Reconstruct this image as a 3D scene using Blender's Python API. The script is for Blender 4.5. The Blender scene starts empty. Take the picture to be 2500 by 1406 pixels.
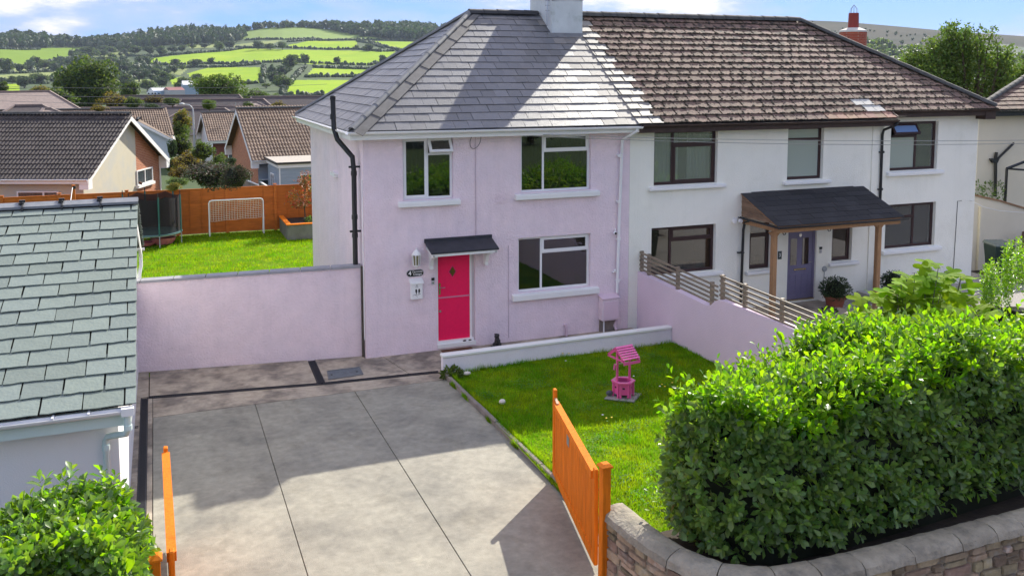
import bpy, math, random
import numpy as np
from mathutils import Vector, Matrix, noise
R = random.Random(7)
PI = math.pi
sc = bpy.context.scene
COL = sc.collection
# ------------------------------------------------------------------ camera
CAM = Vector((-4.07, -18.95, 6.17))
RT = Vector((0.930474, -0.366357, -0.000576)).normalized()
FW = Vector((0.364571, 0.926009, -0.098325)).normalized()
RT = (RT - FW*RT.dot(FW)).normalized()
UPV = RT.cross(FW).normalized()
cd = bpy.data.cameras.new('camera'); cam = bpy.data.objects.new('camera', cd); COL.objects.link(cam)
cam.matrix_world = Matrix(((RT.x, UPV.x, -FW.x, CAM.x), (RT.y, UPV.y, -FW.y, CAM.y), (RT.z, UPV.z, -FW.z, CAM.z), (0, 0, 0, 1)))
FP = 2213.6
cd.sensor_width = 36; cd.lens = 36*FP/2500; cd.shift_y = -(703-394.63)/2500
cd.clip_start = .1; cd.clip_end = 20000
sc.camera = cam
# ------------------------------------------------------------------ sun, sky, exposure
SUN = Vector((.738*math.cos(math.radians(34.4)), .675*math.cos(math.radians(34.4)), math.sin(math.radians(34.4)))).normalized()
sl = bpy.data.lights.new('sun', 'SUN'); sun = bpy.data.objects.new('sun', sl); COL.objects.link(sun)
sun.rotation_euler = SUN.to_track_quat('Z', 'Y').to_euler(); sun.location = (20, 20, 40)
sl.energy = 2.05; sl.angle = math.radians(.5); sl.color = (1, .94, .82)
w = bpy.data.worlds.new('World'); sc.world = w; w.use_nodes = True
nt = w.node_tree; nt.nodes.clear()
def wn(t, **k):
    n = nt.nodes.new(t)
    for a, b in k.items(): setattr(n, a, b)
    return n
sky = wn('ShaderNodeTexSky', sky_type='NISHITA', sun_disc=False)
sky.sun_elevation = math.radians(34.4); sky.sun_rotation = math.atan2(.738, .675)
sky.air_density = 1.0; sky.dust_density = .3; sky.ozone_density = 3
tc = wn('ShaderNodeTexCoord'); mp = wn('ShaderNodeMapping'); mp.inputs['Scale'].default_value = (.95, .95, 3.2)
mp.inputs['Location'].default_value = (4.0, 1.55, 2.65)
nz = wn('ShaderNodeTexNoise'); nz.inputs['Scale'].default_value = 2.6; nz.inputs['Detail'].default_value = 9; nz.inputs['Roughness'].default_value = .58
rp = wn('ShaderNodeValToRGB'); rp.color_ramp.elements[0].position = .42; rp.color_ramp.elements[1].position = .58
mx = wn('ShaderNodeMix', data_type='RGBA'); cc = wn('ShaderNodeMix', data_type='RGBA'); cc.inputs['A'].default_value = (4.0, 4.0, 5.1, 1); cc.inputs['B'].default_value = (12.5, 10.6, 8.6, 1); cr = wn('ShaderNodeMapRange'); cr.inputs['From Min'].default_value = .50; cr.inputs['From Max'].default_value = .62
tint = wn('ShaderNodeMix', data_type='RGBA', blend_type='MULTIPLY'); tint.inputs['Factor'].default_value = 1; tint.inputs['B'].default_value = (.5, .56, .75, 1)
bg = wn('ShaderNodeBackground'); bg.inputs['Strength'].default_value = .05
wo = wn('ShaderNodeOutputWorld')
L = nt.links.new
L(tc.outputs['Generated'], mp.inputs['Vector']); L(mp.outputs[0], nz.inputs['Vector']); L(nz.outputs['Fac'], rp.inputs['Fac'])
mul = wn('ShaderNodeMath', operation='MULTIPLY'); mul.inputs[1].default_value = .88
L(rp.outputs['Color'], mul.inputs[0]); L(mul.outputs[0], mx.inputs['Factor']); L(nz.outputs['Fac'], cr.inputs['Value']); L(cr.outputs[0], cc.inputs['Factor']); L(cc.outputs['Result'], mx.inputs['B'])
flat = wn('ShaderNodeMix', data_type='RGBA'); flat.inputs['Factor'].default_value = .72; flat.inputs['B'].default_value = (1.15, 2.7, 6.2, 1)
L(sky.outputs[0], tint.inputs['A']); L(tint.outputs['Result'], flat.inputs['A']); L(flat.outputs['Result'], mx.inputs['A']); L(mx.outputs['Result'], bg.inputs['Color']); L(bg.outputs[0], wo.inputs['Surface'])
sc.view_settings.view_transform = 'Standard'; sc.view_settings.look = 'None'
sc.view_settings.gamma = 1; sc.view_settings.use_curve_mapping = False
sc.view_settings.exposure = 1.97
sc.cycles.max_bounces = 6; sc.cycles.transparent_max_bounces = 16; sc.cycles.use_denoising = True
sc.cycles.sample_clamp_indirect = 4
# ------------------------------------------------------------------ measuring helpers: a sight line met with a plane of the place
def ray(px, py): return (RT*((px-1250)/FP) - UPV*((py-394.63)/FP) + FW)
def AZ(px, py, z=0.): v = ray(px, py); return CAM + v*((z-CAM.z)/v.z)
def AY(px, py, y=0.): v = ray(px, py); return CAM + v*((y-CAM.y)/v.y)
def proj(p):
    q = Vector(p)-CAM; d = q.dot(FW); return 1250+FP*q.dot(RT)/d, 394.63-FP*q.dot(UPV)/d
# ------------------------------------------------------------------ materials
MATS = {}
def mat(name, col, rough=.8, var=.12, scale=3., bump=0., bscale=60., spec=.35, rand=0., metal=0., trans=None, col2=None, c2scale=2., c2pos=(.45, .6), stretch=None, hue=None, coat=0.):
    if name in MATS: return MATS[name]
    m = bpy.data.materials.new(name); m.use_nodes = True; t = m.node_tree; N = t.nodes; K = t.links.new
    b = N['Principled BSDF']; b.inputs['Roughness'].default_value = rough; b.inputs['Metallic'].default_value = metal
    b.inputs['Specular IOR Level'].default_value = spec
    if coat: b.inputs['Coat Weight'].default_value = coat
    co = N.new('ShaderNodeTexCoord'); src = co.outputs['Object']
    if stretch:
        mpp = N.new('ShaderNodeMapping'); mpp.inputs['Scale'].default_value = stretch; K(src, mpp.inputs['Vector']); src = mpp.outputs[0]
    cur = None
    def rgb(c):
        n = N.new('ShaderNodeRGB'); n.outputs[0].default_value = (*c, 1); return n.outputs[0]
    cur = rgb(col)
    if col2:
        n = N.new('ShaderNodeTexNoise'); n.inputs['Scale'].default_value = c2scale; n.inputs['Detail'].default_value = 8; n.inputs['Roughness'].default_value = .62; K(src, n.inputs['Vector'])
        r = N.new('ShaderNodeMapRange'); r.inputs['From Min'].default_value = c2pos[0]; r.inputs['From Max'].default_value = c2pos[1]; K(n.outputs['Fac'], r.inputs['Value'])
        x = N.new('ShaderNodeMix'); x.data_type = 'RGBA'; K(r.outputs[0], x.inputs['Factor']); K(cur, x.inputs['A']); K(rgb(col2), x.inputs['B']); cur = x.outputs['Result']
    if var or rand:
        n = N.new('ShaderNodeTexNoise'); n.inputs['Scale'].default_value = scale; n.inputs['Detail'].default_value = 7; n.inputs['Roughness'].default_value = .6; K(src, n.inputs['Vector'])
        r = N.new('ShaderNodeMapRange'); r.inputs['From Min'].default_value = .25; r.inputs['From Max'].default_value = .75
        r.inputs['To Min'].default_value = 1-var; r.inputs['To Max'].default_value = 1+var; K(n.outputs['Fac'], r.inputs['Value'])
        val = r.outputs[0]
        hs = N.new('ShaderNodeHueSaturation')
        if rand:
            oi = N.new('ShaderNodeObjectInfo'); ge = N.new('ShaderNodeNewGeometry')
            a = N.new('ShaderNodeMath'); a.operation = 'ADD'; K(oi.outputs['Random'], a.inputs[0]); K(ge.outputs['Random Per Island'], a.inputs[1])
            f = N.new('ShaderNodeMath'); f.operation = 'FRACT'; K(a.outputs[0], f.inputs[0])
            r2 = N.new('ShaderNodeMapRange'); r2.inputs['To Min'].default_value = 1-rand; r2.inputs['To Max'].default_value = 1+rand; K(f.outputs[0], r2.inputs['Value'])
            mm = N.new('ShaderNodeMath'); mm.operation = 'MULTIPLY'; K(val, mm.inputs[0]); K(r2.outputs[0], mm.inputs[1]); val = mm.outputs[0]
            if hue:
                a7 = N.new('ShaderNodeMath'); a7.operation = 'MULTIPLY'; a7.inputs[1].default_value = 7.3; K(a.outputs[0], a7.inputs[0])
                f7 = N.new('ShaderNodeMath'); f7.operation = 'FRACT'; K(a7.outputs[0], f7.inputs[0])
                r3 = N.new('ShaderNodeMapRange'); r3.inputs['To Min'].default_value = .5-hue; r3.inputs['To Max'].default_value = .5+hue; K(f7.outputs[0], r3.inputs['Value']); K(r3.outputs[0], hs.inputs['Hue'])
        K(val, hs.inputs['Value']); K(cur, hs.inputs['Color']); cur = hs.outputs['Color']
    K(cur, b.inputs['Base Color'])
    if bump:
        n = N.new('ShaderNodeTexNoise'); n.inputs['Scale'].default_value = bscale; n.inputs['Detail'].default_value = 4; K(src, n.inputs['Vector'])
        bp = N.new('ShaderNodeBump'); bp.inputs['Strength'].default_value = bump; bp.inputs['Distance'].default_value = .02; K(n.outputs['Fac'], bp.inputs['Height']); K(bp.outputs[0], b.inputs['Normal'])
    if trans:
        tr = N.new('ShaderNodeBsdfTranslucent'); ms = N.new('ShaderNodeMixShader'); ms.inputs[0].default_value = trans[0]
        g = N.new('ShaderNodeMix'); g.data_type = 'RGBA'; g.blend_type = 'MULTIPLY'; g.inputs['Factor'].default_value = 1; K(cur, g.inputs['A']); g.inputs['B'].default_value = (*trans[1], 1); g.clamp_result = False
        K(g.outputs['Result'], tr.inputs['Color']); K(b.outputs[0], ms.inputs[1]); K(tr.outputs[0], ms.inputs[2]); K(ms.outputs[0], N['Material Output'].inputs['Surface'])
    MATS[name] = m; return m
def brickmat(name, c1, c2, mortar, rot=None, sc_=1.):
    if name in MATS: return MATS[name]
    m = bpy.data.materials.new(name); m.use_nodes = True; t = m.node_tree; N = t.nodes; K = t.links.new
    b = N['Principled BSDF']; b.inputs['Roughness'].default_value = .9
    co = N.new('ShaderNodeTexCoord'); mpp = N.new('ShaderNodeMapping'); K(co.outputs['Object'], mpp.inputs['Vector'])
    # u = horizontal run, v = z
    sx = N.new('ShaderNodeSeparateXYZ'); K(co.outputs['Object'], sx.inputs[0]); ad = N.new('ShaderNodeMath'); K(sx.outputs[0], ad.inputs[0]); K(sx.outputs[1], ad.inputs[1])
    cb = N.new('ShaderNodeCombineXYZ'); K(ad.outputs[0], cb.inputs[0]); K(sx.outputs[2], cb.inputs[1])
    br = N.new('ShaderNodeTexBrick'); K(cb.outputs[0], br.inputs['Vector']); br.inputs['Color1'].default_value = (*c1, 1); br.inputs['Color2'].default_value = (*c2, 1); br.inputs['Mortar'].default_value = (*mortar, 1)
    br.inputs['Scale'].default_value = sc_; br.inputs['Brick Width'].default_value = .225; br.inputs['Row Height'].default_value = .075; br.inputs['Mortar Size'].default_value = .007
    K(br.outputs['Color'], b.inputs['Base Color']); bp = N.new('ShaderNodeBump'); bp.inputs['Strength'].default_value = .5; bp.inputs['Distance'].default_value = .01; bp.invert = True
    K(br.outputs['Fac'], bp.inputs['Height']); K(bp.outputs[0], b.inputs['Normal']); MATS[name] = m; return m
def glassmat(name, base=(.01, .012, .012), see=.35):
    m = bpy.data.materials.new(name); m.use_nodes = True; t = m.node_tree; N = t.nodes; K = t.links.new
    b = N['Principled BSDF']; b.inputs['Base Color'].default_value = (*base, 1); b.inputs['Roughness'].default_value = .02; b.inputs['Specular IOR Level'].default_value = .8
    tp = N.new('ShaderNodeBsdfTransparent'); tp.inputs[0].default_value = (.85, .88, .86, 1); ms = N.new('ShaderNodeMixShader'); fr = N.new('ShaderNodeFresnel'); fr.inputs[0].default_value = 1.5
    gl = N.new('ShaderNodeBsdfGlossy'); gl.inputs['Roughness'].default_value = .015; gl.inputs[0].default_value = (1, 1, 1, 1)
    m2 = N.new('ShaderNodeMixShader'); m2.inputs[0].default_value = see; K(b.outputs[0], m2.inputs[1]); K(tp.outputs[0], m2.inputs[2])
    mm = N.new('ShaderNodeMath'); mm.operation = 'MULTIPLY_ADD'; mm.inputs[1].default_value = 1.3; mm.inputs[2].default_value = .03; mm.use_clamp = True; K(fr.outputs[0], mm.inputs[0])
    K(mm.outputs[0], ms.inputs[0]); K(m2.outputs[0], ms.inputs[1]); K(gl.outputs[0], ms.inputs[2]); K(ms.outputs[0], N['Material Output'].inputs['Surface']); return m
# ------------------------------------------------------------------ objects
def tag(o, label=None, cat=None, group=None, kind=None):
    if label: o['label'] = label
    if cat: o['category'] = cat
    if group: o['group'] = group
    if kind: o['kind'] = kind
    return o
def thing(name, label, cat, loc=(0, 0, 0), rz=0., group=None):
    o = bpy.data.objects.new(name, None); COL.objects.link(o); o.location = loc; o.rotation_euler = (0, 0, rz); o.empty_display_size = .2
    return tag(o, label, cat, group)
def link(name, me, parent=None, local=False, mx_=None):
    o = bpy.data.objects.new(name, me); COL.objects.link(o)
    if parent is not None:
        o.parent = parent
        if not local and parent.type == 'EMPTY' and parent.parent is None:
            o.matrix_parent_inverse = Matrix.LocRotScale(parent.location, parent.rotation_euler, None).inverted()
    if mx_ is not None: o.matrix_basis = mx_
    return o
class MB:
    def __init__(s): s.v = []; s.f = []; s.m = []; s.mi = 0
    def add(s, vs, fs):
        b = len(s.v); s.v += [tuple(p) for p in vs]; s.f += [tuple(i+b for i in f) for f in fs]; s.m += [s.mi]*len(fs); return s
    def box(s, x0, x1, y0, y1, z0, z1):
        return s.add([(x0, y0, z0), (x1, y0, z0), (x1, y1, z0), (x0, y1, z0), (x0, y0, z1), (x1, y0, z1), (x1, y1, z1), (x0, y1, z1)],
                     [(0, 3, 2, 1), (4, 5, 6, 7), (0, 1, 5, 4), (1, 2, 6, 5), (2, 3, 7, 6), (3, 0, 4, 7)])
    def prism(s, poly, d):
        d = Vector(d); p = [Vector(q) for q in poly]; n = len(p)
        return s.add(p+[q+d for q in p], [tuple(range(n))[::-1], tuple(range(n, 2*n))]+[(i, (i+1) % n, (i+1) % n+n, i+n) for i in range(n)])
    def quad(s, a, b, c, d): return s.add([a, b, c, d], [(0, 1, 2, 3)])
    def bar(s, p, q, w_, h, up=(0, 0, 1)):
        p = Vector(p); q = Vector(q); d = (q-p).normalized(); u = Vector(up)
        if abs(d.dot(u)) > .98: u = Vector((0, 1, 0))
        a = d.cross(u).normalized(); b = a.cross(d)
        a = a*w_/2; b = b*h/2
        return s.prism([p-a-b, p+a-b, p+a+b, p-a+b], q-p)
    def tube(s, pts, r, n=8, caps=True):
        pts = [Vector(p) for p in pts]; k = len(pts); rr = r if isinstance(r, (list, tuple)) else [r]*k; vs = []; prev = None
        for i, p in enumerate(pts):
            d = (pts[min(i+1, k-1)]-pts[max(i-1, 0)]).normalized()
            if prev is None: a = d.orthogonal().normalized()
            else: a = (prev-d*prev.dot(d)).normalized()
            prev = a; b = d.cross(a)
            for j in range(n):
                t = 2*PI*j/n; vs.append(p+(a*math.cos(t)+b*math.sin(t))*rr[i])
        fs = [(i*n+j, i*n+(j+1) % n, (i+1)*n+(j+1) % n, (i+1)*n+j) for i in range(k-1) for j in range(n)]
        if caps: fs += [tuple(range(n))[::-1], tuple(range((k-1)*n, k*n))]
        return s.add(vs, fs)
    def lathe(s, c, prof, n=16, ax=2):
        c = Vector(c); vs = []
        for r, h in prof:
            for j in range(n):
                t = 2*PI*j/n; q = [r*math.cos(t), r*math.sin(t)]; q.insert(ax, h); vs.append(c+Vector(q))
        k = len(prof)
        fs = [(i*n+j, i*n+(j+1) % n, (i+1)*n+(j+1) % n, (i+1)*n+j) for i in range(k-1) for j in range(n)]+[tuple(range(n))[::-1], tuple(range((k-1)*n, k*n))]
        return s.add(vs, fs)
    def mesh(s, name, mats, smooth=False):
        me = bpy.data.meshes.new(name); me.from_pydata(s.v, [], s.f)
        for m in (mats if isinstance(mats, (list, tuple)) else [mats]): me.materials.append(m)
        if any(s.m): me.polygons.foreach_set('material_index', s.m)
        if smooth:
            me.polygons.foreach_set('use_smooth', [True]*len(s.f)); me.set_sharp_from_angle(angle=math.radians(38))
        me.update(); return me
    def build(s, name, mats, parent=None, smooth=False, local=False, **k):
        o = link(name, s.mesh(name, mats, smooth), parent, local); tag(o, **k); return o
def bevel(o, w_=.01, seg=1):
    m = o.modifiers.new('bevel', 'BEVEL'); m.width = w_; m.segments = seg; m.limit_method = 'ANGLE'; return o
def npmesh(name, verts, faces, mats, smooth=False, mi=None):
    verts = np.asarray(verts, np.float32); faces = np.asarray(faces, np.int32); k = faces.shape[1]
    me = bpy.data.meshes.new(name); me.vertices.add(len(verts)); me.vertices.foreach_set('co', verts.ravel())
    me.loops.add(faces.size); me.loops.foreach_set('vertex_index', faces.ravel()); me.polygons.add(len(faces))
    me.polygons.foreach_set('loop_start', np.arange(0, faces.size, k, dtype=np.int32)); me.polygons.foreach_set('loop_total', np.full(len(faces), k, np.int32))
    for m in (mats if isinstance(mats, (list, tuple)) else [mats]): me.materials.append(m)
    if mi is not None: me.polygons.foreach_set('material_index', np.asarray(mi, np.int32))
    me.polygons.foreach_set('use_smooth', np.full(len(faces), smooth)); me.update(calc_edges=True); return me
def frames(d, n):
    d = d/np.linalg.norm(d, axis=1, keepdims=True); n = n-d*(n*d).sum(1, keepdims=True); n /= np.maximum(np.linalg.norm(n, axis=1, keepdims=True), 1e-6); x = np.cross(d, n)
    return np.stack([x, d, n], 2)   # columns
def scatter(tv, tf, pos, fr, size):
    tv = np.asarray(tv, float); tf = np.asarray(tf); n = len(pos); k = len(tv)
    sz = np.asarray(size, float).reshape(n, 1, -1)
    v = np.einsum('nij,nkj->nki', fr, tv[None]*sz)+pos[:, None]
    f = (tf[None]+(np.arange(n)*k)[:, None, None]).reshape(-1, tf.shape[1]); return v.reshape(-1, 3), f
LEAF_V = [(0, 0, 0), (-.2, .3, .05), (0, .3, -.02), (.2, .3, .05), (-.2, .68, .04), (0, .68, -.03), (.2, .68, .04), (0, 1, -.1)]
LEAF_F = [(0, 2, 1), (0, 3, 2), (1, 2, 5), (1, 5, 4), (2, 3, 6), (2, 6, 5), (4, 5, 7), (5, 6, 7)]
TEXTM = {}
def text(name, s, size, loc, xdir, updir, m, parent, bold=0., thick=.002, align='CENTER'):
    cu = bpy.data.curves.new('t', 'FONT'); cu.body = s; cu.size = size; cu.align_x = align; cu.align_y = 'CENTER'; cu.extrude = thick; cu.offset = bold; cu.resolution_u = 3
    to = bpy.data.objects.new('t', cu); COL.objects.link(to); dg = bpy.context.evaluated_depsgraph_get(); me = bpy.data.meshes.new_from_object(to.evaluated_get(dg)); bpy.data.objects.remove(to)
    x = Vector(xdir).normalized(); u = Vector(updir).normalized(); n = x.cross(u); lo = Vector(loc)
    me.transform(Matrix(((x.x, u.x, n.x, lo.x), (x.y, u.y, n.y, lo.y), (x.z, u.z, n.z, lo.z), (0, 0, 0, 1)))); me.materials.clear(); me.materials.append(m)
    return link(name, me, parent)
# ------------------------------------------------------------------ roof covering, one tile at a time
def clip(poly, region):
    out = poly; n = len(region)
    for i in range(n):
        a = region[i]; b = region[(i+1) % n]; inp = out; out = []
        if not inp: return []
        def side(p): return (b[0]-a[0])*(p[1]-a[1])-(b[1]-a[1])*(p[0]-a[0])
        for j in range(len(inp)):
            p = inp[j]; q = inp[(j+1) % len(inp)]; sp = side(p); sq = side(q)
            if sp >= 0: out.append(p)
            if (sp >= 0) != (sq >= 0):
                t = sp/(sp-sq); out.append((p[0]+(q[0]-p[0])*t, p[1]+(q[1]-p[1])*t))
    return out
def area(p): return abs(sum(p[i][0]*p[(i+1) % len(p)][1]-p[(i+1) % len(p)][0]*p[i][1] for i in range(len(p))))/2
def roof_tiles(parent, O, U, W, region, tw, ex, th, m, nmax, name='slate', stagger=.5, jit=.006, jag=.004, gap=.006, rows0=0, profile=None, rnd=None, budget=None, tilt=1.7, pickmat=None, seed=3):
    """region: convex polygon (counter-clockwise) in roof coordinates; returns the number of single tiles used"""
    r = random.Random(seed); O = Vector(O); U = Vector(U).normalized(); W = Vector(W).normalized(); N = U.cross(W)
    if isinstance(m, list): mats = m
    else: mats = [m]
    wmax = max(p[1] for p in region); umin = min(p[0] for p in region); umax = max(p[0] for p in region)
    ov = ex*.35; tiles = []; variants = []
    L_ = ex+ov
    al = math.atan2(th*tilt, L_)
    def tmesh(poly, nm):
        # poly in tile coordinates: u 0..tw, w 0..L ; solid slab
        mb = MB(); k = len(poly)
        mb.add([(u, w_, 0) for u, w_ in poly]+[(u, w_, th) for u, w_ in poly], [tuple(range(k))[::-1], tuple(range(k, 2*k))]+[(i, (i+1) % k, (i+1) % k+k, i+k) for i in range(k)])
        return mb
    if profile:
        def full():
            mb = MB(); pts = profile; k = len(pts); vs = []
            for w_ in (0, L_):
                vs += [(p[0]*tw, w_, p[1]) for p in pts]
            vs += [(p[0]*tw, 0, p[1]-th) for p in pts]
            fs = [(i, i+1, k+i+1, k+i) for i in range(k-1)]+[(2*k+i, 2*k+i+1, i+1, i) for i in range(k-1)]
            mb.add(vs, fs); return mb
        variants = [full()]
    else:
        for _ in range(7):
            j = lambda: r.uniform(-jag, jag)
            pts = [(gap/2, j())]+[(gap/2+(tw-gap)*i/5, j()) for i in range(1, 5)]+[(tw-gap/2, j()), (tw-gap/2+j()*.5, ex*.5), (tw-gap/2, L_), (gap/2, L_), (gap/2+j()*.5, ex*.5)]
            variants.append(tmesh(pts, name))
    nrow = int(math.ceil(wmax/ex))
    for k in range(nrow):
        off = (k % 2)*stagger*tw + (r.uniform(-.02, .02) if stagger else 0)
        i0 = int(math.floor((umin-off)/tw))-1
        for i in range(i0, int((umax-off)/tw)+2):
            u0 = off+i*tw; w0 = k*ex
            full_rect = [(u0, w0), (u0+tw, w0), (u0+tw, w0+ex), (u0, w0+ex)]
            c = clip(full_rect, region)
            if len(c) < 3 or area(c) < tw*ex*.04: continue
            isfull = area(c) > tw*ex*.995
            if profile and not isfull and area(c) < tw*ex*.3: continue
            ju = r.uniform(-jit, jit); rz_ = r.uniform(-jit, jit)*1.2; lift = r.uniform(0, th*.5)
            if isfull or profile: vi = r.randrange(len(variants)); geo = None
            else:
                c = clip([(u0+gap/2, w0), (u0+tw-gap/2, w0), (u0+tw-gap/2, min(w0+L_, wmax)), (u0+gap/2, min(w0+L_, wmax))], region)
                if len(c) < 3: continue
                geo = [(p[0]-u0, p[1]-w0) for p in c]; vi = 0; rz_ = 0
            base = O+U*(u0+ju)+W*w0+N*(th*tilt+.003+lift)
            # tile frame: pitched back by al, its head under the course above
            Wt = (W*math.cos(al)-N*math.sin(al)); Nt = U.cross(Wt)
            if rz_: U2 = (U+Wt*rz_).normalized(); Wt = Nt.cross(U2)
            else: U2 = U
            M4 = Matrix(((U2.x, Wt.x, Nt.x, base.x), (U2.y, Wt.y, Nt.y, base.y), (U2.z, Wt.z, Nt.z, base.z), (0, 0, 0, 1)))
            mi = pickmat(u0+tw/2, w0+ex/2, r) if pickmat else 0
            tiles.append(((base-CAM).length, M4, vi, geo, mi))
    tiles.sort(key=lambda t: t[0])
    meshes = {}
    for d, M4, vi, geo, mi in tiles[:nmax]:
        if geo is None:
            if (vi, mi) not in meshes: meshes[(vi, mi)] = variants[vi].mesh(name, mats[mi])
            me = meshes[(vi, mi)]
        else: me = tmesh(geo, name).mesh(name, mats[mi])
        link(name, me, parent, mx_=M4)
    rest = tiles[nmax:]
    if rest:
        mb = MB()
        for d, M4, vi, geo, mi in rest:
            src = variants[vi] if geo is None else tmesh(geo, name)
            mb.mi = mi; mb.add([M4 @ Vector(p) for p in src.v], src.f)
        mb.build(name, mats, parent, kind='stuff')
    return len(tiles[:nmax]), tiles
# ================================================================== MATERIALS
PINK = mat('pink_roughcast', (.84, .69, .735), .92, .06, 2.5, bump=1.0, bscale=26, col2=(.78, .67, .735), c2scale=.5, c2pos=(.4, .7))
WHITER = mat('white_roughcast', (.86, .85, .76), .92, .04, 1.2, bump=.5, bscale=40)
CREAM = mat('cream_render', (.70, .64, .50), .92, .06, .8, bump=.3, bscale=50)
WPAINT = mat('white_paint', (.80, .80, .78), .5, .03, 4)
PVC = mat('white_plastic', (.82, .82, .82), .3, .02, 4)
BLACKP = mat('black_plastic', (.02, .021, .023), .38, .1, 6)
BROWNF = mat('dark_brown_frame', (.045, .022, .022), .4, .15, 8)
FASB = mat('dark_brown_fascia', (.05, .03, .025), .6, .3, 6)
LEAD = mat('lead_grey', (.16, .165, .17), .6, .25, 5)
SLATE = mat('grey_slate', (.115, .116, .125), .44, .16, 5, bump=.25, bscale=50, spec=.9, rand=.2, col2=(.18, .172, .16), c2scale=3, c2pos=(.5, .75))
SLATEW = mat('pale_slate', (.20, .188, .175), .55, .14, 5, bump=.2, bscale=50, rand=.14)
TILEB = mat('brown_roof_tile', (.185, .122, .092), .8, .2, 6, bump=.4, bscale=50, rand=.2, hue=.012, col2=(.04, .03, .026), c2scale=6.5, c2pos=(.50, .60))
TILEC = mat('clean_brown_tile', (.30, .17, .12), .8, .15, 6, rand=.25, hue=.02)
TILEL = mat('pale_new_tile', (.46, .45, .42), .8, .12, 6)
GSLATE = mat('green_grey_slate', (.185, .222, .195), .6, .10, 6, bump=.35, bscale=22, rand=.10, hue=.02, col2=(.25, .255, .21), c2scale=2.2, c2pos=(.55, .75))
DTILE = mat('dark_concrete_tile', (.052, .042, .040), .75, .3, 9, bump=.5, bscale=40, rand=.2, col2=(.16, .14, .13), c2scale=7, c2pos=(.62, .72))
BTILE = mat('brown_concrete_tile', (.185, .128, .09), .75, .2, 9, bump=.4, bscale=40, rand=.2)
FTILE = mat('far_roof_tile', (.085, .07, .07), .8, .2, 4, rand=.2)
FTILE2 = mat('far_roof_tile_light', (.24, .19, .17), .8, .2, 4)
MOSS = mat('moss', (.035, .03, .02), .95, .4, 9, rand=.4)
RIDGEM = mat('weathered_ridge', (.07, .07, .068), .85, .4, 7, bump=.5, bscale=30)
RIDGEG = mat('grey_ridge', (.20, .21, .225), .6, .2, 7, bump=.2)
ORF = mat('orange_fence_wood', (.47, .13, .02), .85, .22, 3, bump=.3, bscale=30, stretch=(1, 1, 6), rand=.12)
ORG = mat('orange_gate_wood', (.76, .195, .012), .7, .22, 3, bump=.4, bscale=40, spec=.12, stretch=(9, 9, 1), rand=.07)
OAK = mat('oak_wood', (.36, .20, .095), .65, .25, 5, bump=.3, bscale=20, stretch=(6, 6, 1))
TRELL = mat('weathered_slat', (.25, .20, .145), .5, .25, 6, bump=.3, bscale=30, rand=.15)
WELLP = mat('pink_well_paint', (.80, .11, .36), .35, .08, 8, spec=.6, coat=.6)
REDD = mat('red_door', (.88, .010, .10), .4, .05, 20, bump=.15, bscale=80)
LILAC = mat('lilac_door', (.17, .155, .25), .45, .05, 6)
STEEL = mat('brushed_steel', (.55, .55, .56), .25, .05, 6, metal=1)
DARK = mat('dark_interior', (.03, .03, .034), .9, .3, 2)
ROOM = mat('darkened_room_wall', (.045, .042, .04), .9, .2, 2)  # dimness of the unlit room is put into this wall colour
CURT = mat('curtain_cloth', (.80, .82, .80), .9, .1, 3)
CURTD = mat('dark_curtain', (.10, .10, .085), .9, .4, 5)
GLASS = glassmat('window_glass'); GLASSF = glassmat('frosted_glass', (.36, .40, .38), .06); GLASSC = glassmat('net_reflection_glass', (.38, .40, .38), .75)  # net glass: a whitish reflection is put into its pale base colour
CONC = mat('drive_concrete', (.30, .282, .228), .78, .2, 7, bump=.35, bscale=70, rand=.03, col2=(.165, .158, .135), c2scale=.9, c2pos=(.44, .74))
CONC2 = mat('path_concrete', (.42, .355, .275), .85, .2, 7, bump=.3, bscale=60, col2=(.20, .17, .14), c2scale=1.2)
KERB = mat('kerb_concrete', (.24, .205, .18), .9, .25, 3, bump=.5, bscale=40, rand=.12)
GROOVE = mat('joint_dirt_gap_shade', (.085, .075, .06), .95, .3, 6)
CHAN = mat('drain_channel', (.022, .023, .028), .6, .2, 20)
n_ = CONC.node_tree
def stains_or_sparkle(m, c, scale, lo, hi, amt, loc=(0, 0, 0)):
    t = m.node_tree; b = t.nodes['Principled BSDF']; l = b.inputs['Base Color'].links[0].from_socket; x = t.nodes.new('ShaderNodeMix'); x.data_type = 'RGBA'; x.blend_type = 'MULTIPLY'; co = t.nodes.new('ShaderNodeTexCoord'); mp_ = t.nodes.new('ShaderNodeMapping'); mp_.inputs['Location'].default_value = loc; t.links.new(co.outputs['Object'], mp_.inputs[0]); n = t.nodes.new('ShaderNodeTexNoise'); n.inputs['Scale'].default_value = scale; n.inputs['Detail'].default_value = 12; n.inputs['Roughness'].default_value = .72; t.links.new(mp_.outputs[0], n.inputs['Vector'])
    r = t.nodes.new('ShaderNodeMapRange'); r.inputs['From Min'].default_value = lo; r.inputs['From Max'].default_value = hi; r.inputs['To Max'].default_value = amt; t.links.new(n.outputs['Fac'], r.inputs['Value']); t.links.new(r.outputs[0], x.inputs['Factor']); t.links.new(l, x.inputs['A']); x.inputs['B'].default_value = (*c, 1); t.links.new(x.outputs['Result'], b.inputs['Base Color'])
stains_or_sparkle(CONC, (.55, .53, .48), 1.1, .54, .72, .65, (3.1, 1.7, 0)); stains_or_sparkle(CONC, (.55, .5, .42), 22, .58, .72, .7); stains_or_sparkle(CONC, (.4, .38, .34), 60, .62, .72, .8); stains_or_sparkle(CONC, (1.8, 1.8, 1.75), 90, .68, .74, .8, (2, 9, 0)); stains_or_sparkle(CONC, (1.5, 1.5, 1.45), 2.6, .60, .75, .6, (5, 2, 1))  # besides the stains, fine bright specks paint sparkle into the concrete colour
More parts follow.
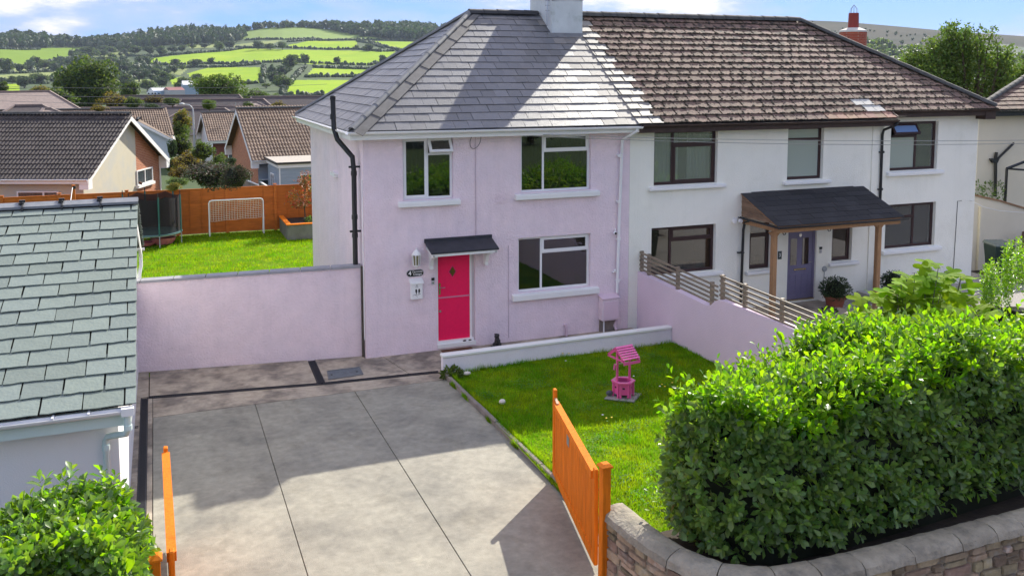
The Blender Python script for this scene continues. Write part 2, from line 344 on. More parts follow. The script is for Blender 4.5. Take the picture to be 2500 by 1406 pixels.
def streaks(m, c, amt):
    t = m.node_tree; b = t.nodes['Principled BSDF']; l = b.inputs['Base Color'].links[0].from_socket; x = t.nodes.new('ShaderNodeMix'); x.data_type = 'RGBA'; x.blend_type = 'MULTIPLY'; co = t.nodes.new('ShaderNodeTexCoord'); mp_ = t.nodes.new('ShaderNodeMapping'); mp_.inputs['Scale'].default_value = (5, 5, .35); t.links.new(co.outputs['Object'], mp_.inputs[0]); n = t.nodes.new('ShaderNodeTexNoise'); n.inputs['Scale'].default_value = 1.3; n.inputs['Detail'].default_value = 9; n.inputs['Roughness'].default_value = .65; t.links.new(mp_.outputs[0], n.inputs['Vector'])
    r = t.nodes.new('ShaderNodeMapRange'); r.inputs['From Min'].default_value = .5; r.inputs['From Max'].default_value = .78; r.inputs['To Max'].default_value = amt; t.links.new(n.outputs['Fac'], r.inputs['Value']); t.links.new(r.outputs[0], x.inputs['Factor']); t.links.new(l, x.inputs['A']); x.inputs['B'].default_value = (*c, 1); t.links.new(x.outputs['Result'], b.inputs['Base Color'])
streaks(PINK, (.84, .84, .86), .45); streaks(WHITER, (.86, .87, .84), .35); streaks(ORG, (.62, .55, .45), .8); streaks(REDD, (.8, .8, .8), .5)
stains_or_sparkle(CONC2, (.5, .46, .4), 1.3, .52, .70, .7, (1, 4, 0)); stains_or_sparkle(PINK, (.86, .84, .86), .9, .52, .75, .8, (2, 0, 1)); stains_or_sparkle(PINK, (.90, .90, .90), 9, .5, .7, .6); stains_or_sparkle(WHITER, (.88, .88, .85), 1.1, .52, .75, .8); stains_or_sparkle(GSLATE, (.6, .6, .55), 8, .6, .7, .5)
IRON = mat('drain_cover_iron', (.13, .15, .165), .55, .3, 12, bump=.5, bscale=90)
STONE = mat('rubble_stone', (.30, .225, .15), .9, .3, 9, bump=.9, bscale=18, rand=.42, hue=.03, col2=(.33, .29, .24), c2scale=6, c2pos=(.55, .68))
COPE = mat('coping_stone', (.285, .255, .20), .9, .3, 5, bump=1., bscale=22, rand=.12, col2=(.19, .175, .145), c2scale=4, c2pos=(.5, .65))
MORTAR = mat('wall_mortar', (.27, .225, .17), .95, .3, 6, bump=.4)
SOIL = mat('garden_soil', (.035, .025, .018), .95, .4, 8, bump=.8, bscale=20)
LAWN = mat('lawn_ground', (.11, .19, .003), .95, .25, 4, spec=.1, col2=(.14, .21, .004), c2scale=3)
GRASS = mat('grass_blade', (.11, .265, .006), .8, .35, 3.5, spec=.12, rand=.3, hue=.02, trans=(.5, (2.0, 1.9, .8)), col2=(.25, .33, .008), c2scale=1.6, c2pos=(.42, .68))
LAUREL = mat('laurel_leaf', (.105, .175, .050), .34, .15, 3, spec=.45, rand=.4, hue=.02, trans=(.36, (3.4, 3.6, .5)))
LAURELN = mat('laurel_new_leaf', (.165, .33, .010), .42, .15, 3, spec=.25, rand=.2, hue=.02, trans=(.6, (2.0, 1.9, .6)))
LEAFG = mat('tree_leaf', (.085, .125, .024), .6, .2, .6, rand=.4, hue=.025, trans=(.38, (1.9, 2.0, 1.0)))
LEAFD = mat('dark_tree_leaf', (.042, .070, .026), .6, .2, .6, rand=.4, hue=.02, trans=(.2, (1.8, 2.0, 1.0)))
LEAFY = mat('yellow_tree_leaf', (.20, .17, .022), .6, .2, .6, rand=.35, hue=.03, trans=(.35, (1.6, 1.5, 1.0)))
LEAFL = mat('light_tree_leaf', (.10, .165, .035), .55, .2, .6, rand=.35, hue=.02, trans=(.35, (1.8, 1.8, 1.0)))
LEAFR = mat('bronze_leaf', (.26, .13, .05), .5, .2, 2, rand=.45, hue=.035, trans=(.35, (1.6, 1.3, .9)))
LEAFP = mat('purple_brown_leaf', (.060, .042, .028), .6, .2, .6, rand=.4, hue=.03, trans=(.2, (1.6, 1.6, 1.0)))
BARK = mat('bark', (.09, .07, .05), .9, .3, 8, bump=.6)
CORE = mat('shaded_twig_core', (.012, .016, .008), .95, .3, 5)  # near-black: inner shade of the foliage put into the colour of solid cores
GRAVEL = mat('gravel', (.40, .37, .33), .9, .25, 40, bump=1., bscale=60, col2=(.26, .24, .22), c2scale=30, c2pos=(.4, .6))
TERRA = mat('terracotta', (.27, .085, .05), .8, .15, 6)
ASPH = mat('asphalt', (.055, .055, .055), .9, .15, 3, bump=.3)
# ================================================================== TERRAIN
def interp(x, xs, ys): return float(np.interp(x, xs, ys))
def Hn(s): return interp(s, [-19, 15.5, 17.5, 30, 60, 120, 250, 420, 600], [-.09, -.09, -.3, -.8, -1.5, -3.2, -6.5, -11, -15])
def tanel(px, py): v = ray(px, py); return v.z/math.hypot(v.x, v.y)
def azi(px, py=200): v = ray(px, py); return math.atan2(v.x, v.y)
SK = [(-700, 100), (0, 96), (180, 108), (290, 104), (400, 86), (480, 80), (560, 80), (600, 75), (640, 69), (690, 65), (740, 66), (800, 71), (850, 72), (1000, 72), (1090, 76), (1300, 78), (1700, 66), (1900, 51), (1960, 50), (2060, 54), (2130, 60), (2200, 66), (2330, 78), (2470, 87), (2600, 96), (3200, 110)]
SKA = [azi(x, y) for x, y in SK]; SKT = [tanel(x, y) for x, y in SK]
T0 = -.0342
GT = lambda t: t**.85
def Hh(a, r):
    """height of the ground r metres from the viewpoint in direction a"""
    if r <= 620: return Hn(r-19)
    te = float(np.interp(a, SKA, SKT)); t = min((r-620)/1580, 1.)
    und = .0009*math.sin(a*31+r*.004)*math.sin(PI*t)
    e = T0+(te-T0)*GT(t)+und
    z = CAM.z+r*e
    if r > 2200: z = CAM.z+2200*te-(r-2200)*.05
    return z
def far(px, py):
    """the point of the far hillside met by a sight line"""
    v = ray(px, py); a = math.atan2(v.x, v.y); e = v.z/math.hypot(v.x, v.y); te = float(np.interp(a, SKA, SKT))
    lo, hi = 620., 2200.
    for _ in range(30):
        m = (lo+hi)/2
        if (Hh(a, m)-CAM.z)/m < e: lo = m
        else: hi = m
    return Vector((CAM.x+math.sin(a)*lo, CAM.y+math.cos(a)*lo, Hh(a, lo)))
def gz(x, y):
    dx, dy = x-CAM.x, y-CAM.y; return Hh(math.atan2(dx, dy), math.hypot(dx, dy))
FIELDS = [  # outlines of the fields on the hill, sight-line coordinates met with the hillside; last number: tone
 ([(-60, 121), (200, 117), (182, 140), (128, 150), (40, 160), (-60, 162)], 0), ([(-60, 187), (138, 176), (138, 190), (-60, 196)], 3), ([(-60, 207), (50, 205), (48, 228), (-60, 228)], 1),
 ([(224, 139), (290, 125), (322, 122), (310, 137), (270, 141)], 3), ([(300, 160), (374, 142), (480, 131), (598, 119), (717, 122), (800, 125), (930, 128), (900, 158), (800, 156), (640, 153), (416, 160), (336, 164)], 1),
 ([(458, 180), (512, 165), (643, 165), (640, 203), (560, 205), (470, 196)], 1), ([(412, 196), (441, 188), (428, 214)], 1), ([(575, 84), (640, 69), (690, 62), (740, 63), (800, 70), (850, 80), (940, 97), (860, 94), (800, 96), (600, 97)], 2),
 ([(560, 112), (640, 101), (690, 99), (640, 116), (575, 118)], 3), ([(704, 111), (750, 101), (873, 101), (866, 118), (705, 119)], 1), ([(901, 101), (1017, 103), (1000, 116), (985, 124), (910, 108)], 1),
 ([(700, 122), (966, 126), (920, 160), (761, 158), (700, 150)], 1), ([(765, 167), (901, 171), (873, 188), (747, 187)], 1), ([(707, 196), (858, 196), (786, 236), (696, 236)], 1), ([(416, 170), (460, 168), (440, 184), (415, 180)], 3),
 ([(320, 176), (400, 176), (395, 186), (322, 184)], 3), ([(455, 110), (545, 106), (520, 117), (465, 119)], 3), ([(330, 196), (390, 192), (385, 200), (335, 203)], 3), ([(30, 168), (120, 160), (125, 170), (40, 178)], 3)]
def inside(x, y, poly):
    c = False; n = len(poly)
    for i in range(n):
        x0, y0 = poly[i]; x1, y1 = poly[(i+1) % n]
        if (y0 > y) != (y1 > y) and x < (x1-x0)*(y-y0)/(y1-y0)+x0: c = not c
    return c
def terrain():
    az_ = [math.radians(d) for d in list(np.arange(-180, -14, 4.))+list(np.arange(-12, 62, .11))+list(np.arange(64, 180, 4.))]
    rr = [0, 3, 8, 15, 22, 28, 33, 36, 40, 48, 60, 80, 110, 150, 200, 260, 330, 400, 480, 560, 620]+list(620+1580*np.linspace(0, 1, 171)[1:])+[2280, 2450, 2750, 3200]
    na, nr = len(az_), len(rr); V = np.zeros((na, nr, 3))
    for i, a in enumerate(az_):
        for j, r in enumerate(rr): V[i, j] = (CAM.x+math.sin(a)*r, CAM.y+math.cos(a)*r, Hh(a, r))
    F = []; MI = []
    for i in range(na):
        i2 = (i+1) % na
        fine = -.2 < az_[i] < 1.05
        for j in range(nr-1):
            F.append((i*nr+j, i2*nr+j, i2*nr+j+1, i*nr+j+1)); mi = 0
            if rr[j] >= 600 and fine:
                c = (V[i, j]+V[i2, j+1])/2; u, v_ = proj(c); mi = 4
                if u > 1300: mi = 5 if v_ < 120+12*math.sin(u*.02) else 6
                else:
                    for poly, tone in FIELDS:
                        if inside(u, v_, poly): mi = tone; break
                    else: mi = 4
                mi = {0: 1, 1: 2, 2: 3, 3: 7, 4: 4, 5: 5, 6: 6}[mi]
            elif rr[j] >= 600: mi = 4
            MI.append(mi)
    ms = [mat('valley_grass', (.045, .075, .02), .95, .3, .05), mat('field_olive', (.155, .24, .02), .95, .10, .02, spec=.1), mat('field_bright', (.225, .345, .010), .95, .08, .02, spec=.1, col2=(.27, .37, .014), c2scale=.012),
          mat('field_hilltop', (.15, .225, .03), .95, .12, .02), mat('pasture_rough', (.045, .075, .018), .95, .35, .03), mat('moor_heather', (.052, .050, .036), .95, .25, .01, spec=.05, col2=(.034, .040, .026), c2scale=.006),
          mat('moor_wood', (.035, .06, .025), .95, .35, .03), mat('field_pale', (.19, .23, .06), .95, .12, .03)]
    o = link('ground', npmesh('ground', V.reshape(-1, 3), F, ms, True, MI)); tag(o, kind='structure')
terrain()
# road and pavement on the camera's side
def sheet(name, poly, z, m, kind='structure'):
    o = MB().add([(x, y, z) for x, y in poly], [tuple(range(len(poly)))]).build(name, m); tag(o, kind=kind); return o
sheet('road', [(-60, -24), (60, -24), (60, -14.2), (-60, -14.2)], -.075, ASPH)
MB().box(-60, 60, -14.2, -12.2, -.1, -.01).build('pavement', CONC2, kind='structure')
MB().box(-4.28, .7, -12.2, -10.4, -.1, -.006).build('crossover', CONC2, kind='structure')
# ---- drive: slabs with open joints over a dark bed
bed = MB().box(-4.62, 1.40, -10.4, .9, -.1, -.03).build('driveway', GROOVE, kind='structure')
def poly3(pts, z0, z1, name, m, parent): return MB().prism([(x, y, z0) for x, y in pts], (0, 0, z1-z0)).build(name, m, parent)
for x0, x1, x2, x3 in ((-4.30, -2.530, -2.530, -4.30), (-2.520, -.660, -.660, -2.520), (-.650, 1.395, 1.205, -.647)):
    o = poly3([(x0, -10.4), (x1, -10.4), (x2, -1.92), (x3, -1.92)], -.06, 0, 'slab', CONC, bed); bevel(o, .005)
poly3([(-4.30, -1.905), (1.19, -1.905), (1.19, -1.50), (-1.12, -1.335), (-4.30, -.885)], -.06, 0, 'slab', CONC2, bed)
poly3([(-4.60, -.75), (-4.38, -.75), (-4.38, .85), (-4.60, .85)], -.06, 0, 'slab', CONC2, bed)
poly3([(-4.36, -.76), (-1.26, -1.20), (-1.21, .36), (-4.36, .80)], -.06, 0, 'slab', CONC2, bed)
poly3([(-1.09, -1.21), (.60, -1.34), (.35, -.0), (-.02, .0), (-.02, .19), (-1.05, .33)], -.06, 0, 'slab', CONC2, bed)
poly3([(.62, -1.34), (1.19, -1.38), (1.19, -1.62), (6.5, -1.5), (6.5, -.0), (.37, -.0)], -.06, 0, 'slab', CONC2, bed)
poly3([(-4.385, -10.4), (-4.31, -10.4), (-4.31, -.90), (-4.385, -.86)], -.06, .001, 'slab', CONC2, bed)
poly3([(-4.62, -10.4), (-4.52, -10.4), (-4.52, -.76), (-4.62, -.76)], -.06, .001, 'slab', CONC2, bed)
ch = thing('drain_channel', 'black slotted drain channel running round the head of the concrete drive', 'drain', (-4.46, -.8, 0))
def channel(p, q, w_=.13):
    p = Vector((*p, 0)); q = Vector((*q, 0)); d = (q-p).normalized(); a = Vector((-d.y, d.x, 0))*w_/2
    mb = MB(); mb.bar(p+a*.86, q+a*.86, .018, .02); mb.bar(p-a*.86, q-a*.86, .018, .02); n = int((q-p).length/.034)
    for i in range(n): c = p+d*(i+.5)*.034; mb.bar(c-a*.8, c+a*.8, .018, .012)
    mb.build('grating', CHAN, ch); MB().quad(p-a-Vector((0, 0, .012)), p+a-Vector((0, 0, .012)), q+a-Vector((0, 0, .012)), q-a-Vector((0, 0, .012))).build('trough', CHAN, ch)
channel((-4.452, -10.2), (-4.452, -.82), .125); channel((-4.38, -.82), (-1.15, -1.27)); channel((-1.15, -1.27), (1.2, -1.43)); channel((-1.13, .28), (-1.175, -1.2), .15); channel((-4.6, -2.3), (-4.54, -2.3), .08)
dc = thing('drain_cover', 'rectangular grey metal drain cover set in the concrete beside the front corner', 'drain cover', (-.63, -.8, 0))
poly3([(-1.0, -1.08), (-.30, -1.02), (-.27, -.55), (-.94, -.55)], -.01, .012, 'cover', IRON, dc)
mb = MB()
for a, b in (((-1.0, -1.08), (-.30, -1.02)), ((-.30, -1.02), (-.27, -.55)), ((-.27, -.55), (-.94, -.55)), ((-.94, -.55), (-1.0, -1.08))): mb.bar((*a, .01), (*b, .01), .025, .02)
mb.build('frame', LEAD, dc)
for x in (-.9, -.38): MB().box(x-.02, x+.02, -.84, -.78, .012, .018).build('lifting_key_slot', BLACKP, dc)
# kerb of the lawn
kb = thing('lawn_kerb', 'brown concrete kerb edging between drive and front lawn', 'kerb', (1.25, -5, 0))
ys = np.linspace(-1.75, -9.3, 9)
for a, b in zip(ys[:-1], ys[1:]):
    mx0 = 1.20+(-a-1.75)*.022; mx1 = 1.20+(-b-1.75)*.022
    o = MB().prism([(mx0, a-.006, -.05), (mx1, b+.006, -.05), (mx1+.075, b+.006, -.05), (mx0+.075, a-.006, -.05)], (0, 0, .05+.095+R.uniform(-.01, .01))).build('kerb_stone', KERB, kb); bevel(o, .012)
# front lawn ground (rises slightly to the boundary wall)
def lawn_z(x, y): return .045+.03*math.sin(x*1.3)*math.sin(y*.9)+max(0, min(1, (x-4)/2.7))*.06
def lawnmesh(name, x0, x1, y0, y1, zf, m, n=26):
    vs = [(x0+(x1-x0)*i/n, y0+(y1-y0)*j/n, zf(x0+(x1-x0)*i/n, y0+(y1-y0)*j/n)) for i in range(n+1) for j in range(n+1)]
    return npmesh(name, vs, [(i*(n+1)+j, (i+1)*(n+1)+j, (i+1)*(n+1)+j+1, i*(n+1)+j+1) for i in range(n) for j in range(n)], m, True)
tag(link('front_lawn', lawnmesh('front_lawn', 1.26, 6.7, -11.2, -1.65, lawn_z, LAWN)), kind='structure')
def zb(x, y): return -.02+.02*math.sin(x*.9)*math.sin(y*.7)
tag(link('back_lawn', lawnmesh('back_lawn', -12, 18, .5, 17.4, zb, LAWN)), kind='structure')
# white house forecourt
sheet('gravel_forecourt', [(6.9, -12), (18.9, -12), (18.9, 1.4), (6.9, 1.4)], .10, GRAVEL)
MB().box(6.86, 30, -12.2, 1.35, -.1, .09).build('forecourt_base', SOIL, kind='structure')
poly3([(9.6, -1.4), (12.1, -1.4), (12.1, -.01), (9.6, -.01)], .09, .16, 'doorstep_paving', CONC2, None)['kind'] = 'structure'
# ================================================================== WINDOWS
def holes_wall(mb, xa, xb, za, zb_, y, openings, depth=.14):
    xs = sorted({xa, xb, *[o[0] for o in openings], *[o[1] for o in openings]}); zs = sorted({za, zb_, *[o[2] for o in openings], *[o[3] for o in openings]})
    for i in range(len(xs)-1):
        for j in range(len(zs)-1):
            cx, cz = (xs[i]+xs[i+1])/2, (zs[j]+zs[j+1])/2
            if any(o[0] < cx < o[1] and o[2] < cz < o[3] for o in openings): continue
            mb.quad((xs[i], y, zs[j]), (xs[i+1], y, zs[j]), (xs[i+1], y, zs[j+1]), (xs[i], y, zs[j+1]))
    for x0, x1, z0, z1 in openings:
        y1 = y+depth
        mb.quad((x0, y, z0), (x0, y1, z0), (x0, y1, z1), (x0, y, z1)); mb.quad((x1, y1, z0), (x1, y, z0), (x1, y, z1), (x1, y1, z1))
        mb.quad((x0, y, z1), (x0, y1, z1), (x1, y1, z1), (x1, y, z1)); mb.quad((x0, y1, z0), (x0, y, z0), (x1, y, z0), (x1, y1, z0))
def window(house, x0, x1, z0, z1, y, fm, sashes, rec=.085, sill=None, glass=None, curtain=None, room=True, fr=.05, sx=.09):
    """sashes: (u0,u1,v0,v1,kind) in fractions; kind: 'fix','sash','open'. Returns the window part."""
    yy = y+rec; d = .06; mb = MB()
    mb.box(x0+.002, x0+fr, yy, yy+d, z0+.002, z1-.002); mb.box(x1-fr, x1-.002, yy, yy+d, z0+.002, z1-.002); mb.box(x0+fr, x1-fr, yy+.001, yy+d-.001, z1-fr, z1-.002); mb.box(x0+fr, x1-fr, yy+.001, yy+d-.001, z0+.002, z0+fr)
    W_, H_ = x1-x0, z1-z0; us = sorted({s[0] for s in sashes if s[0] > 0}); 
    for u in us: mb.box(x0+u*W_-fr*.45, x0+u*W_+fr*.45, yy+.002, yy+d-.002, z0+fr, z1-fr)
    for s in sashes:
        if s[2] > 0: mb.box(x0+max(s[0]*W_, fr*.5)+fr*.45, x0+min(s[1]*W_, W_-fr*.5)-fr*.45, yy+.003, yy+d-.003, z0+s[2]*H_-fr*.45, z0+s[2]*H_+fr*.45)
    wnd = mb.build('window', fm, house)
    for s in sashes:
        a = x0+s[0]*W_+(fr if s[0] == 0 else fr*.45); b = x0+s[1]*W_-(fr if s[1] == 1 else fr*.45); c = z0+s[2]*H_+(fr if s[2] == 0 else fr*.45); e = z0+s[3]*H_-(fr if s[3] == 1 else fr*.45)
        k = s[4]; g = s[5] if len(s) > 5 else (glass or GLASS)
        if k == 'fix':
            MB().box(a-.004, b+.004, yy+.024, yy+.036, c-.004, e+.004).build('pane', g, wnd)
        else:
            t = .042; ys_ = yy-.012; m2 = MB(); p0, p1 = -.012, .04
            m2.box(a-.015, a+t, p0, p1, c-.015, e+.015); m2.box(b-t, b+.015, p0, p1, c-.015, e+.015); m2.box(a+t, b-t, p0+.001, p1-.001, e-t, e+.015); m2.box(a+t, b-t, p0+.001, p1-.001, c-.015, c+t)
            pn = MB().box(a+t-.004, b-t+.004, .008, .02, c+t-.004, e-t+.004)
            ang = math.radians(34) if k == 'open' else 0
            def tr(v):
                zz = v[2]-(e+.015); return (v[0], yy+v[1]*math.cos(ang)+zz*math.sin(ang)-(.02 if ang else 0), e+.015+zz*math.cos(ang)-v[1]*math.sin(ang)*-1*-1)
            m2.v = [tr(v) for v in m2.v]; pn.v = [tr(v) for v in pn.v]
            so = m2.build('sash', fm, wnd); pn.build('pane', g, wnd)
    if curtain:
        for (u0, u1, v0, v1, cm) in curtain:
            n = max(6, int((u1-u0)*W_/.05)); vs = []
            for i in range(n+1):
                x = x0+fr+(W_-2*fr)*(u0+(u1-u0)*i/n); yv = yy+.16+(.02 if i % 2 else -.02)+R.uniform(-.006, .006)
                vs += [(x, yv, z0+.02+v0*H_), (x, yv, z0+v1*H_-.02)]
            MB().add(vs, [(2*i, 2*i+2, 2*i+3, 2*i+1) for i in range(n)]).build('curtain', cm, wnd)
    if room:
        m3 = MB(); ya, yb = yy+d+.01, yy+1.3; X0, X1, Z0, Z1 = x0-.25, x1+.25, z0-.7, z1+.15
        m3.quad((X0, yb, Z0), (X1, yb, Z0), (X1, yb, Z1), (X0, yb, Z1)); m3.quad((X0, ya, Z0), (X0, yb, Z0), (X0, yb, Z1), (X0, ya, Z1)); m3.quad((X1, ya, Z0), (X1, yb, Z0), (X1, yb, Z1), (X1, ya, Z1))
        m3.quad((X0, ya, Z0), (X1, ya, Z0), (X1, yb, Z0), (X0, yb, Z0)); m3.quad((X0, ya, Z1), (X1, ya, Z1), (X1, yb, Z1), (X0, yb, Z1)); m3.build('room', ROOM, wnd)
    if sill:
        a, b, h = sill; m4 = MB().prism([(x0-a, y-.11, z0-.012-h), (x0-a, y-.11, z0-.035), (x0-a, y+rec-.002, z0-.003), (x0-a, y+rec-.002, z0-.012-h)], (x1-x0+a+b, 0, 0))
        so = m4.build('window_sill', WPAINT, house); bevel(so, .012)
    return wnd
def gutter(parent, p, q, m, r=.055, drop=.0, name='gutter'):
    p = Vector(p); q = Vector(q); d = (q-p).normalized(); a = d.cross(Vector((0, 0, 1))).normalized(); vs = []; n = 9
    for P in (p, q):
        for i in range(n):
            t = PI+PI*i/(n-1); vs.append(P+a*math.cos(t)*r+Vector((0, 0, 1))*math.sin(t)*r)
        for i in range(n-1, -1, -1):
            t = PI+PI*i/(n-1); vs.append(P+a*math.cos(t)*r*.88+Vector((0, 0, 1))*math.sin(t)*r*.88)
    k = 2*n; fs = [(i, (i+1) % k, (i+1) % k+k, i+k) for i in range(k)]+[tuple(range(k))[::-1], tuple(range(k, 2*k))]
    return MB().add(vs, fs).build(name, m, parent, True)
# ================================================================== PINK HOUSE
EZ, EY, RZ, RY = 4.93, -.35, 7.67, 3.5       # eave height, eave line, ridge height, ridge line
SL = Vector((0, RY-EY, RZ-EZ)); SLn = SL.length
PX = 6.40
ph = thing('pink_house', 'pink rendered semi-detached house with grey slate hipped roof and bright pink door', 'house', (3, 3, 0))
W1 = (.86, 2.0, 3.40, 4.76); W2 = (3.61, 5.37, 3.43, 4.76); WG = (3.54, 5.38, 1.12, 2.39); DO = (1.60, 2.50, .04, 2.22)
mb = MB(); holes_wall(mb, 0, PX, -.1, 4.9, 0, [W1, W2, WG, DO])
mb.quad((0, 6.95, -.1), (0, 0, -.1), (0, 0, 4.9), (0, 6.95, 4.9)); mb.quad((PX, 6.95, -.1), (0, 6.95, -.1), (0, 6.95, 4.9), (PX, 6.95, 4.9))
wall = mb.build('wall', PINK, ph)
MB().prism([(-.03, -.035, -.05), (1.58, -.035, -.05), (1.58, -.001, .02), (-.03, -.001, .02)], (0, 0, .001)).v
# side landing window (blind slit in the left wall)
sw = MB(); sw.box(-.004, .012, 2.95, 3.38, 3.72, 4.5); sw.build('blocked_window', PINK, ph)
MB().box(-.09, -.0, 2.86, 3.47, 3.64, 3.72).build('window_sill', WPAINT, ph)
std = [(0, .33, 0, 1, 'fix'), (.33, 1, .70, 1, 'sash'), (.33, 1, 0, .70, 'fix')]
window(ph, *W1, 0, PVC, [(0, .5, 0, 1, 'sash'), (.5, 1, .72, 1, 'open'), (.5, 1, 0, .72, 'fix')], sill=(.12, .14, .13), curtain=[(0, .42, 0, 1, CURTD)])
window(ph, *W2, 0, PVC, std, sill=(.16, .2, .14), curtain=[(0, .30, 0, 1, CURTD), (.36, .97, 0, 1, CURTD), (.955, .995, 0, 1, mat('yellow_curtain', (.55, .30, .02)))])
wg = window(ph, *WG, 0, PVC, std, sill=(.16, .2, .16))
# stable door
dr = MB().box(1.645, 2.39, .075, .12, .19, 1.155).build('door', REDD, ph)
up = MB().box(1.645, 2.39, .072, .12, 1.175, 2.17).build('upper_door_leaf', REDD, dr); MB().box(1.645, 2.39, .055, .074, 1.15, 1.18).build('middle_rail_trim', mat('pale_pink_trim', (.62, .2, .3)), dr)
cx, cz = 1.985, 1.74
MB().prism([(cx-.098, .064, cz), (cx, .064, cz-.147), (cx+.098, .064, cz), (cx, .064, cz+.147)], (0, .01, 0)).build('diamond_surround', mat('red_door_trim', (.75, .02, .16), .35), dr)
MB().prism([(cx-.075, .059, cz), (cx, .059, cz-.117), (cx+.075, .059, cz), (cx, .059, cz+.117)], (0, .01, 0)).build('diamond_pane', GLASS, dr)
mb = MB(); mb.box(1.665, 1.70, .055, .073, 1.24, 1.50); mb.tube([(1.682, .05, 1.40), (1.682, .02, 1.40), (1.80, .018, 1.40)], .009); mb.build('door_handle', STEEL, dr, True)
MB().lathe((1.69, .062, .86), [(.0, 0), (.028, 0), (.028, .016), (.0, .016)], 14, 1).build('lower_lock', STEEL, dr)
mb = MB(); mb.box(1.603, 1.645, .06, .13, .1, 2.217); mb.box(2.39, 2.435, .06, .13, .1, 2.217); mb.box(1.645, 2.39, .061, .129, 2.17, 2.217); mb.build('door_frame', PVC, dr)
MB().box(2.435, 2.498, .07, .14, .06, 2.218).build('door_side_panel', mat('pale_frame', (.62, .56, .58)), dr)
MB().box(1.60, 2.50, -.045, .12, .045, .13).build('doorstep', WPAINT, ph); MB().box(1.60, 2.46, .0, .12, .131, .19).build('threshold', PVC, dr)
# door canopy
cn = MB(); cn.prism([(1.33, 0, 2.485), (1.33, 0, 2.44), (1.33, -.52, 2.275), (1.33, -.52, 2.31)], (1.55, 0, 0)); cn.box(1.32, 2.89, -.045, .0, 2.44, 2.53)
canopy = cn.build('door_canopy', LEAD if 0 else mat('black_canopy', (.035, .037, .045), .55, .3, 6), ph)
MB().box(1.38, 2.83, -.50, -.46, 2.215, 2.283).build('canopy_fascia', WPAINT, canopy); mb = MB()
mb.prism([(1.36, -.02, 2.35), (1.36, -.50, 2.25), (1.36, -.50, 2.215), (1.36, -.02, 2.30)], (.05, 0, 0)); mb.prism([(2.80, -.02, 2.35), (2.80, -.50, 2.25), (2.80, -.50, 2.215), (2.80, -.02, 2.30)], (.05, 0, 0)); mb.build('canopy_side', WPAINT, canopy)
for x in (1.42, 2.70):
    prof = [(x, 0, 2.24), (x, -.40, 2.225), (x, -.40, 2.17), (x, -.24, 2.14), (x, -.15, 2.06), (x, -.10, 1.93), (x, -.11, 1.86), (x, 0, 1.86)]
    MB().prism(prof[::-1], (.075, 0, 0)).build('canopy_bracket', WPAINT, canopy)
# small things fixed to the front wall
mb = MB(); mb.box(2.99, 3.22, -.008, .0, 3.22, 3.44)
for i in range(6): mb.box(3.0, 3.21, -.014, -.008, 3.24+i*.033, 3.255+i*.033)
mb.build('air_vent', PINK, ph)
cab = MB().tube([(2.515, -.012, 4.85), (2.51, -.012, 3.9), (2.52, -.012, 3.0), (2.515, -.012, 2.53)], .006, 6).build('phone_cable', mat('pale_cable', (.5, .4, .45)), ph)
MB().tube([(2.58, -.03, 4.82)]+[(2.51+.13*math.sin(t), -.03, 4.66+.17*math.cos(t)+(.06*math.sin(t))) for t in np.linspace(.5, 5.9, 16)]+[(2.56, -.03, 4.84)], .006, 5).build('cable_loop', BLACKP, ph)
mb = MB(); mb.lathe((2.27, -.05, 4.86), [(.02, 0), (.03, .02), (.015, .05)], 8); mb.lathe((2.56, -.05, 4.84), [(.02, 0), (.03, .02), (.015, .05)], 8); mb.build('cable_bracket', BLACKP, ph)
MB().tube([(3.30, -.012, .10), (3.295, -.012, 2.25)], .006, 6).build('wall_cable', mat('pale_cable', (.5, .4, .45)), ph)
# roof deck, slates
deck = MB(); RX = 3.62
deck.quad((-.35, EY, EZ), (PX, EY, EZ), (PX, RY, RZ), (RX, RY, RZ)); deck.add([(-.35, 7.35, EZ), (-.35, EY, EZ), (RX, RY, RZ)], [(0, 1, 2)]); deck.quad((PX, 7.35, EZ), (-.35, 7.35, EZ), (RX, RY, RZ), (PX, RY, RZ))
proof = deck.build('roof', LEAD, ph)
EX = SLn/17
def pm(u, w_, r): return 1 if u > 5.6-(SLn-w_)*-.05 and r.random() < min(1, (u-5.5)/.9) else 0
used, _ = roof_tiles(proof, (-.35, EY, EZ), (1, 0, 0), SL, [(0.02, -.04), (6.78, -.04), (6.78, SLn-.03), (RX+.35+.02, SLn-.03)], .326, EX, .011, [SLATE, SLATEW], 235, pickmat=pm, jag=.004)
Wl = Vector((RX+.35, 0, RZ-EZ)); roof_tiles(proof, (-.35, 7.35, EZ), (0, -1, 0), Wl, [(0, -.04), (7.7, -.04), (3.85, Wl.length-.02)], .326, Wl.length/17, .011, SLATE, 300-used, jag=.004, seed=9)
# ridge and hip tiles
def ridge_run(parent, p, q, n, m, r=.085, name='ridge_tile', over=1.0, lift=.03):
    p = Vector(p); q = Vector(q); d = (q-p)/n; a = d.cross(Vector((0, 0, 1))).normalized(); b = a.cross(d.normalized())
    for i in range(n):
        s0 = p+d*i; s1 = p+d*(i+over); vs = []; k = 7
        for j, S in enumerate((s0, s1)):
            rr = r*(1.06 if j == 0 else .97); jz = R.uniform(-.004, .006)
            for t in range(k): th = PI*t/(k-1); vs.append(S+a*math.cos(th)*rr*1.15+b*(math.sin(th)*rr+lift-.03+jz))
            for t in range(k-1, -1, -1): th = PI*t/(k-1); vs.append(S+a*math.cos(th)*rr*.98+b*(math.sin(th)*rr*.82+lift-.03+jz))
        kk = 2*k; fs = [(c, (c+1) % kk, (c+1) % kk+kk, c+kk) for c in range(kk)]+[tuple(range(kk))[::-1], tuple(range(kk, 2*kk))]
        MB().add(vs, fs).build(name, m, parent, True)
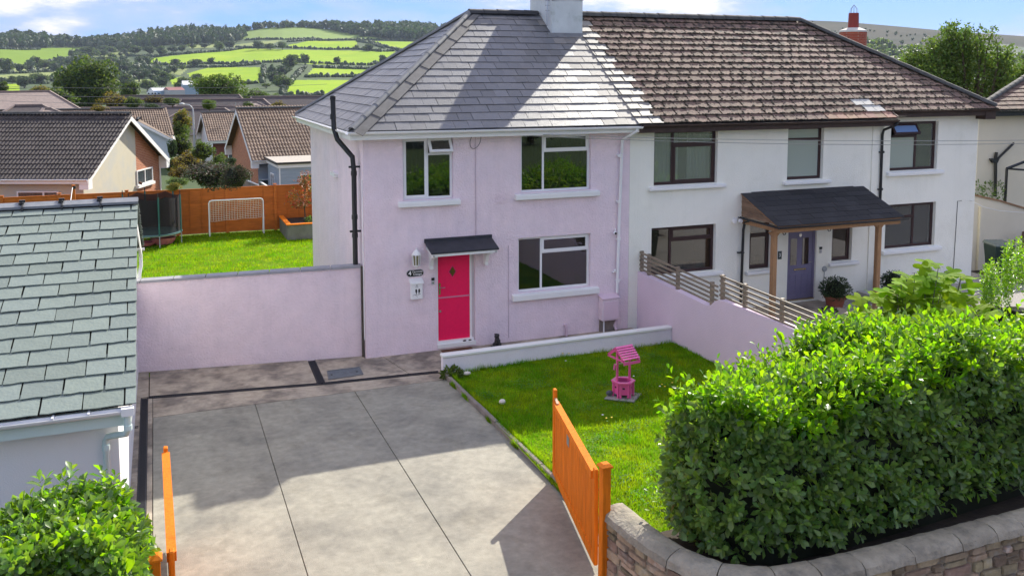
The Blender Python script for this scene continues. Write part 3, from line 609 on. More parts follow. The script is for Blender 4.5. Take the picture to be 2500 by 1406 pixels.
ridge_run(proof, (-.30, EY+.03, EZ+.045), (RX, RY, RZ+.04), 12, LEAD, .066, 'hip_tile')
ridge_run(proof, (-.30, 7.30, EZ+.045), (RX, RY, RZ+.04), 12, LEAD, .08, 'hip_tile')
ridge_run(proof, (RX-.05, RY, RZ+.0), (5.5, RY, RZ+.0), 5, mat('dark_ridge', (.045, .046, .05), .7, .3), .12)
# stepped cover plates beside the hip
Uh = Vector((RX+.35, RY-EY, RZ-EZ)); un = Uh.normalized(); Nf = Vector((1, 0, 0)).cross(SL.normalized()); side = un.cross(Nf).normalized()
if side.x < 0: side = -side
for i in range(8):
    a = Vector((-.35, EY, EZ))+Uh*(i/8)+side*.09+Nf*.052; b = Vector((-.35, EY, EZ))+Uh*((i+1.02)/8)+side*.09+Nf*.040
    wd = .22 if i < 7 else .16
    MB().prism([a, a+side*wd, b+side*wd*.96, b], Nf*.012).build('hip_cover_plate', mat('cover_plate', (.13, .125, .12), .6, .3, 6, rand=.1), proof)
# fascia, soffit, gutter
MB().box(-.33, 6.52, -.335, -.30, 4.76, 4.905).build('fascia', WPAINT, ph); MB().box(-.33, -.30, -.30, 7.3, 4.76, 4.905).build('fascia', WPAINT, ph); MB().box(-.30, 6.45, -.299, .02, 4.765, 4.785).build('soffit', WPAINT, ph); MB().box(-.299, .02, .021, 7.2, 4.765, 4.785).build('soffit', WPAINT, ph)
gutter(ph, (-.40, -.405, 4.93), (6.5, -.405, 4.90), PVC); gutter(ph, (-.405, 7.3, 4.93), (-.405, -.36, 4.93), PVC)
mb = MB(); mb.tube([(6.36, -.405, 4.86), (6.36, -.405, 4.80), (6.20, -.12, 4.62), (6.16, -.06, 4.56), (6.10, -.05, 2.4), (6.07, -.05, .9)], .036, 10); 
for z in (4.2, 3.1, 2.2, 1.2): mb.box(6.04, 6.17, -.05, -.0, z, z+.03); mb.lathe((6.10, -.05, z-.03), [(.044, 0), (.044, .07)], 10)
mb.build('downpipe', PVC, ph, True); MB().tube([(6.07, -.05, .92), (6.07, -.05, .25), (6.0, -.08, .12), (6.02, -.14, .03)], .036, 10).build('downpipe_shoe', mat('pink_pipe', (.66, .5, .58), .5), ph, True)
mb = MB(); mb.tube([(6.0, -.06, 1.45), (5.98, -.06, 1.42), (5.97, -.0, 1.42)], .022, 8); mb.lathe((6.0, -.06, 1.42), [(.03, 0), (.035, .05), (.02, .07)], 10); mb.build('overflow_outlet', PVC, ph, True)
# soil pipe on the left corner
mb = MB(); mb.tube([(-.13, .35, 1.2), (-.13, .35, 4.05), (-.15, .37, 4.35), (-.42, .62, 4.72), (-.47, .72, 4.95), (-.48, .74, 5.60)], .055, 12)
for z in (2.6, 3.0, 3.95): mb.lathe((-.13, .35, z), [(.065, 0), (.068, .03), (.065, .1)], 12)
for z in (2.72, 4.12): mb.box(-.24, -.0, .32, .38, z, z+.04)
mb.lathe((-.48, .74, 5.15), [(.064, 0), (.064, .12)], 12); mb.lathe((-.48, .74, 5.57), [(.058, 0), (.062, .02), (.062, .08), (.03, .10)], 12); mb.build('soil_pipe', BLACKP, ph, True)
MB().tube([(-.02, .05, 3.9), (-.02, .05, .4)], .012, 6).build('wall_pipe', PVC, ph)
# chimney (shared stack over the party wall)
CX0, CX1, CY0, CY1 = 5.56, 6.44, 2.70, 4.15
ck = MB().box(CX0, CX1, CY0, CY1, 6.9, 8.45).build('chimney', mat('blue_white_render', (.62, .66, .66), .9, .12, 2, bump=.4, col2=(.42, .47, .44), c2scale=3, c2pos=(.55, .75)), ph)
MB().box(CX0-.06, CX1+.06, CY0-.06, CY1+.06, 8.45, 8.6).build('chimney_cap', ck.data.materials[0], ck)
for y in (3.0, 3.45, 3.9): MB().lathe((6.0, y, 8.6), [(.12, 0), (.13, .05), (.10, .1), (.095, .28), (.12, .3), (.12, .33)], 14).build('chimney_pot', TERRA, ck, True)
MB().prism([(CX0-.12, CY0-.10, 7.02), (CX1+.12, CY0-.10, 7.02), (CX1+.12, CY0+.01, 7.16), (CX0-.12, CY0+.01, 7.16)], (0, -.005, .02)).build('lead_flashing', LEAD, ck)
mb = MB(); mb.tube([(5.50, 2.85, 7.35), (5.50, 2.85, 8.9)], .014, 6)
for z in np.arange(7.75, 8.7, .13): mb.tube([(5.44, 2.85, z), (5.60, 2.85, z)], .007, 5)
mb.build('aerial_bracket', STEEL, ck); MB().tube([(5.55, 2.68, 8.0), (6.0, 2.68, 8.07), (6.46, 2.68, 8.03)], .008, 5).build('stay_wire', BLACKP, ck)
mb = MB(); mb.tube([(6.44, 2.8, 7.55), (6.52, 2.75, 7.55)], .03, 6); mb.tube([(6.44, 3.1, 7.8), (6.5, 3.1, 7.8)], .03, 6); mb.build('cable_clamp', BLACKP, ck)
# ---- things on the front wall of the pink house
lt = thing('wall_lantern', 'white coach lantern on the pink wall above the house name plate', 'wall lamp', (1.10, 0, 2.0))
mb = MB(); c = (1.10, -.14, 0); mb.lathe((1.10, -.14, 1.915), [(.0, 0), (.012, .0), (.02, .02), (.012, .035), (.05, .055), (.085, .07), (.085, .085)], 8); mb.lathe((1.10, -.14, 2.22), [(.105, 0), (.10, .02), (.06, .08), (.02, .11), (.012, .12), (.02, .14), (.0, .16)], 8)
for i in range(8): t = 2*PI*(i+.5)/8; mb.tube([(1.10+.075*math.cos(t), -.14+.075*math.sin(t), 1.99), (1.10+.095*math.cos(t), -.14+.095*math.sin(t), 2.23)], .009, 5)
mb.build('lantern_cage', WPAINT, lt); MB().lathe((1.10, -.14, 2.0), [(.068, 0), (.088, .22)], 8).build('lantern_glass', mat('amber_glass', (.20, .19, .10), .15, .1, 5), lt)
MB().lathe((1.10, -.0, 2.12), [(.05, 0), (.05, -.02), (.02, -.03), (.015, -.12)], 10, 1).build('lantern_arm', WPAINT, lt)
sg = thing('house_name_sign', 'oval black name plate with white number 4 under the lantern', 'sign', (1.11, 0, 1.79))
def oval(x, z, w_, h, y, d, m, nm): return MB().prism([(x+s*(w_/2-h/2)+h/2*math.cos(t), y, z+h/2*math.sin(t)) for s, ts in ((1, np.linspace(-PI/2, PI/2, 9)), (-1, np.linspace(PI/2, 1.5*PI, 9))) for t in ts], (0, d, 0)).build(nm, m, sg)
oval(1.105, 1.79, .39, .155, -.012, .012, mat('sign_grey', (.35, .36, .38)), 'sign_rim'); oval(1.105, 1.79, .365, .13, -.018, .006, mat('sign_black', (.008, .008, .009), .3), 'sign_board')
WT = mat('white_lettering', (.85, .85, .85), .5, 0)
text('lettering', '4', .13, (.985, -.019, 1.79), (1, 0, 0), (0, 0, 1), WT, sg, bold=.003); text('lettering', 'Causeway', .058, (1.155, -.019, 1.822), (1, 0, 0), (0, 0, 1), WT, sg, bold=.0008); text('lettering', 'Cottages', .055, (1.155, -.019, 1.765), (1, 0, 0), (0, 0, 1), WT, sg, bold=.0008)
lb = thing('letter_box', 'white wall letter box with two black birds on its front', 'letter box', (1.115, 0, 1.43))
bb = MB().box(.985, 1.245, -.105, 0, 1.225, 1.60).build('box_body', PVC, lb); bevel(bb, .006); MB().prism([(.965, 0, 1.67), (.965, -.135, 1.60), (.965, -.14, 1.575), (.965, 0, 1.60)], (.30, 0, 0)).build('box_lid', PVC, lb)
BK = mat('black_print', (.012, .012, .012), .5, 0)
def bird(x, z, s, fl):
    pts = [(-.012, .052), (.002, .058), (.012, .05), (.018, .03), (.02, .0), (.012, -.03), (.012, -.06), (.0, -.06), (-.006, -.03), (-.018, -.01), (-.022, .015), (-.016, .035), (-.024, .042)]
    return [(x+fl*p[0]*s, -.1062, z+p[1]*s) for p in (pts if fl > 0 else pts[::-1])]
mb = MB(); mb.prism(bird(1.10, 1.40, 1.0, 1), (0, -.002, 0)); mb.prism(bird(1.165, 1.40, 1.0, -1), (0, -.002, 0)); mb.tube([(1.02, -.107, 1.315), (1.07, -.107, 1.335), (1.14, -.107, 1.32), (1.2, -.107, 1.345)], .003, 4); mb.tube([(1.07, -.107, 1.335), (1.13, -.107, 1.275)], .003, 4); mb.build('bird_motif', BK, lb)
mb = MB(); mb.lathe((1.115, -.108, 1.535), [(.0, -.002), (.012, -.002), (.012, .002), (.0, .002)], 8, 1); mb.build('lock', BK, lb); text('lettering', 'MAIL', .032, (1.115, -.107, 1.495), (1, 0, 0), (0, 0, 1), mat('grey_print', (.2, .2, .2)), lb)
db = thing('door_bell', 'small black and silver video door bell beside the pink door', 'door bell', (1.50, 0, 1.58))
MB().box(1.475, 1.54, -.028, 0, 1.595, 1.65).build('bell_camera', BK, db); MB().box(1.475, 1.54, -.028, 0, 1.50, 1.594).build('bell_body', mat('satin_silver', (.45, .45, .46), .35), db); MB().lathe((1.507, -.03, 1.54), [(.0, 0), (.016, 0), (.016, .004), (0, .004)], 10, 1).build('bell_button', STEEL, db)
mbx = thing('meter_box', 'pink painted meter box low on the wall beside the white downpipe', 'meter box', (5.82, -.1, .2))
b = MB().box(5.60, 6.04, -.22, 0, .30, .84).build('box_body', PINK, mbx); bevel(b, .008); b = MB().box(5.64, 6.01, -.235, -.221, .33, .76).build('box_door', mat('pink_paint', (.72, .56, .64), .5, .03), mbx); bevel(b, .004); MB().prism([(5.58, 0, .90), (5.58, -.25, .845), (5.58, -.25, .83), (5.58, 0, .86)], (.48, 0, 0)).build('box_lid', mat('pink_paint', ()), mbx)
MB().tube([(5.70, -.1, .30), (5.70, -.1, 0)], .02, 8).build('supply_pipe', PVC, mbx)
MB().box(5.62, 6.05, -.05, -.003, -.02, .29).build('bare_concrete_patch', KERB, mbx)
dp = thing('drain_pipe_stub', 'short pink waste pipe rising by the foot of the wall', 'pipe', (4.74, -.05, 0)); MB().tube([(4.70, -.0, .25), (4.72, -.05, .27), (4.74, -.06, .22), (4.74, -.06, -.02)], .028, 10).build('pipe', mat('pink_pipe', ()), dp, True)
cm = thing('security_camera', 'small white security camera with black lens near the white downpipe', 'camera', (6.0, 0, 2.38)); MB().lathe((5.98, -.09, 2.37), [(.0, -.045), (.035, -.03), (.045, 0), (.035, .03), (0, .045)], 12, 1).build('camera_body', PVC, cm, True); MB().lathe((5.98, -.135, 2.365), [(.0, -.004), (.028, 0), (.028, .01), (0, .012)], 12, 1).build('lens', BK, cm); MB().tube([(6.0, -.05, 2.4), (6.03, 0, 2.46)], .015, 6).build('mount', PVC, cm)
# ================================================================== WHITE HOUSE
wh = thing('white_house', 'white rendered semi-detached house with mossy brown tiled roof and dark brown windows', 'house', (12, 3, 0))
A = (7.06, 8.86, 3.43, 4.76); B = (10.98, 12.12, 3.39, 4.76); D_ = (7.02, 8.86, 1.22, 2.40); E_ = (9.88, 10.55, 1.14, 2.34); F_ = (12.50, 13.17, 1.15, 2.36); DW = (11.08, 12.0, .22, 2.30)
YR = .26; C_ = (14.62, 16.32, 3.45, 4.80); G_ = (14.55, 16.36, 1.28, 2.52); XE = 17.82; XS = 14.12
mb = MB(); holes_wall(mb, PX, XS, -.1, 4.9, -.004, [A, B, D_, E_, F_, DW], .16); holes_wall(mb, XS, XE, -.1, 5.0, YR, [C_, G_], .16)
mb.quad((XS, -.004, -.1), (XS, YR, -.1), (XS, YR, 4.95), (XS, -.004, 4.95)); mb.quad((XE, YR, -.1), (XE, 6.95, -.1), (XE, 6.95, 5), (XE, YR, 5)); mb.quad((XE, 6.95, -.1), (PX, 6.95, -.1), (PX, 6.95, 4.9), (XE, 6.95, 4.9))
mb.build('wall', WHITER, wh); MB().box(13.72, 14.11, -.035, -.006, .1, 4.76).build('pilaster', WHITER, wh)
wsill = (.14, .22, .10)
window(wh, *A, 0, BROWNF, [(0, .32, 0, 1, 'fix', GLASSC), (.32, 1, .74, 1, 'fix', GLASSC), (.32, 1, 0, .74, 'sash', GLASSC)], rec=.10, sill=wsill, fr=.07, curtain=[(0, .36, 0, 1, CURT), (.36, .45, 0, 1, CURT), (.60, 1, 0, 1, CURT)])
window(wh, *B, 0, BROWNF, [(0, 1, .76, 1, 'fix', GLASSF), (0, 1, 0, .76, 'fix', GLASSF)], rec=.10, sill=wsill, fr=.075, curtain=[(0, 1, 0, 1, CURT)])
window(wh, *D_, 0, BROWNF, [(0, .32, 0, 1, 'fix'), (.32, 1, .70, 1, 'sash'), (.32, 1, 0, .70, 'fix')], rec=.10, sill=wsill, fr=.07)
window(wh, *E_, 0, BROWNF, [(0, 1, .74, 1, 'fix'), (0, 1, 0, .74, 'sash')], rec=.10, sill=(.12, .12, .10), fr=.06)
window(wh, *F_, 0, BROWNF, [(0, 1, .74, 1, 'fix'), (0, 1, 0, .74, 'sash')], rec=.10, sill=(.12, .2, .10), fr=.06)
window(wh, *C_, YR, BROWNF, [(0, .58, .70, 1, 'open', mat('painted_sky_reflection', (.22, .35, .62), .05, 0)), (0, .58, 0, .70, 'fix', GLASSF), (.58, 1, 0, 1, 'fix', GLASSC)], rec=.10, sill=(.12, .2, .12), fr=.075, curtain=[(0, .56, 0, .7, CURTD), (.6, 1, 0, 1, CURTD)])  # blue of the open vent is sky reflection put into the pane colour
window(wh, *G_, YR, BROWNF, [(0, .60, .70, 1, 'fix', GLASSC), (0, .60, 0, .70, 'fix', GLASSC), (.60, 1, 0, 1, 'fix', GLASSC)], rec=.10, sill=(.12, .2, .12), fr=.075, curtain=[(0, .55, 0, .68, CURT), (.62, 1, 0, 1, CURT)])
MB().prism([(8.1, .20, 1.30), (8.42, .20, 1.28), (8.46, .20, 1.42), (8.06, .20, 1.43)], (0, .22, 0)).build('red_washing_bowl', mat('coral_plastic', (.62, .06, .07), .5), wh)
# door
wd = MB().box(11.12, 11.93, .075, .12, .24, 2.24).build('door', LILAC, wh); mb = MB()
mb.box(11.083, 11.12, .06, .13, .22, 2.295); mb.box(11.93, 11.997, .06, .13, .22, 2.295); mb.box(11.12, 11.93, .061, .129, 2.24, 2.295); mb.build('door_frame', LILAC, wd)
for x in (11.22, 11.60):
    MB().box(x, x+.20, .066, .076, 1.14, 1.84).build('pane', GLASS, wd); MB().box(x, x+.20, .066, .076, 2.02, 2.20).build('pane', GLASS, wd)
    mb = MB(); mb.box(x-.01, x+.21, .070, .0755, .86, .90); mb.box(x-.01, x+.01, .070, .0755, .34, .86); mb.box(x+.19, x+.21, .070, .0755, .34, .86); mb.box(x-.01, x+.21, .070, .0755, .30, .34); mb.build('raised_panel', LILAC, wd)
MB().box(11.34, 11.72, .05, .076, 1.0, 1.035).build('letter_slot', mat('brass', (.75, .6, .35), .25, metal=1), wd); mb = MB(); mb.tube([(11.86, .05, 1.2), (11.86, .02, 1.2), (11.77, .02, 1.2)], .01); mb.build('door_handle', STEEL, wd)
MB().lathe((11.52, .06, 1.92), [(.02, 0), (.045, 0), (.045, .012), (.02, .012)], 16, 1).build('door_knocker', STEEL, wd); MB().box(11.1, 11.95, -.02, .074, .215, .24).build('threshold', mat('brass', ()), wd)
# roof
deck = MB(); RXE = 14.0; XR = 18.12
deck.quad((PX, EY, EZ), (XS+.12, EY, EZ), (XS+.12, RY, RZ), (PX, RY, RZ)); s_ = (RZ-EZ)/(RY-EY); EYR = EY+YR+.02; EZR = EZ+s_*(EYR-EY)
deck.quad((XS+.12, EYR, EZR), (XR, EYR, EZR), (RXE, RY, RZ), (RXE, RY, RZ-.001)); deck.add([(XR, EYR, EZR), (XR, 7.35, EZR), (RXE, RY, RZ)], [(0, 1, 2)]); deck.quad((XR, 7.35, EZ), (PX, 7.35, EZ), (PX, RY, RZ), (RXE, RY, RZ))
wroof = deck.build('roof', mat('roof_felt', (.03, .028, .026)), wh)
def pw(u, w_, r):
    if w_ < EX*1.1 and 5.6 < u < 7.6: return 1
    if EX*1.0 < w_ < EX*3 and 6.9 < u < 7.7: return 2 if abs(u-7.2-(w_-EX*2)*-.9) < .30 else (1 if r.random() < .6 else 0)
    return 3 if u < .45+r.uniform(-.15, .2) else 0
hy = Vector((0, EYR-EY, 0)); wR = (RY-EYR)/(RY-EY)*SLn; w0 = SLn-wR
# front slope (shorter at the recessed right part) and the hip end
x2w = lambda x: x-6.45
reg = [(-.035, -.04), (XS+.14-6.45, -.04), (XS+.14-6.45, SLn-.02), (-.035, SLn-.02)]
u1, t1 = roof_tiles(wroof, (6.45, EY, EZ), (1, 0, 0), SL, reg, .322, EX, .014, [TILEB, TILEC, TILEL, SLATEW], 215, name='tile', pickmat=pw, jit=.012, jag=.010, gap=.020, tilt=2.4)
reg = [(XS+.145-6.45, w0-.03), (XR-6.45, w0-.03), (RXE-6.45, SLn-.02), (XS+.145-6.45-.01, SLn-.02)]
reg = [(XS+.145-6.45, w0-.03), (XR-6.45, w0-.03), (RXE+.14-6.45, SLn-.1)]
u2, t2 = roof_tiles(wroof, (6.45, EY, EZ), (1, 0, 0), SL, reg, .322, EX, .014, [TILEB, TILEC, TILEL, SLATEW], 85, name='tile', pickmat=lambda u, w_, r: 0, jit=.012, jag=.008, gap=.014, tilt=2.2, seed=5)
Wr = Vector((RXE-XR, 0, RZ-EZR)); roof_tiles(wroof, (XR, EYR, EZR), (0, 1, 0), Wr, [(0, -.03), (7.6-EYR-.2, -.03), (3.6, Wr.length)], .322, EX, .014, TILEB, 0, name='tile')
ridge_run(wroof, (6.5, RY, RZ), (RXE, RY, RZ), 17, RIDGEM, .135); ridge_run(wroof, (XR-.03, EYR+.02, EZR+.05), (RXE, RY, RZ+.04), 12, RIDGEM, .10, 'hip_tile')
# moss cushions along the lower edges of the tiles
ico_v = []; t = (1+5**.5)/2
for s in [(-1, t, 0), (1, t, 0), (-1, -t, 0), (1, -t, 0), (0, -1, t), (0, 1, t), (0, -1, -t), (0, 1, -t), (t, 0, -1), (t, 0, 1), (-t, 0, -1), (-t, 0, 1)]: ico_v.append(np.array(s)/math.hypot(1, t))
ICV = np.array(ico_v); ICF = np.array([(0, 11, 5), (0, 5, 1), (0, 1, 7), (0, 7, 10), (0, 10, 11), (1, 5, 9), (5, 11, 4), (11, 10, 2), (10, 7, 6), (7, 1, 8), (3, 9, 4), (3, 4, 2), (3, 2, 6), (3, 6, 8), (3, 8, 9), (4, 9, 5), (2, 4, 11), (6, 2, 10), (8, 6, 7), (9, 8, 1)])
rr = np.random.RandomState(4)
def moss_on(tiles, n, dens):
    P = []; S = []; FR = []
    Nn = Vector((1, 0, 0)).cross(SL.normalized()); f = np.array([[1, 0, 0], list(SL.normalized()), list(Nn)]).T
    for d, M4, vi, geo, mi in tiles:
        if mi: continue
        c = M4 @ Vector((.16, .12, .014)); q = noise.noise(c*.9)*.5+.5
        k = rr.poisson(dens*(.3+1.6*q)*(1.6 if c.x < 8.2 and c.z > 6.4 else 1))
        for _ in range(k):
            if rr.rand() < .62: u, w_ = rr.rand()*.32, abs(rr.randn())*.012
            else: u, w_ = rr.choice([.0, .32])+rr.randn()*.008, rr.rand()*.26
            P.append(list(M4 @ Vector((u, w_, .016)))); s = rr.uniform(.008, .030); S.append((s*rr.uniform(1, 2.0), s*rr.uniform(.8, 1.5), s*.55)); FR.append(f)
    v, f_ = scatter(ICV, ICF, np.array(P), np.array(FR), np.array(S)); o = link('moss', npmesh('moss', v, f_, MOSS), wroof); tag(o, kind='stuff')
moss_on(t1+t2, 0, 8.0)
MB().box(6.46, XS+.14, -.345, -.30, 4.74, 4.91).build('fascia', FASB, wh); MB().box(XS+.141, XR-.05, EYR+.005, EYR+.05, EZR-.19, EZR-.02).build('fascia', FASB, wh); MB().box(6.46, XS+.14, -.299, .0, 4.745, 4.765).build('soffit', FASB, wh)
MB().box(XS+.15, XR-.06, EYR+.051, YR+.01, EZR-.17, EZR-.15).build('soffit', FASB, wh); MB().box(XR-.42, XR-.04, EYR-.01, YR+.25, EZR-.30, EZR-.05).build('eave_end_box', FASB, wh)
gutter(wh, (6.52, -.40, 4.93), (XS+.10, -.40, 4.90), FASB); gutter(wh, (XS+.18, EYR-.05, EZR), (XR+.02, EYR-.05, EZR-.01), FASB); gutter(wh, (XR+.03, EYR, EZR), (XR+.03, 7, EZR), BLACKP)
mb = MB(); mb.tube([(XS+.06, -.40, 4.85), (XS+.05, -.40, 4.78), (14.02, -.10, 4.62), (14.0, -.075, 4.5), (14.03, -.075, .3)], .036, 10)
for z in (4.0, 3.0, 1.7, .9): mb.lathe((14.03, -.075, z), [(.044, 0), (.044, .06)], 10); mb.box(13.93, 14.08, -.1, 0, z+.01, z+.04)
mb.build('downpipe', BLACKP, wh, True); mb = MB(); mb.tube([(9.66, -.3, 2.46), (9.66, -.09, 2.40), (9.63, -.075, 2.2), (9.60, -.075, .15)], .034, 10)
for z in (1.6, .8): mb.lathe((9.61, -.075, z), [(.043, 0), (.043, .06)], 10); mb.box(9.50, 9.66, -.1, 0, z+.01, z+.04)
mb.build('downpipe', BLACKP, wh, True)
MB().tube([(17.12, YR-.012, .5), (17.16, YR-.012, 2.5), (17.3, YR-.02, 2.5)], .008, 5).build('wall_cable', BLACKP, wh)
# porch
PL_, PR_, PY = 9.58, 13.42, -1.45
po = thing('porch', 'open oak porch with black shingle roof over the lilac door', 'porch', (11.5, -.7, .1))
zt, zf = 3.16, 2.56; Wp = Vector((0, PY, zf-zt)); dk = MB().prism([(PL_, 0, zt-.03), (PL_, PY, zf-.03), (PL_, PY, zf-.06), (PL_, 0, zt-.06)], (PR_-PL_, 0, 0)).build('porch_roof', OAK, po)
SH = mat('black_shingle', (.030, .030, .034), .8, .3, 4, bump=.3, bscale=90, rand=.25)
Ls = Vector((0, -PY, zt-zf)); roof_tiles(dk, (PL_-.03, PY-.06, zf-.05), (1, 0, 0), Ls, [(0, 0), (PR_-PL_+.06, 0), (PR_-PL_+.06, Ls.length+.03), (0, Ls.length+.03)], .36, Ls.length/6.9, .007, SH, 120, name='shingle', gap=.006, jag=.002, tilt=1.3)
for i in range(8):
    f0 = i/8; f1 = (i+.93)/8; y0 = PY+.25; MB().prism([(PL_+.05, 0, 2.54+f0*.56), (PL_+.05, PY*(1-f0)+.06, 2.54+f0*.56), (PL_+.05, PY*(1-f1)+.06, 2.54+f1*.56), (PL_+.05, 0, 2.54+f1*.56)], (-.015-.006*(i % 2), 0, 0)).build('gable_board', mat('gable_board_wood', (.24, .155, .10), .75, .3, 5, rand=.2), po)
MB().box(PL_+.02, PR_-.02, PY+.02, PY+.11, zf-.22, zf-.07).build('front_beam', OAK, po)
for x in (PL_+.06, PR_-.55): MB().box(x, x+.10, PY+.111, -.002, zf-.20, zf-.075).build('side_beam', OAK, po)
for x in (PL_+.02, 12.80):
    o = MB().box(x, x+.125, PY+.13, PY+.255, .1, zf-.201).build('porch_post', OAK, po); bevel(o, .012); MB().prism([(x-.10, PY+.15, zf-.215), (x+.0, PY+.15, zf-.32), (x+.125, PY+.15, zf-.32), (x+.225, PY+.15, zf-.215)], (0, .08, 0)).build('post_bracket', OAK, po)
gutter(po, (PL_-.02, PY-.09, zf-.06), (PR_+.12, PY-.09, zf-.075), BLACKP, .045); gutter(po, (PL_-.05, -.02, zf-.02), (PL_-.05, PY-.08, zf-.05), BLACKP, .04)
# fittings of the white front
def lampw(x, lab):
    t = thing('porch_lamp', lab, 'wall lamp', (x, 0, 2.1), group='black lanterns either side of the lilac door'); mb = MB()
    mb.lathe((x, -.0, 2.08), [(.045, 0), (.045, -.03)], 10, 1); mb.tube([(x, -.03, 2.06), (x, -.10, 2.0), (x, -.17, 2.03), (x, -.17, 2.09)], .012, 6); mb.lathe((x, -.17, 2.08), [(.03, 0), (.06, .02)], 8); mb.lathe((x, -.17, 2.28), [(.075, 0), (.05, .05), (.012, .09), (0, .12)], 8)
    for i in range(6): a = 2*PI*i/6; mb.tube([(x+.055*math.cos(a), -.17+.055*math.sin(a), 2.1), (x+.068*math.cos(a), -.17+.068*math.sin(a), 2.28)], .006, 4)
    mb.build('lamp_frame', BLACKP, t); MB().lathe((x, -.17, 2.10), [(.048, 0), (.058, .18)], 8).build('lamp_glass', mat('clear_lamp_glass', (.45, .45, .42), .1), t)
lampw(10.86, 'black lantern on the white wall left of the lilac door'); lampw(12.30, 'black lantern on the white wall between lilac door and small window')
np_ = thing('number_plate', 'small dark square plaque with number 3 beside the lilac door', 'sign', (10.83, 0, 1.4)); MB().box(10.76, 10.88, -.015, 0, 1.35, 1.56).build('plaque', mat('slate_plaque', (.03, .05, .055), .5), np_); text('lettering', '3', .13, (10.82, -.016, 1.455), (1, 0, 0), (0, 0, 1), WT, np_)
d2 = thing('door_bell', 'small black video door bell right of the lilac door', 'door bell', (12.12, 0, 1.5)); MB().box(12.09, 12.17, -.025, 0, 1.52, 1.58).build('bell_camera', BK, d2); MB().box(12.10, 12.16, -.025, 0, 1.42, 1.52).build('bell_body', mat('satin_silver', ()), d2)
vt = thing('flue_vent', 'round grey flue outlet low on the white wall right of the lilac door', 'vent', (12.27, 0, .98)); MB().lathe((12.27, 0, .98), [(.0, -.06), (.06, -.05), (.075, -.02), (.075, 0)], 14, 1).build('cap', mat('grey_paint', (.38, .40, .40)), vt); MB().tube([(12.27, -.02, .92), (12.25, -.01, .3)], .01, 5).build('vent_cable', mat('grey_paint', ()), vt)
fl = thing('floodlight', 'white twin security floodlight left of the porch', 'floodlight', (9.45, 0, 2.45)); MB().box(9.36, 9.46, -.04, 0, 2.42, 2.52).build('mount', PVC, fl)
for x in (9.32, 9.5): MB().lathe((x, -.16, 2.45), [(.0, 0), (.05, .0), (.055, .05), (.03, .11), (0, .12)], 12, 1).build('lamp_head', PVC, fl, True)
# ================================================================== GARAGE (bottom left)
ga = thing('garage', 'white walled outbuilding with large green grey slates at the left edge', 'garage', (-6, -3, 0))
GX, GE, GR, GB = -4.43, -7.47, -1.75, 3.0; GZ, GRZ = 2.20, 3.86
mb = MB(); mb.quad((-12, GE+.30, -.1), (GX-.20, GE+.30, -.1), (GX-.20, GE+.30, 2.2), (-12, GE+.30, 2.2)); mb.add([(GX-.20, GE+.30, -.1), (GX-.14, GB-.2, -.1), (GX-.14, GB-.2, 2.25), (GX-.17, GR, GRZ-.06), (GX-.20, GE+.30, 2.25)], [(0, 1, 2, 3, 4)]); mb.quad((-12, GB-.2, -.1), (GX-.14, GB-.2, -.1), (GX-.14, GB-.2, 2.25), (-12, GB-.2, 2.25))
mb.build('wall', mat('white_render_smooth', (.80, .80, .80), .85, .03, 2, bump=.15), ga)
go = Vector((GX, GE, GZ)); Wg = Vector((0, GR-GE, GRZ-GZ)); MB().quad((-12, GE, GZ), (GX-.02, GE, GZ), (GX-.02, GR, GRZ), (-12, GR, GRZ)).build('roof_felt', mat('roof_felt', ()), ga)
gr = MB().quad((-12, GR, GRZ-.002), (GX-.02, GR, GRZ-.002), (GX-.02, GB, GZ), (-12, GB, GZ)).build('roof', mat('roof_felt', ()), ga)
sw_ = .455; nrw = 17; exg = Wg.length/nrw; Ug = Vector((1, .018, 0))
LX = 4.2
roof_tiles(gr, (GX-LX, GE-.05, GZ), (1, 0, 0), Wg, [(0, -.02), (LX+.02, -.02), (LX+.02, Wg.length-.12), (0, Wg.length-.12)], sw_, exg, .012, GSLATE, 170, jag=.010, gap=.018, jit=.005, tilt=2.3, seed=21)
Wb = Vector((0, GR-GB, GRZ-GZ)); roof_tiles(gr, (GX+.03, GB+.05, GZ), (-1, 0, 0), Wb, [(0, 0), (LX, 0), (LX, Wb.length-.1), (0, Wb.length-.1)], sw_, .19, .014, GSLATE, 60, jag=.006, gap=.012, tilt=2.0, seed=22)
for i in range(7):
    x1 = GX+.03-i*.60; a = Wg.normalized(); n_ = Vector((0, -a.z, a.y)); top = Vector((0, GR, GRZ+.115))
    MB().prism([(x1, GR, GRZ+.115), (x1, GR-.185, GRZ+.062), (x1, GR-.185, GRZ+.02), (x1, GR, GRZ+.07)], (-.592, 0, 0)).build('ridge_tile', RIDGEG, gr); MB().prism([(x1, GR+.003, GRZ+.115), (x1, GR+.18, GRZ+.062), (x1, GR+.18, GRZ+.02), (x1, GR+.003, GRZ+.07)][::-1], (-.592, 0, 0)).build('ridge_tile', RIDGEG, gr)
    if i: mb = MB(); mb.tube([(x1, GR, GRZ+.12), (x1, GR-.10, GRZ+.105), (x1, GR-.20, GRZ+.05), (x1, GR-.23, GRZ-.0)], .018, 6); mb.box(x1-.06, x1+.03, GR-.03, GR+.02, GRZ+.12, GRZ+.155); mb.box(x1-.06, x1+.02, GR-.13, GR-.09, GRZ+.095, GRZ+.12); mb.build('ridge_clip', BLACKP, gr)
FPT = mat('pale_green_fascia', (.62, .74, .70), .5, .05, 3)
MB().box(-9, GX+.005-.07, GE+.0, GE+.03, GZ-.24, GZ-.02).build('fascia', FPT, ga); MB().box(-9, GX-.08, GE+.03, GE+.3, GZ-.235, GZ-.215).build('soffit', FPT, ga)
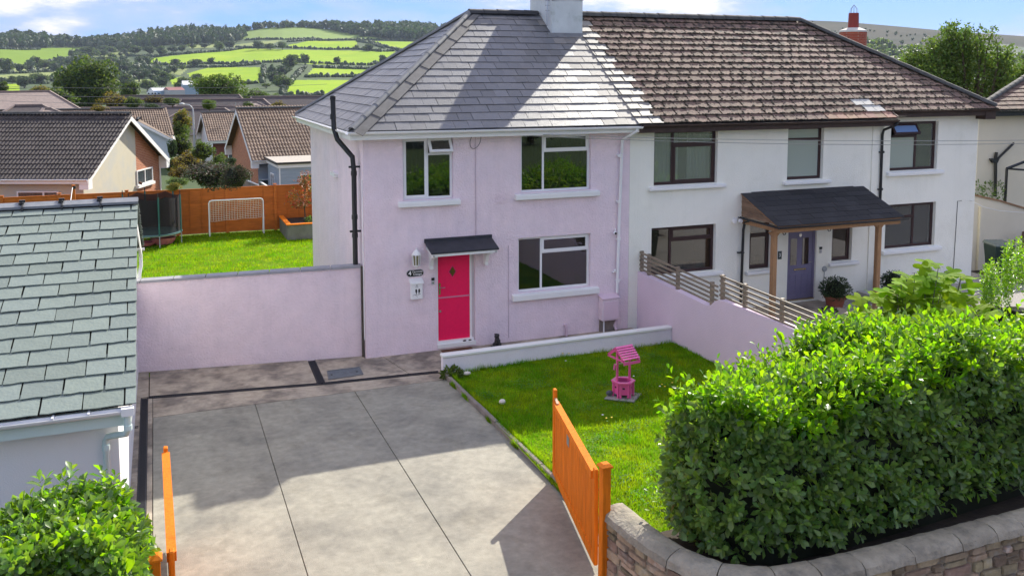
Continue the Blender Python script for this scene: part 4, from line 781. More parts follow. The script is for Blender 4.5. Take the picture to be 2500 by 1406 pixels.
mb = MB(); mb.prism([(GX-.03, GE, GZ-.03), (GX-.03, GR, GRZ-.03), (GX-.03, GR, GRZ-.2), (GX-.03, GE, GZ-.2)], (-.022, 0, 0)); mb.prism([(GX-.03, GR+.002, GRZ-.03), (GX-.03, GB, GZ-.03), (GX-.03, GB, GZ-.2), (GX-.03, GR+.002, GRZ-.2)], (-.022, 0, 0)); mb.build('bargeboard', WPAINT, ga)
gutter(ga, (-9, GE-.075, GZ-.01), (GX-.02, GE-.075, GZ-.02), PVC, .062); gutter(ga, (GX+.03, GB+.09, GZ-.02), (-9, GB+.09, GZ-.02), PVC, .06)
for x in (-4.92, -5.3, -5.9): MB().box(x-.012, x+.012, GE-.14, GE-.01, GZ-.03, GZ+.005).build('gutter_bracket', PVC, ga)
MB().box(GX-.14, GX+.0, GE-.145, GE-.06, GZ-.085, GZ+.008).build('gutter_outlet', PVC, ga)
mb = MB(); mb.tube([(GX-.075, GE-.08, GZ-.07), (GX-.075, GE-.08, GZ-.26), (GX-.10, GE-.04, GZ-.33), (GX-.31, GE+.19, GZ-.42), (GX-.34, GE+.225, GZ-.48), (GX-.34, GE+.225, .05)], .040, 12)
mb.lathe((GX-.075, GE-.08, GZ-.27), [(.048, 0), (.048, .06)], 12); mb.lathe((GX-.34, GE+.225, GZ-.60), [(.048, 0), (.048, .07)], 12); mb.build('downpipe', FPT, ga, True)
mb = MB(); mb.tube([(GX-.06, GB+.06, GZ-.05), (GX-.06, GB+.06, GZ-.4), (GX-.10, GB-.1, GZ-.6), (GX-.10, GB-.14, .1)], .04, 10); mb.build('downpipe', PVC, ga, True)
# ================================================================== LEFT GARDEN WALL
lw = thing('garden_wall', 'tall pink rendered garden wall with grey coping left of the pink house', 'wall', (-2.3, .5, 0))
P0, P1 = Vector((-.03, .21, 0)), Vector((-6.0, 1.04, 0)); dn = (P1-P0).normalized(); nn = Vector((-dn.y, dn.x, 0)); nn = nn if nn.y > 0 else -nn
def wz(t): return 1.96-.02*t
Ld = (P1-P0).length; a, b = P0, P1
MB().add([a-Vector((0, 0, .1)), b-Vector((0, 0, .1)), b+nn*.2-Vector((0, 0, .1)), a+nn*.2-Vector((0, 0, .1)), a+Vector((0, 0, wz(0))), b+Vector((0, 0, wz(Ld))), b+nn*.2+Vector((0, 0, wz(Ld))), a+nn*.2+Vector((0, 0, wz(0)))], [(0, 4, 5, 1), (1, 5, 6, 2), (2, 6, 7, 3), (3, 7, 4, 0), (4, 7, 6, 5)]).build('wall_body', PINK, lw)
COP = mat('grey_coping', (.30, .30, .33), .7, .15, 4)
t_ = .02
while t_ < Ld-.1:
    a = P0+dn*t_-nn*.03; b = P0+dn*min(t_+.622, Ld)-nn*.03; z0, z1 = wz(t_)+.002, wz(t_+.64)+.002
    o = MB().add([a+Vector((0, 0, z0)), b+Vector((0, 0, z1)), b+nn*.26+Vector((0, 0, z1)), a+nn*.26+Vector((0, 0, z0)), a+Vector((0, 0, z0+.05)), b+Vector((0, 0, z1+.05)), b+nn*.26+Vector((0, 0, z1+.05)), a+nn*.26+Vector((0, 0, z0+.05))], [(0, 1, 2, 3), (4, 7, 6, 5), (0, 4, 5, 1), (1, 5, 6, 2), (2, 6, 7, 3), (3, 7, 4, 0)]).build('coping_block', COP, lw); t_ += .64
MB().box(-.055, -.02, .12, .2, 0, 2.0).build('gap_shadow_strip', GROOVE, lw)  # dark strip painted in for the shade of the gap
# low white wall of the front lawn
fw = thing('low_garden_wall', 'low white capped garden wall in front of the pink house', 'wall', (3.9, -1.65, 0))
LW = mat('pink_white_render', (.80, .76, .82), .9, .08, 2, bump=.4)
mb = MB(); mb.prism([(1.205, -1.72, -.05), (1.205, -1.58, -.05), (6.64, -1.47, -.05), (6.64, -1.61, -.05)], (0, 0, .43)); mb.build('wall_body', LW, fw)
o = MB().prism([(1.185, -1.745, .382), (6.64, -1.635, .382), (6.64, -1.45, .382), (1.185, -1.555, .382)], (0, 0, .06)).build('wall_cap', WPAINT, fw); bevel(o, .012)
# boundary wall
bw = thing('boundary_wall', 'stepped pink boundary wall between the two front gardens', 'wall', (6.75, -5, 0))
prof = [(0, -.05), (0, 1.37), (-.5, 1.34), (-2.85, 1.25), (-2.98, 1.25), (-3.12, 1.30), (-3.25, 1.41), (-3.4, 1.47), (-3.6, 1.49), (-6, 1.49), (-10.2, 1.45), (-10.2, -.05)]
MB().prism([(6.65, y, z) for y, z in prof], (.20, 0, 0)).build('wall_body', mat('mauve_roughcast', (.74, .60, .70), .92, .06, 1, bump=.4, bscale=40), bw)
def trellis(y0, y1, z0, z1, posts, n=4, lab='', dz=.105):
    t = thing('slatted_fence', lab, 'fence', (6.75, y0, z0), group='weathered slat fence panels along the boundary wall')
    for k in range(n):
        MB().prism([(6.70, y0, z0-k*dz), (6.70, y1, z1-k*dz), (6.70, y1, z1-k*dz-.042), (6.70, y0, z0-k*dz-.042)], (.02, 0, 0)).build('slat', TRELL, t)
    for y in posts: zz = z0+(z1-z0)*(y-y0)/(y1-y0); MB().box(6.722, 6.79, y-.035, y+.035, zz-n*dz-.12, zz+.012).build('post', TRELL, t)
trellis(.02, -3.28, 1.86, 1.74, (-.02, -.36, -1.65, -3.0), 5, 'weathered slat fence panel against the white house front, in shade', .10)
trellis(-3.34, -6.75, 1.98, 1.90, (-3.38, -4.15, -5.3, -6.6), 5, 'weathered slat fence panel with sunlit top rail in the middle of the wall', .10)
trellis(-7.0, -10.5, 2.10, 2.05, (-7.04, -8.2, -9.4, -10.4), 5, 'weathered slat fence panel nearest the hedge, mostly hidden by leaves', .10)
for i, (x, y) in enumerate(((6.78, -1.2), (6.78, -1.9), (6.78, -.7))): pass
# ================================================================== BACK GARDEN FENCE
bf = thing('garden_fence', 'orange stained board fence across the back of the lawn', 'fence', (-3, 17.4, 0))
FY = 17.3; xs = [-12.9, -11.06, -9.23, -7.40, -5.15, -3.42, -1.62, .20, 2.0, 3.8]
for i, x in enumerate(xs):
    o = MB().box(x-.055, x+.055, FY-.09, FY+.02, -.1, 1.77+(.0 if i % 2 else .03)).build('post', ORF, bf); MB().box(x-.07, x+.07, FY-.105, FY+.035, 1.80, 1.825).build('post_cap', ORF, bf)
for x0, x1 in zip(xs[:-1], xs[1:]):
    for k in range(13): z = .03+k*.13; MB().prism([(x0+.056, FY-.035, z), (x0+.056, FY-.022, z+.14), (x0+.056, FY-.008, z+.14), (x0+.056, FY-.012, z)], (x1-x0-.112, 0, 0)).build('board', ORF, bf)
    for f in (.25, .5, .75): xx = x0+(x1-x0)*f; MB().box(xx-.02, xx+.02, FY-.052, FY-.036, .03, 1.72).build('batten', ORF, bf)
    MB().box(x0+.056, x1-.056, FY-.05, FY+.005, 1.725, 1.755).build('capping_rail', ORF, bf)
cp = thing('clothes_line_post', 'tall orange clothes line post with black pulley beyond the garage roof', 'post', (-6.62, 16.6, 0))
p = AY(179, 452, 16.6); MB().box(p.x-.05, p.x+.05, 16.55, 16.65, 0, p.z).build('post', ORF, cp); q = AY(181, 458, 16.5); MB().lathe(q, [(.0, -.03), (.06, -.02), (.06, .02), (0, .03)], 12, 1).build('pulley', BLACKP, cp)
MB().tube([AY(177, 458, 16.45), Vector((-6.0, 1.2, 1.9))], .012, 5).build('clothes_line', mat('white_cord', (.75, .74, .7)), cp)
# ================================================================== TRAMPOLINE
tr = thing('trampoline', 'round garden trampoline with black net on green poles by the orange fence', 'trampoline', (-4.35, 16.1, 0))
tc_ = Vector((-4.3, 15.95, 0)); r0 = .98; n = 6; mb = MB(); ring = [tc_+Vector((r0*math.cos(t), r0*math.sin(t), .40)) for t in np.linspace(0, 2*PI, 25)]
mb.tube(ring, .025, 6, False); mb.build('frame', mat('galvanised', (.35, .37, .38), .5), tr)
MB().lathe(tc_+Vector((0, 0, .39)), [(.0, 0), (r0-.12, 0), (r0-.12, .015), (0, .015)], 24).build('jumping_mat', BLACKP, tr)
MB().lathe(tc_+Vector((0, 0, .41)), [(r0-.15, 0), (r0+.04, 0), (r0+.04, .03), (r0-.15, .035)], 24).build('safety_pad', mat('teal_vinyl', (.10, .20, .19), .5), tr)
NET = mat('black_net', (.02, .018, .020), .9, .3, 3); m_ = NET; t2_ = m_.node_tree; tp = t2_.nodes.new('ShaderNodeBsdfTransparent'); ms = t2_.nodes.new('ShaderNodeMixShader'); ms.inputs[0].default_value = .16; t2_.links.new(t2_.nodes['Principled BSDF'].outputs[0], ms.inputs[1]); t2_.links.new(tp.outputs[0], ms.inputs[2]); t2_.links.new(ms.outputs[0], t2_.nodes['Material Output'].inputs['Surface'])
vs = []; N_ = 48
for j, z in enumerate((.45, .8, 1.2, 1.55, 1.78)):
    for i in range(N_):
        t = 2*PI*i/N_; ph_ = (t*n/(2*PI)) % 1; sag = .10*math.sin(PI*ph_)*(j == 4)+.0; rad = r0*(1-.05*math.sin(PI*ph_)); vs.append(tc_+Vector((rad*math.cos(t), rad*math.sin(t), z-sag)))
MB().add(vs, [(j*N_+i, j*N_+(i+1) % N_, (j+1)*N_+(i+1) % N_, (j+1)*N_+i) for j in range(4) for i in range(N_)]).build('safety_net', NET, tr)
TEAL = mat('teal_foam_pole', (.03, .13, .11), .6, .2, 6)
for i in range(n):
    t = 2*PI*i/n-.30; c = tc_+Vector((math.cos(t), math.sin(t), 0))*(r0+.03); cz_ = Vector((c.x, c.y, 0))
    MB().tube([cz_+Vector((0, 0, .42)), cz_+Vector((0, 0, 1.78))], .028, 7).build('pole', TEAL, tr, True); MB().tube([cz_+Vector((0, 0, 0)), cz_+Vector((0, 0, .42))], .018, 6).build('leg', mat('galvanised', ()), tr); MB().tube([cz_+Vector((0, 0, 1.78)), cz_+Vector((0, 0, 1.95))], [.022, .012], 6).build('pole_cap', BLACKP, tr)
def blob(name, lab, cat, c, s, m, seed=1):
    r = random.Random(seed); vs = [(c[0]+v[0]*s[0]*r.uniform(.9, 1.1), c[1]+v[1]*s[1]*r.uniform(.9, 1.1), c[2]+max(v[2], -.75)*s[2]) for v in ICV]; o = MB().add(vs, [tuple(f) for f in ICF]).build(name, m, None, True); su = o.modifiers.new('s', 'SUBSURF'); su.levels = su.render_levels = 2; return tag(o, lab, cat)
PTOY = mat('pink_plastic_toy', (.50, .16, .17), .5, .1, 3)
def tub(name, lab, c, s):
    t = MB().lathe((0, 0, 0), [(.0, 0), (.7, .02), (.95, .5), (1.05, 1), (.9, 1.0), (.8, .5), (.6, .2), (0, .15)], 20); t.v = [(c[0]+v[0]*s[0], c[1]+v[1]*s[1], c[2]+v[2]*s[2]) for v in t.v]; o = t.build(name, PTOY, None, True); return tag(o, lab, 'tub')
tub('plastic_tub', 'large pink plastic tub lying under the trampoline', (-3.95, 15.75, 0), (.42, .35, .24)); tub('plastic_tub', 'flat pink plastic tub left of the larger one under the trampoline', (-4.55, 15.6, 0), (.32, .3, .13))
# ================================================================== GOAL
gl = thing('football_goal', 'small white football goal with net before the orange fence', 'goal', (-1.3, 16.6, 0))
ax, bx_, gy, gh = -2.31, -.33, 16.62, 1.36; mb = MB(); rd = .10
pts = [(ax, gy, 0), (ax, gy, gh-rd), (ax+.03, gy, gh-.03), (ax+rd, gy, gh), (bx_-rd, gy, gh), (bx_-.03, gy, gh-.03), (bx_, gy, gh-rd), (bx_, gy, 0)]
MB().tube(pts, .024, 8).build('goal_frame', WPAINT, gl, True)
for x in (ax, bx_): MB().tube([(x, gy, gh-.25), (x+.0, gy+.42, 0)], .018, 6).build('side_strut', WPAINT, gl); MB().tube([(x, gy, .02), (x, gy+.42, .02)], .015, 6).build('base_bar', WPAINT, gl)
mb = MB(); nc, nr_ = 19, 10
def npz(u, v_): return Vector((ax+.06+(bx_-ax-.12)*u, gy+.03+.18*math.sin(v_*1.9)+.04*math.sin(PI*u), gh-.04-v_*(.78-.06*u)+.012*math.sin(u*17+v_*9)))
for i in range(nc+1): mb.tube([npz(i/nc, j/6) for j in range(7)], .0075, 4, False)
for j in range(nr_+1): mb.tube([npz(i/10, j/nr_) for i in range(11)], .0075, 4, False)
for x, s in ((ax, 0), (bx_, 1)):
    for j in range(9): z = gh-.3-j*.13; mb.tube([(x, gy, z), (x, gy+.42*(1-z/(gh-.25))*.9+.02, z-.05)], .006, 4, False)
mb.build('net', mat('cream_net_cord', (.72, .68, .58), .8), gl, kind='stuff')
# ================================================================== PLANTER
pl = thing('raised_planter', 'raised concrete planter with orange timber edging at the end of the lawn', 'planter', (1.3, 16, 0))
px0, px1, py0, py1 = .33, 3.4, 14.9, 17.15; pc = mat('planter_concrete', (.17, .17, .14), .9, .3, 3, bump=.5)
mb = MB(); mb.box(px0, px1, py0, py0+.12, -.05, .53); mb.box(px0, px0+.12, py0+.121, py1, -.05, .53); mb.box(px1-.12, px1, py0+.121, py1, -.05, .53); mb.build('planter_wall', pc, pl)
for a in ((px0-.03, px1, py0-.03, py0+.14, .531, .57), (px0-.03, px0+.15, py0+.141, py0+1.0, .531, .57), (px0-.03, px0+.15, py0+1.01, py1, .531, .57)): o = MB().box(*a).build('timber_edge', ORG, pl)
tag(MB().box(px0+.12, px1-.12, py0+.12, py1, .3, .45).build('planter_soil', SOIL), kind='structure')
# ================================================================== WISHING WELL
we = thing('wishing_well', 'pink wooden wishing well with slatted roof on the front lawn', 'wishing well', (4.02, -3.9, .06))
wc = Vector((4.0, -4.20, .07)); ro = .195; rot = math.radians(8)
def hexp(r, z, k): t = rot+PI/6+k*PI/3; return wc+Vector((r*math.cos(t), r*math.sin(t), z))
for k in range(6):
    a, b = hexp(ro, 0, k), hexp(ro, 0, k+1); n2 = ((a+b)/2-wc); n2.z = 0; n2.normalize(); up_ = Vector((0, 0, 1))
    MB().prism([a+up_*.06, b+up_*.06, b-n2*.02+up_*.06, a-n2*.02+up_*.06], (0, 0, .21)).build('side_panel', WELLP, we)
    mb = MB(); d = (b-a).normalized()
    for P in (a+d*.024, b-d*.024): mb.bar(P+n2*.012, P+n2*.012+up_*.27, .04, .014, n2)
    mb.build('panel_batten', WELLP, we)
    a2, b2, c2, d2_ = hexp(ro+.035, .272, k), hexp(ro+.035, .272, k+1), hexp(ro-.045, .272, k+1), hexp(ro-.045, .272, k); MB().prism([a2, b2, c2, d2_], (0, 0, .028)).build('rim_board', WELLP, we)
MB().lathe(wc+Vector((0, 0, .17)), [(.0, 0), (.175, 0), (.175, .03), (.0, .05)], 12).build('soil_fill', SOIL, we)
dx = Vector((math.cos(rot), math.sin(rot), 0)); dy = Vector((-dx.y, dx.x, 0))
for s in (-1, 1): o = MB().bar(wc+dx*.145*s+Vector((0, 0, .06)), wc+dx*.145*s+Vector((0, 0, .88)), .036, .03, dy).build('post', WELLP, we)
wzt, wze, wy_ = .94, .74, .26
for s in (-1, 1):
    e = wc+dx*s*.17
    for t in (-1, 1): MB().bar(e+Vector((0, 0, wzt-.02)), e+dy*t*wy_+Vector((0, 0, wze-.01)), .018, .035).build('rafter', WELLP, we)
    MB().bar(e-dy*wy_+Vector((0, 0, wze)), e+dy*wy_+Vector((0, 0, wze)), .018, .035).build('tie_beam', WELLP, we)
for t in (-1, 1):
    for k in range(6):
        f = (k+.4)/6; c = wc+dy*t*wy_*f*1.0+Vector((0, 0, wzt+(wze-wzt)*f+.022)); sl_ = (dy*t*wy_+Vector((0, 0, wze-wzt))).normalized(); MB().bar(c-dx*.195, c+dx*.195, .034, .012, sl_.cross(dx)).build('roof_slat', WELLP, we)
MB().bar(wc-dx*.19+dy*-wy_+Vector((0, 0, wze-.035)), wc+dx*.19+dy*-wy_+Vector((0, 0, wze-.035)), .014, .05).build('eave_board', WELLP, we)
MB().tube([wc-dx*.20+Vector((0, 0, .63)), wc+dx*.16+Vector((0, 0, .63))], .013, 8).build('winding_spindle', mat('pale_wood', (.6, .5, .38)), we); MB().bar(wc-dx*.20+Vector((0, 0, .645)), wc-dx*.235-dy*.02+Vector((0, 0, .54)), .032, .015, dy).build('crank_handle', WELLP, we)
ps = thing('paving_slab', 'square grey paving slab under the pink wishing well', 'paving slab', (3.95, -4.0, .05)); mb = MB(); mb.prism([wc+Vector((-.40, .0, -.03)), wc+Vector((.03, -.36, -.03)), wc+Vector((.38, -.03, -.03)), wc+Vector((-.04, .34, -.03))], (0, 0, .03)); o = mb.build('slab', mat('slab_stone', (.30, .28, .27), .85, .2, 5, bump=.3), ps); bevel(o, .006)
blob('hedgehog_ornament', 'small grey stone ornament lying beside the pink well', 'ornament', (3.74, -4.14, .13), (.09, .07, .07), mat('grey_stone_ornament', (.10, .105, .12), .85, .4, 12, bump=.6), 3)
blob('white_stone', 'white stone on the grass near the end of the low white wall', 'stone', (1.62, -1.72-.28, .10), (.10, .06, .055), mat('white_stone_mat', (.66, .60, .55), .9, .1, 5), 4); blob('white_stone', 'round pinkish white stone on the grass by the drive kerb', 'stone', (1.72, -3.75, .10), (.085, .07, .07), mat('white_stone_mat', ()), 5)
# ---- dog statue, mat, shoes
dg_ = thing('dog_statue', 'small dark grey sitting dog statue beside the pink door', 'statue', (2.92, -.26, 0)); DG = mat('dark_statue', (.035, .034, .034), .6, .3, 10, bump=.4)
def metab(parts, name, m, parent):
    mb = MB()
    for c, s in parts: mb.add([(c[0]+v[0]*s[0], c[1]+v[1]*s[1], c[2]+v[2]*s[2]) for v in ICV], [tuple(f) for f in ICF])
    o = mb.build(name, m, parent, True); rm = o.modifiers.new('r', 'REMESH'); rm.mode = 'VOXEL'; rm.voxel_size = .009; sm = o.modifiers.new('s', 'SMOOTH'); sm.iterations = 6; sm.factor = .6; return o
x, y = 2.92, -.26
metab([((x+.02, y+.02, .10), (.085, .09, .11)), ((x, y-.01, .17), (.065, .065, .11)), ((x-.015, y-.03, .275), (.055, .058, .055)), ((x-.06, y-.055, .262), (.035, .03, .025)), ((x-.04, y-.07, .07), (.022, .022, .085)), ((x+.02, y-.08, .07), (.022, .022, .085)), ((x-.05, y-.09, .012), (.03, .028, .016)), ((x+.02, y-.10, .012), (.03, .028, .016)),
       ((x+.03, y-.05, .28), (.015, .03, .042)), ((x-.04, y+.02, .285), (.015, .025, .04)), ((x+.08, y+.03, .05), (.045, .07, .05)), ((x-.05, y+.04, .05), (.045, .07, .05)), ((x+.1, y+.1, .02), (.05, .02, .02))], 'body', DG, dg_)
MB().box(x-.11, x+.12, y-.13, y+.12, 0, .012).build('base', DG, dg_)
mt = MB().box(1.66, 2.36, -.48, -.08, .001, .016).build('doormat', mat('brown_coir', (.12, .055, .03), .95, .3, 20, bump=.8)); tag(mt, 'brown coir doormat in front of the pink door', 'doormat')
for i, (x, y) in enumerate(((2.24, .0), (2.37, .01))): blob('dead_leaves', ['small dark clump of dead leaves on the left of the doorstep end', 'small dark clump of dead leaves against the right door jamb'][i], 'leaves', (x, y, .15), (.06, .03, .025), mat('dead_leaf', (.05, .03, .02), .9, .4, 20), 8+i)
# ================================================================== GATES
def gate(name, lab, hx, hy, fx, fy, z0, zh, zl, side, post, plate=False):
    g = thing(name, lab, 'gate', (hx, hy, 0)); h = Vector((hx, hy, 0)); f = Vector((fx, fy, 0)); d = (f-h).normalized(); n_ = Vector((-d.y, d.x, 0)); U_ = Vector((0, 0, 1)); Lg = (f-h).length
    for p_, zt_, nm in ((h, zh, 'hinge_stile'), (f-d*.05, zl, 'latch_stile')):
        o = MB().bar(p_+U_*z0, p_+U_*zt_, .10, .055, n_).build(nm, ORG, g); bevel(o, .012)
    ztop = zh-.07
    MB().bar(h+d*.05+U_*(ztop-.03), f-d*.10+U_*(ztop-.03), .095, .10).build('top_rail', ORG, g); MB().bar(h+d*.05+U_*(z0+.07), f-d*.10+U_*(z0+.07), .05, .14).build('bottom_rail', ORG, g)
    nb = int(Lg/.095)
    for i in range(nb):
        c = h+d*(.05+(Lg-.15)*(i+.5)/nb); MB().bar(c+U_*(z0+.14), c+U_*(ztop-.08), (Lg-.15)/nb-.010, .02, n_).build('board', ORG, g)
    for zc in (z0+.25, ztop-.2): MB().bar(h-n_*side*.034+U_*zc-d*.02, h-n_*side*.034+d*.3+U_*zc, .006, .03).build('hinge_strap', BLACKP, g)
    if plate: c = h+d*(Lg*.60)+U_*(ztop-.20)-n_*side*.014*-1; MB().bar(c-d*.07, c+d*.07, .004, .17, U_).build('grey_plate', mat('plate_grey', (.22, .23, .23), .4), g)
    c = f-d*.16+U_*(ztop+.03)
    if plate: MB().bar(c-d*.10, c+d*.14+U_*.04, .035, .022).build('throw_over_latch', mat('pale_latch', (.5, .32, .2), .6), g)
    return g
gate('driveway_gate', 'open orange boarded gate leaf beside the lawn kerb, right of the drive', .84, -9.30, 1.40, -6.80, .06, 1.30, 1.42, 1, None, True)
gate('driveway_gate', 'open orange boarded gate leaf seen edge on at the left of the drive', -4.075, -9.62, -4.10, -6.86, .06, 1.40, 1.40, -1, None)
for x, y, z, lab in ((.80, -9.62, 1.46, 'orange gate post at the end of the stone wall'), (-4.235, -9.86, 1.46, 'orange gate post beside the left laurel bush')):
    t = thing('gate_post', lab, 'gate post', (x, y, 0)); o = MB().box(x-.055, x+.055, y-.055, y+.055, -.05, z).build('post', ORG, t); bevel(o, .006)
    MB().add([(x-.075, y-.075, z), (x+.075, y-.075, z), (x+.075, y+.075, z), (x-.075, y+.075, z), (x-.075, y-.075, z+.02), (x+.075, y-.075, z+.02), (x+.075, y+.075, z+.02), (x-.075, y+.075, z+.02), (x-.04, y-.04, z+.05), (x+.04, y-.04, z+.05), (x+.04, y+.04, z+.05), (x-.04, y+.04, z+.05)],
             [(0, 3, 2, 1), (0, 1, 5, 4), (1, 2, 6, 5), (2, 3, 7, 6), (3, 0, 4, 7), (4, 5, 9, 8), (5, 6, 10, 9), (6, 7, 11, 10), (7, 4, 8, 11), (8, 9, 10, 11)]).build('post_cap', ORG, t)
# ================================================================== STONE WALL
st = thing('stone_wall', 'curved rubble stone wall with rounded coping along the roadside hedge', 'wall', (3, -11, 0))
cv = [Vector((.97, -9.55)), Vector((1.00, -10.05)), Vector((1.06, -10.55)), Vector((1.22, -11.0)), Vector((1.50, -11.33)), Vector((1.9, -11.50)), Vector((2.4, -11.56)), Vector((3.2, -11.57)), Vector((4.4, -11.56)), Vector((6, -11.55)), Vector((9, -11.5)), Vector((14, -11.45))]
seg = [0.]
for a, b in zip(cv[:-1], cv[1:]): seg.append(seg[-1]+(b-a).length)
def cur(s):
    s = max(0, min(s, seg[-1]-1e-4)); i = max(k for k in range(len(seg)) if seg[k] <= s); i = min(i, len(cv)-2); t = (s-seg[i])/(seg[i+1]-seg[i])
    def cr(k): return cv[max(0, min(len(cv)-1, k))]
    p0, p1, p2, p3 = cr(i-1), cr(i), cr(i+1), cr(i+2); p = .5*((2*p1)+(p2-p0)*t+(2*p0-5*p1+4*p2-p3)*t*t+(3*p1-p0-3*p2+p3)*t*t*t); return p
def curf(s): p = cur(s); d = (cur(s+.02)-cur(s-.02)).normalized(); return p, d, Vector((d.y, -d.x))  # normal to the outside
WT_, WHT = .17, .80
vs = []; n = 90
for i in range(n+1):
    p, d, nn_ = curf(seg[-1]*i/n); o_ = p+nn_*(WT_-.035)*(-1 if nn_.dot(Vector((0, -1))) < -2 else 1)
    for q, z in ((p+nn_*(WT_-.03), -.1), (p+nn_*(WT_-.03), WHT), (p-nn_*(WT_-.03), WHT), (p-nn_*(WT_-.03), -.1)): vs.append((q.x, q.y, z))
_, d0, n0 = curf(.5); sgn = 1 if n0.x < 0 else -1     # outside of the curve faces the road
MB().add(vs, [(i*4+j, i*4+j+1, i*4+j+5, i*4+j+4) for i in range(n) for j in range(3)]+[(0, 1, 2, 3)]).build('wall_core', MORTAR, st)
rs = random.Random(11); z = 0.
srow = []
while z < WHT-.03:
    h = rs.uniform(.06, .15); h = min(h, WHT-z); s = rs.uniform(-.2, 0); srow.append((z, h))
    while s < 11.5:
        l = rs.uniform(.14, .42); s0, s1 = max(s, 0), s+l-.015
        if s1-s0 > .05:
            sub = [(z, h)] if rs.random() > .25 or h < .1 else [(z, h*.45), (z+h*.5, h*.5)]
            for zz, hh in sub:
                k = 8; pts = []; cs, cz2 = (s0+s1)/2, zz+hh/2-.006
                for q in range(k):
                    t = 2*PI*(q+.5)/k; ex_ = math.copysign(abs(math.cos(t))**.28, math.cos(t)); ez = math.copysign(abs(math.sin(t))**.28, math.sin(t)); pts.append((cs+ex_*(s1-s0)/2*rs.uniform(.88, 1.02), cz2+ez*(hh/2-.006)*rs.uniform(.85, 1.03)))
                pr_ = rs.uniform(.0, .03); V_ = []
                for ou, sc_ in ((-.05, 1.), (.0, 1.), (.008+pr_, .88)):
                    for ps_, pz in pts:
                        a_ = cs+(ps_-cs)*sc_; b_ = cz2+(pz-cz2)*sc_; p, d, nn_ = curf(a_); q2 = p+nn_*sgn*(WT_-.02+ou+rs.uniform(-.004, .004)); V_.append((q2.x, q2.y, b_))
                F_2 = [(j*k+i, j*k+(i+1) % k, (j+1)*k+(i+1) % k, (j+1)*k+i) for j in range(2) for i in range(k)]+[tuple(range(2*k, 3*k))]
                MB().add(V_, F_2).build('stone', STONE, st)
        s += l
    z += h
s = -.02
while s < 11.6:
    l = rs.uniform(.48, .7); V_ = []; m2 = 5; k = 8
    for i in range(m2+1):
        p, d, nn_ = curf(max(0, s)+(l-.012)*i/m2)
        for j in range(k): t = PI*j/(k-1); q2 = p+nn_*sgn*(math.cos(t)*.195+.01); V_.append((q2.x, q2.y, WHT+.01+(math.sin(t)**.7)*.135+rs.uniform(-.008, .008)+(0 if 0 < i < m2 else -.006)))
    F_2 = [(i*k+j, i*k+(j+1) % k, (i+1)*k+(j+1) % k, (i+1)*k+j) for i in range(m2) for j in range(k)]+[tuple(range(k))[::-1], tuple(range(m2*k, m2*k+k))]
    MB().add(V_, F_2).build('coping_stone', COPE, st, True); s += l
sl_v = [(1.1, -9.5, .70)]; poly = [cur(seg[-1]*i/60) for i in range(61)]
tag(MB().add([(p.x, p.y, .74) for p in poly]+[(14, -9.2, .6), (4.5, -9.0, .5), (2.4, -9.5, .45), (1.3, -9.5, .40)], [tuple(range(65))]).build('hedge_bank', SOIL), kind='structure')
# ================================================================== PLANT POTS by the porch, bin, step
def box_ball(name, c, r, m, n=900, leaf=.03, parent=None, seed=1, sq=(1, 1, .8)):
    rg = np.random.RandomState(seed); d = rg.randn(n, 3); d /= np.linalg.norm(d, axis=1, keepdims=True); P = d*np.array(sq)*r*(.72+.33*rg.rand(n, 1))+np.array(c); fr = frames(d+rg.randn(n, 3)*.6, rg.randn(n, 3)); v, f = scatter(LEAF_V, LEAF_F, P, fr, np.stack([np.full(n, leaf*1.2), np.full(n, leaf*1.4), np.full(n, leaf)], 1)*rg.uniform(.7, 1.3, (n, 1)))
    return link(name, npmesh(name, v, f, m), parent)
for (x, y, r, lab) in ((12.12, -.62, .33, 'low round shrub in a terracotta bowl right of the lilac door'), (14.15, -.55, .30, 'round shrub in a terracotta pot at the foot of the black downpipe')):
    t = thing('potted_shrub', lab, 'potted plant', (x, y, .1)); MB().lathe((x, y, .11), [(.15, 0), (.20, .02), (.25, .24), (.28, .25), (.28, .30), (.24, .30), (.22, .26), (0, .26)], 20).build('pot', TERRA, t, True); box_ball('foliage', (x, y, .11+.30+r*.55), r*1.15, LEAFD, 1500, .04, t, int(x)); MB().lathe((x, y, .35), [(.05, 0), (r*.8, .15), (r*.7, .35), (0, .5)], 10).build('twigs', CORE, t)
bs = MB().box(13.25, 13.75, -.75, -.15, .1, .33).build('stone_block', mat('pale_block', (.45, .44, .42), .9, .15, 4, bump=.3)); tag(bs, 'pale stone block on the gravel beside the porch post', 'block')
gs = thing('ground_plant', 'low dark green plant growing at the edge of the doorstep paving', 'plant', (11.6, -1.0, .1)); box_ball('foliage', (11.55, -1.05, .16), .20, LEAFD, 400, .04, gs, 5, (1.2, 1, .4))
lin = MB().prism([(11.7, -1.25, .10), (13.9, -1.35, .10), (13.9, -1.29, .10), (11.7, -1.19, .10)], (0, 0, .05)).build('gravel_edging', KERB); tag(lin, 'thin dark edging strip across the gravel before the porch', 'edging')
wb = thing('wheelie_bin', 'dark green wheelie bin with pale lid at the side of the white house', 'bin', (19.0, .4, 0)); BG = mat('dark_green_plastic', (.015, .035, .028), .45, .1, 4)
c = Vector((19.0, .35, .1)); ang = math.radians(-20); bx2 = Vector((math.cos(ang), math.sin(ang), 0)); by2 = Vector((-bx2.y, bx2.x, 0))
def bl(p): return c+bx2*p[0]+by2*p[1]+Vector((0, 0, p[2]))
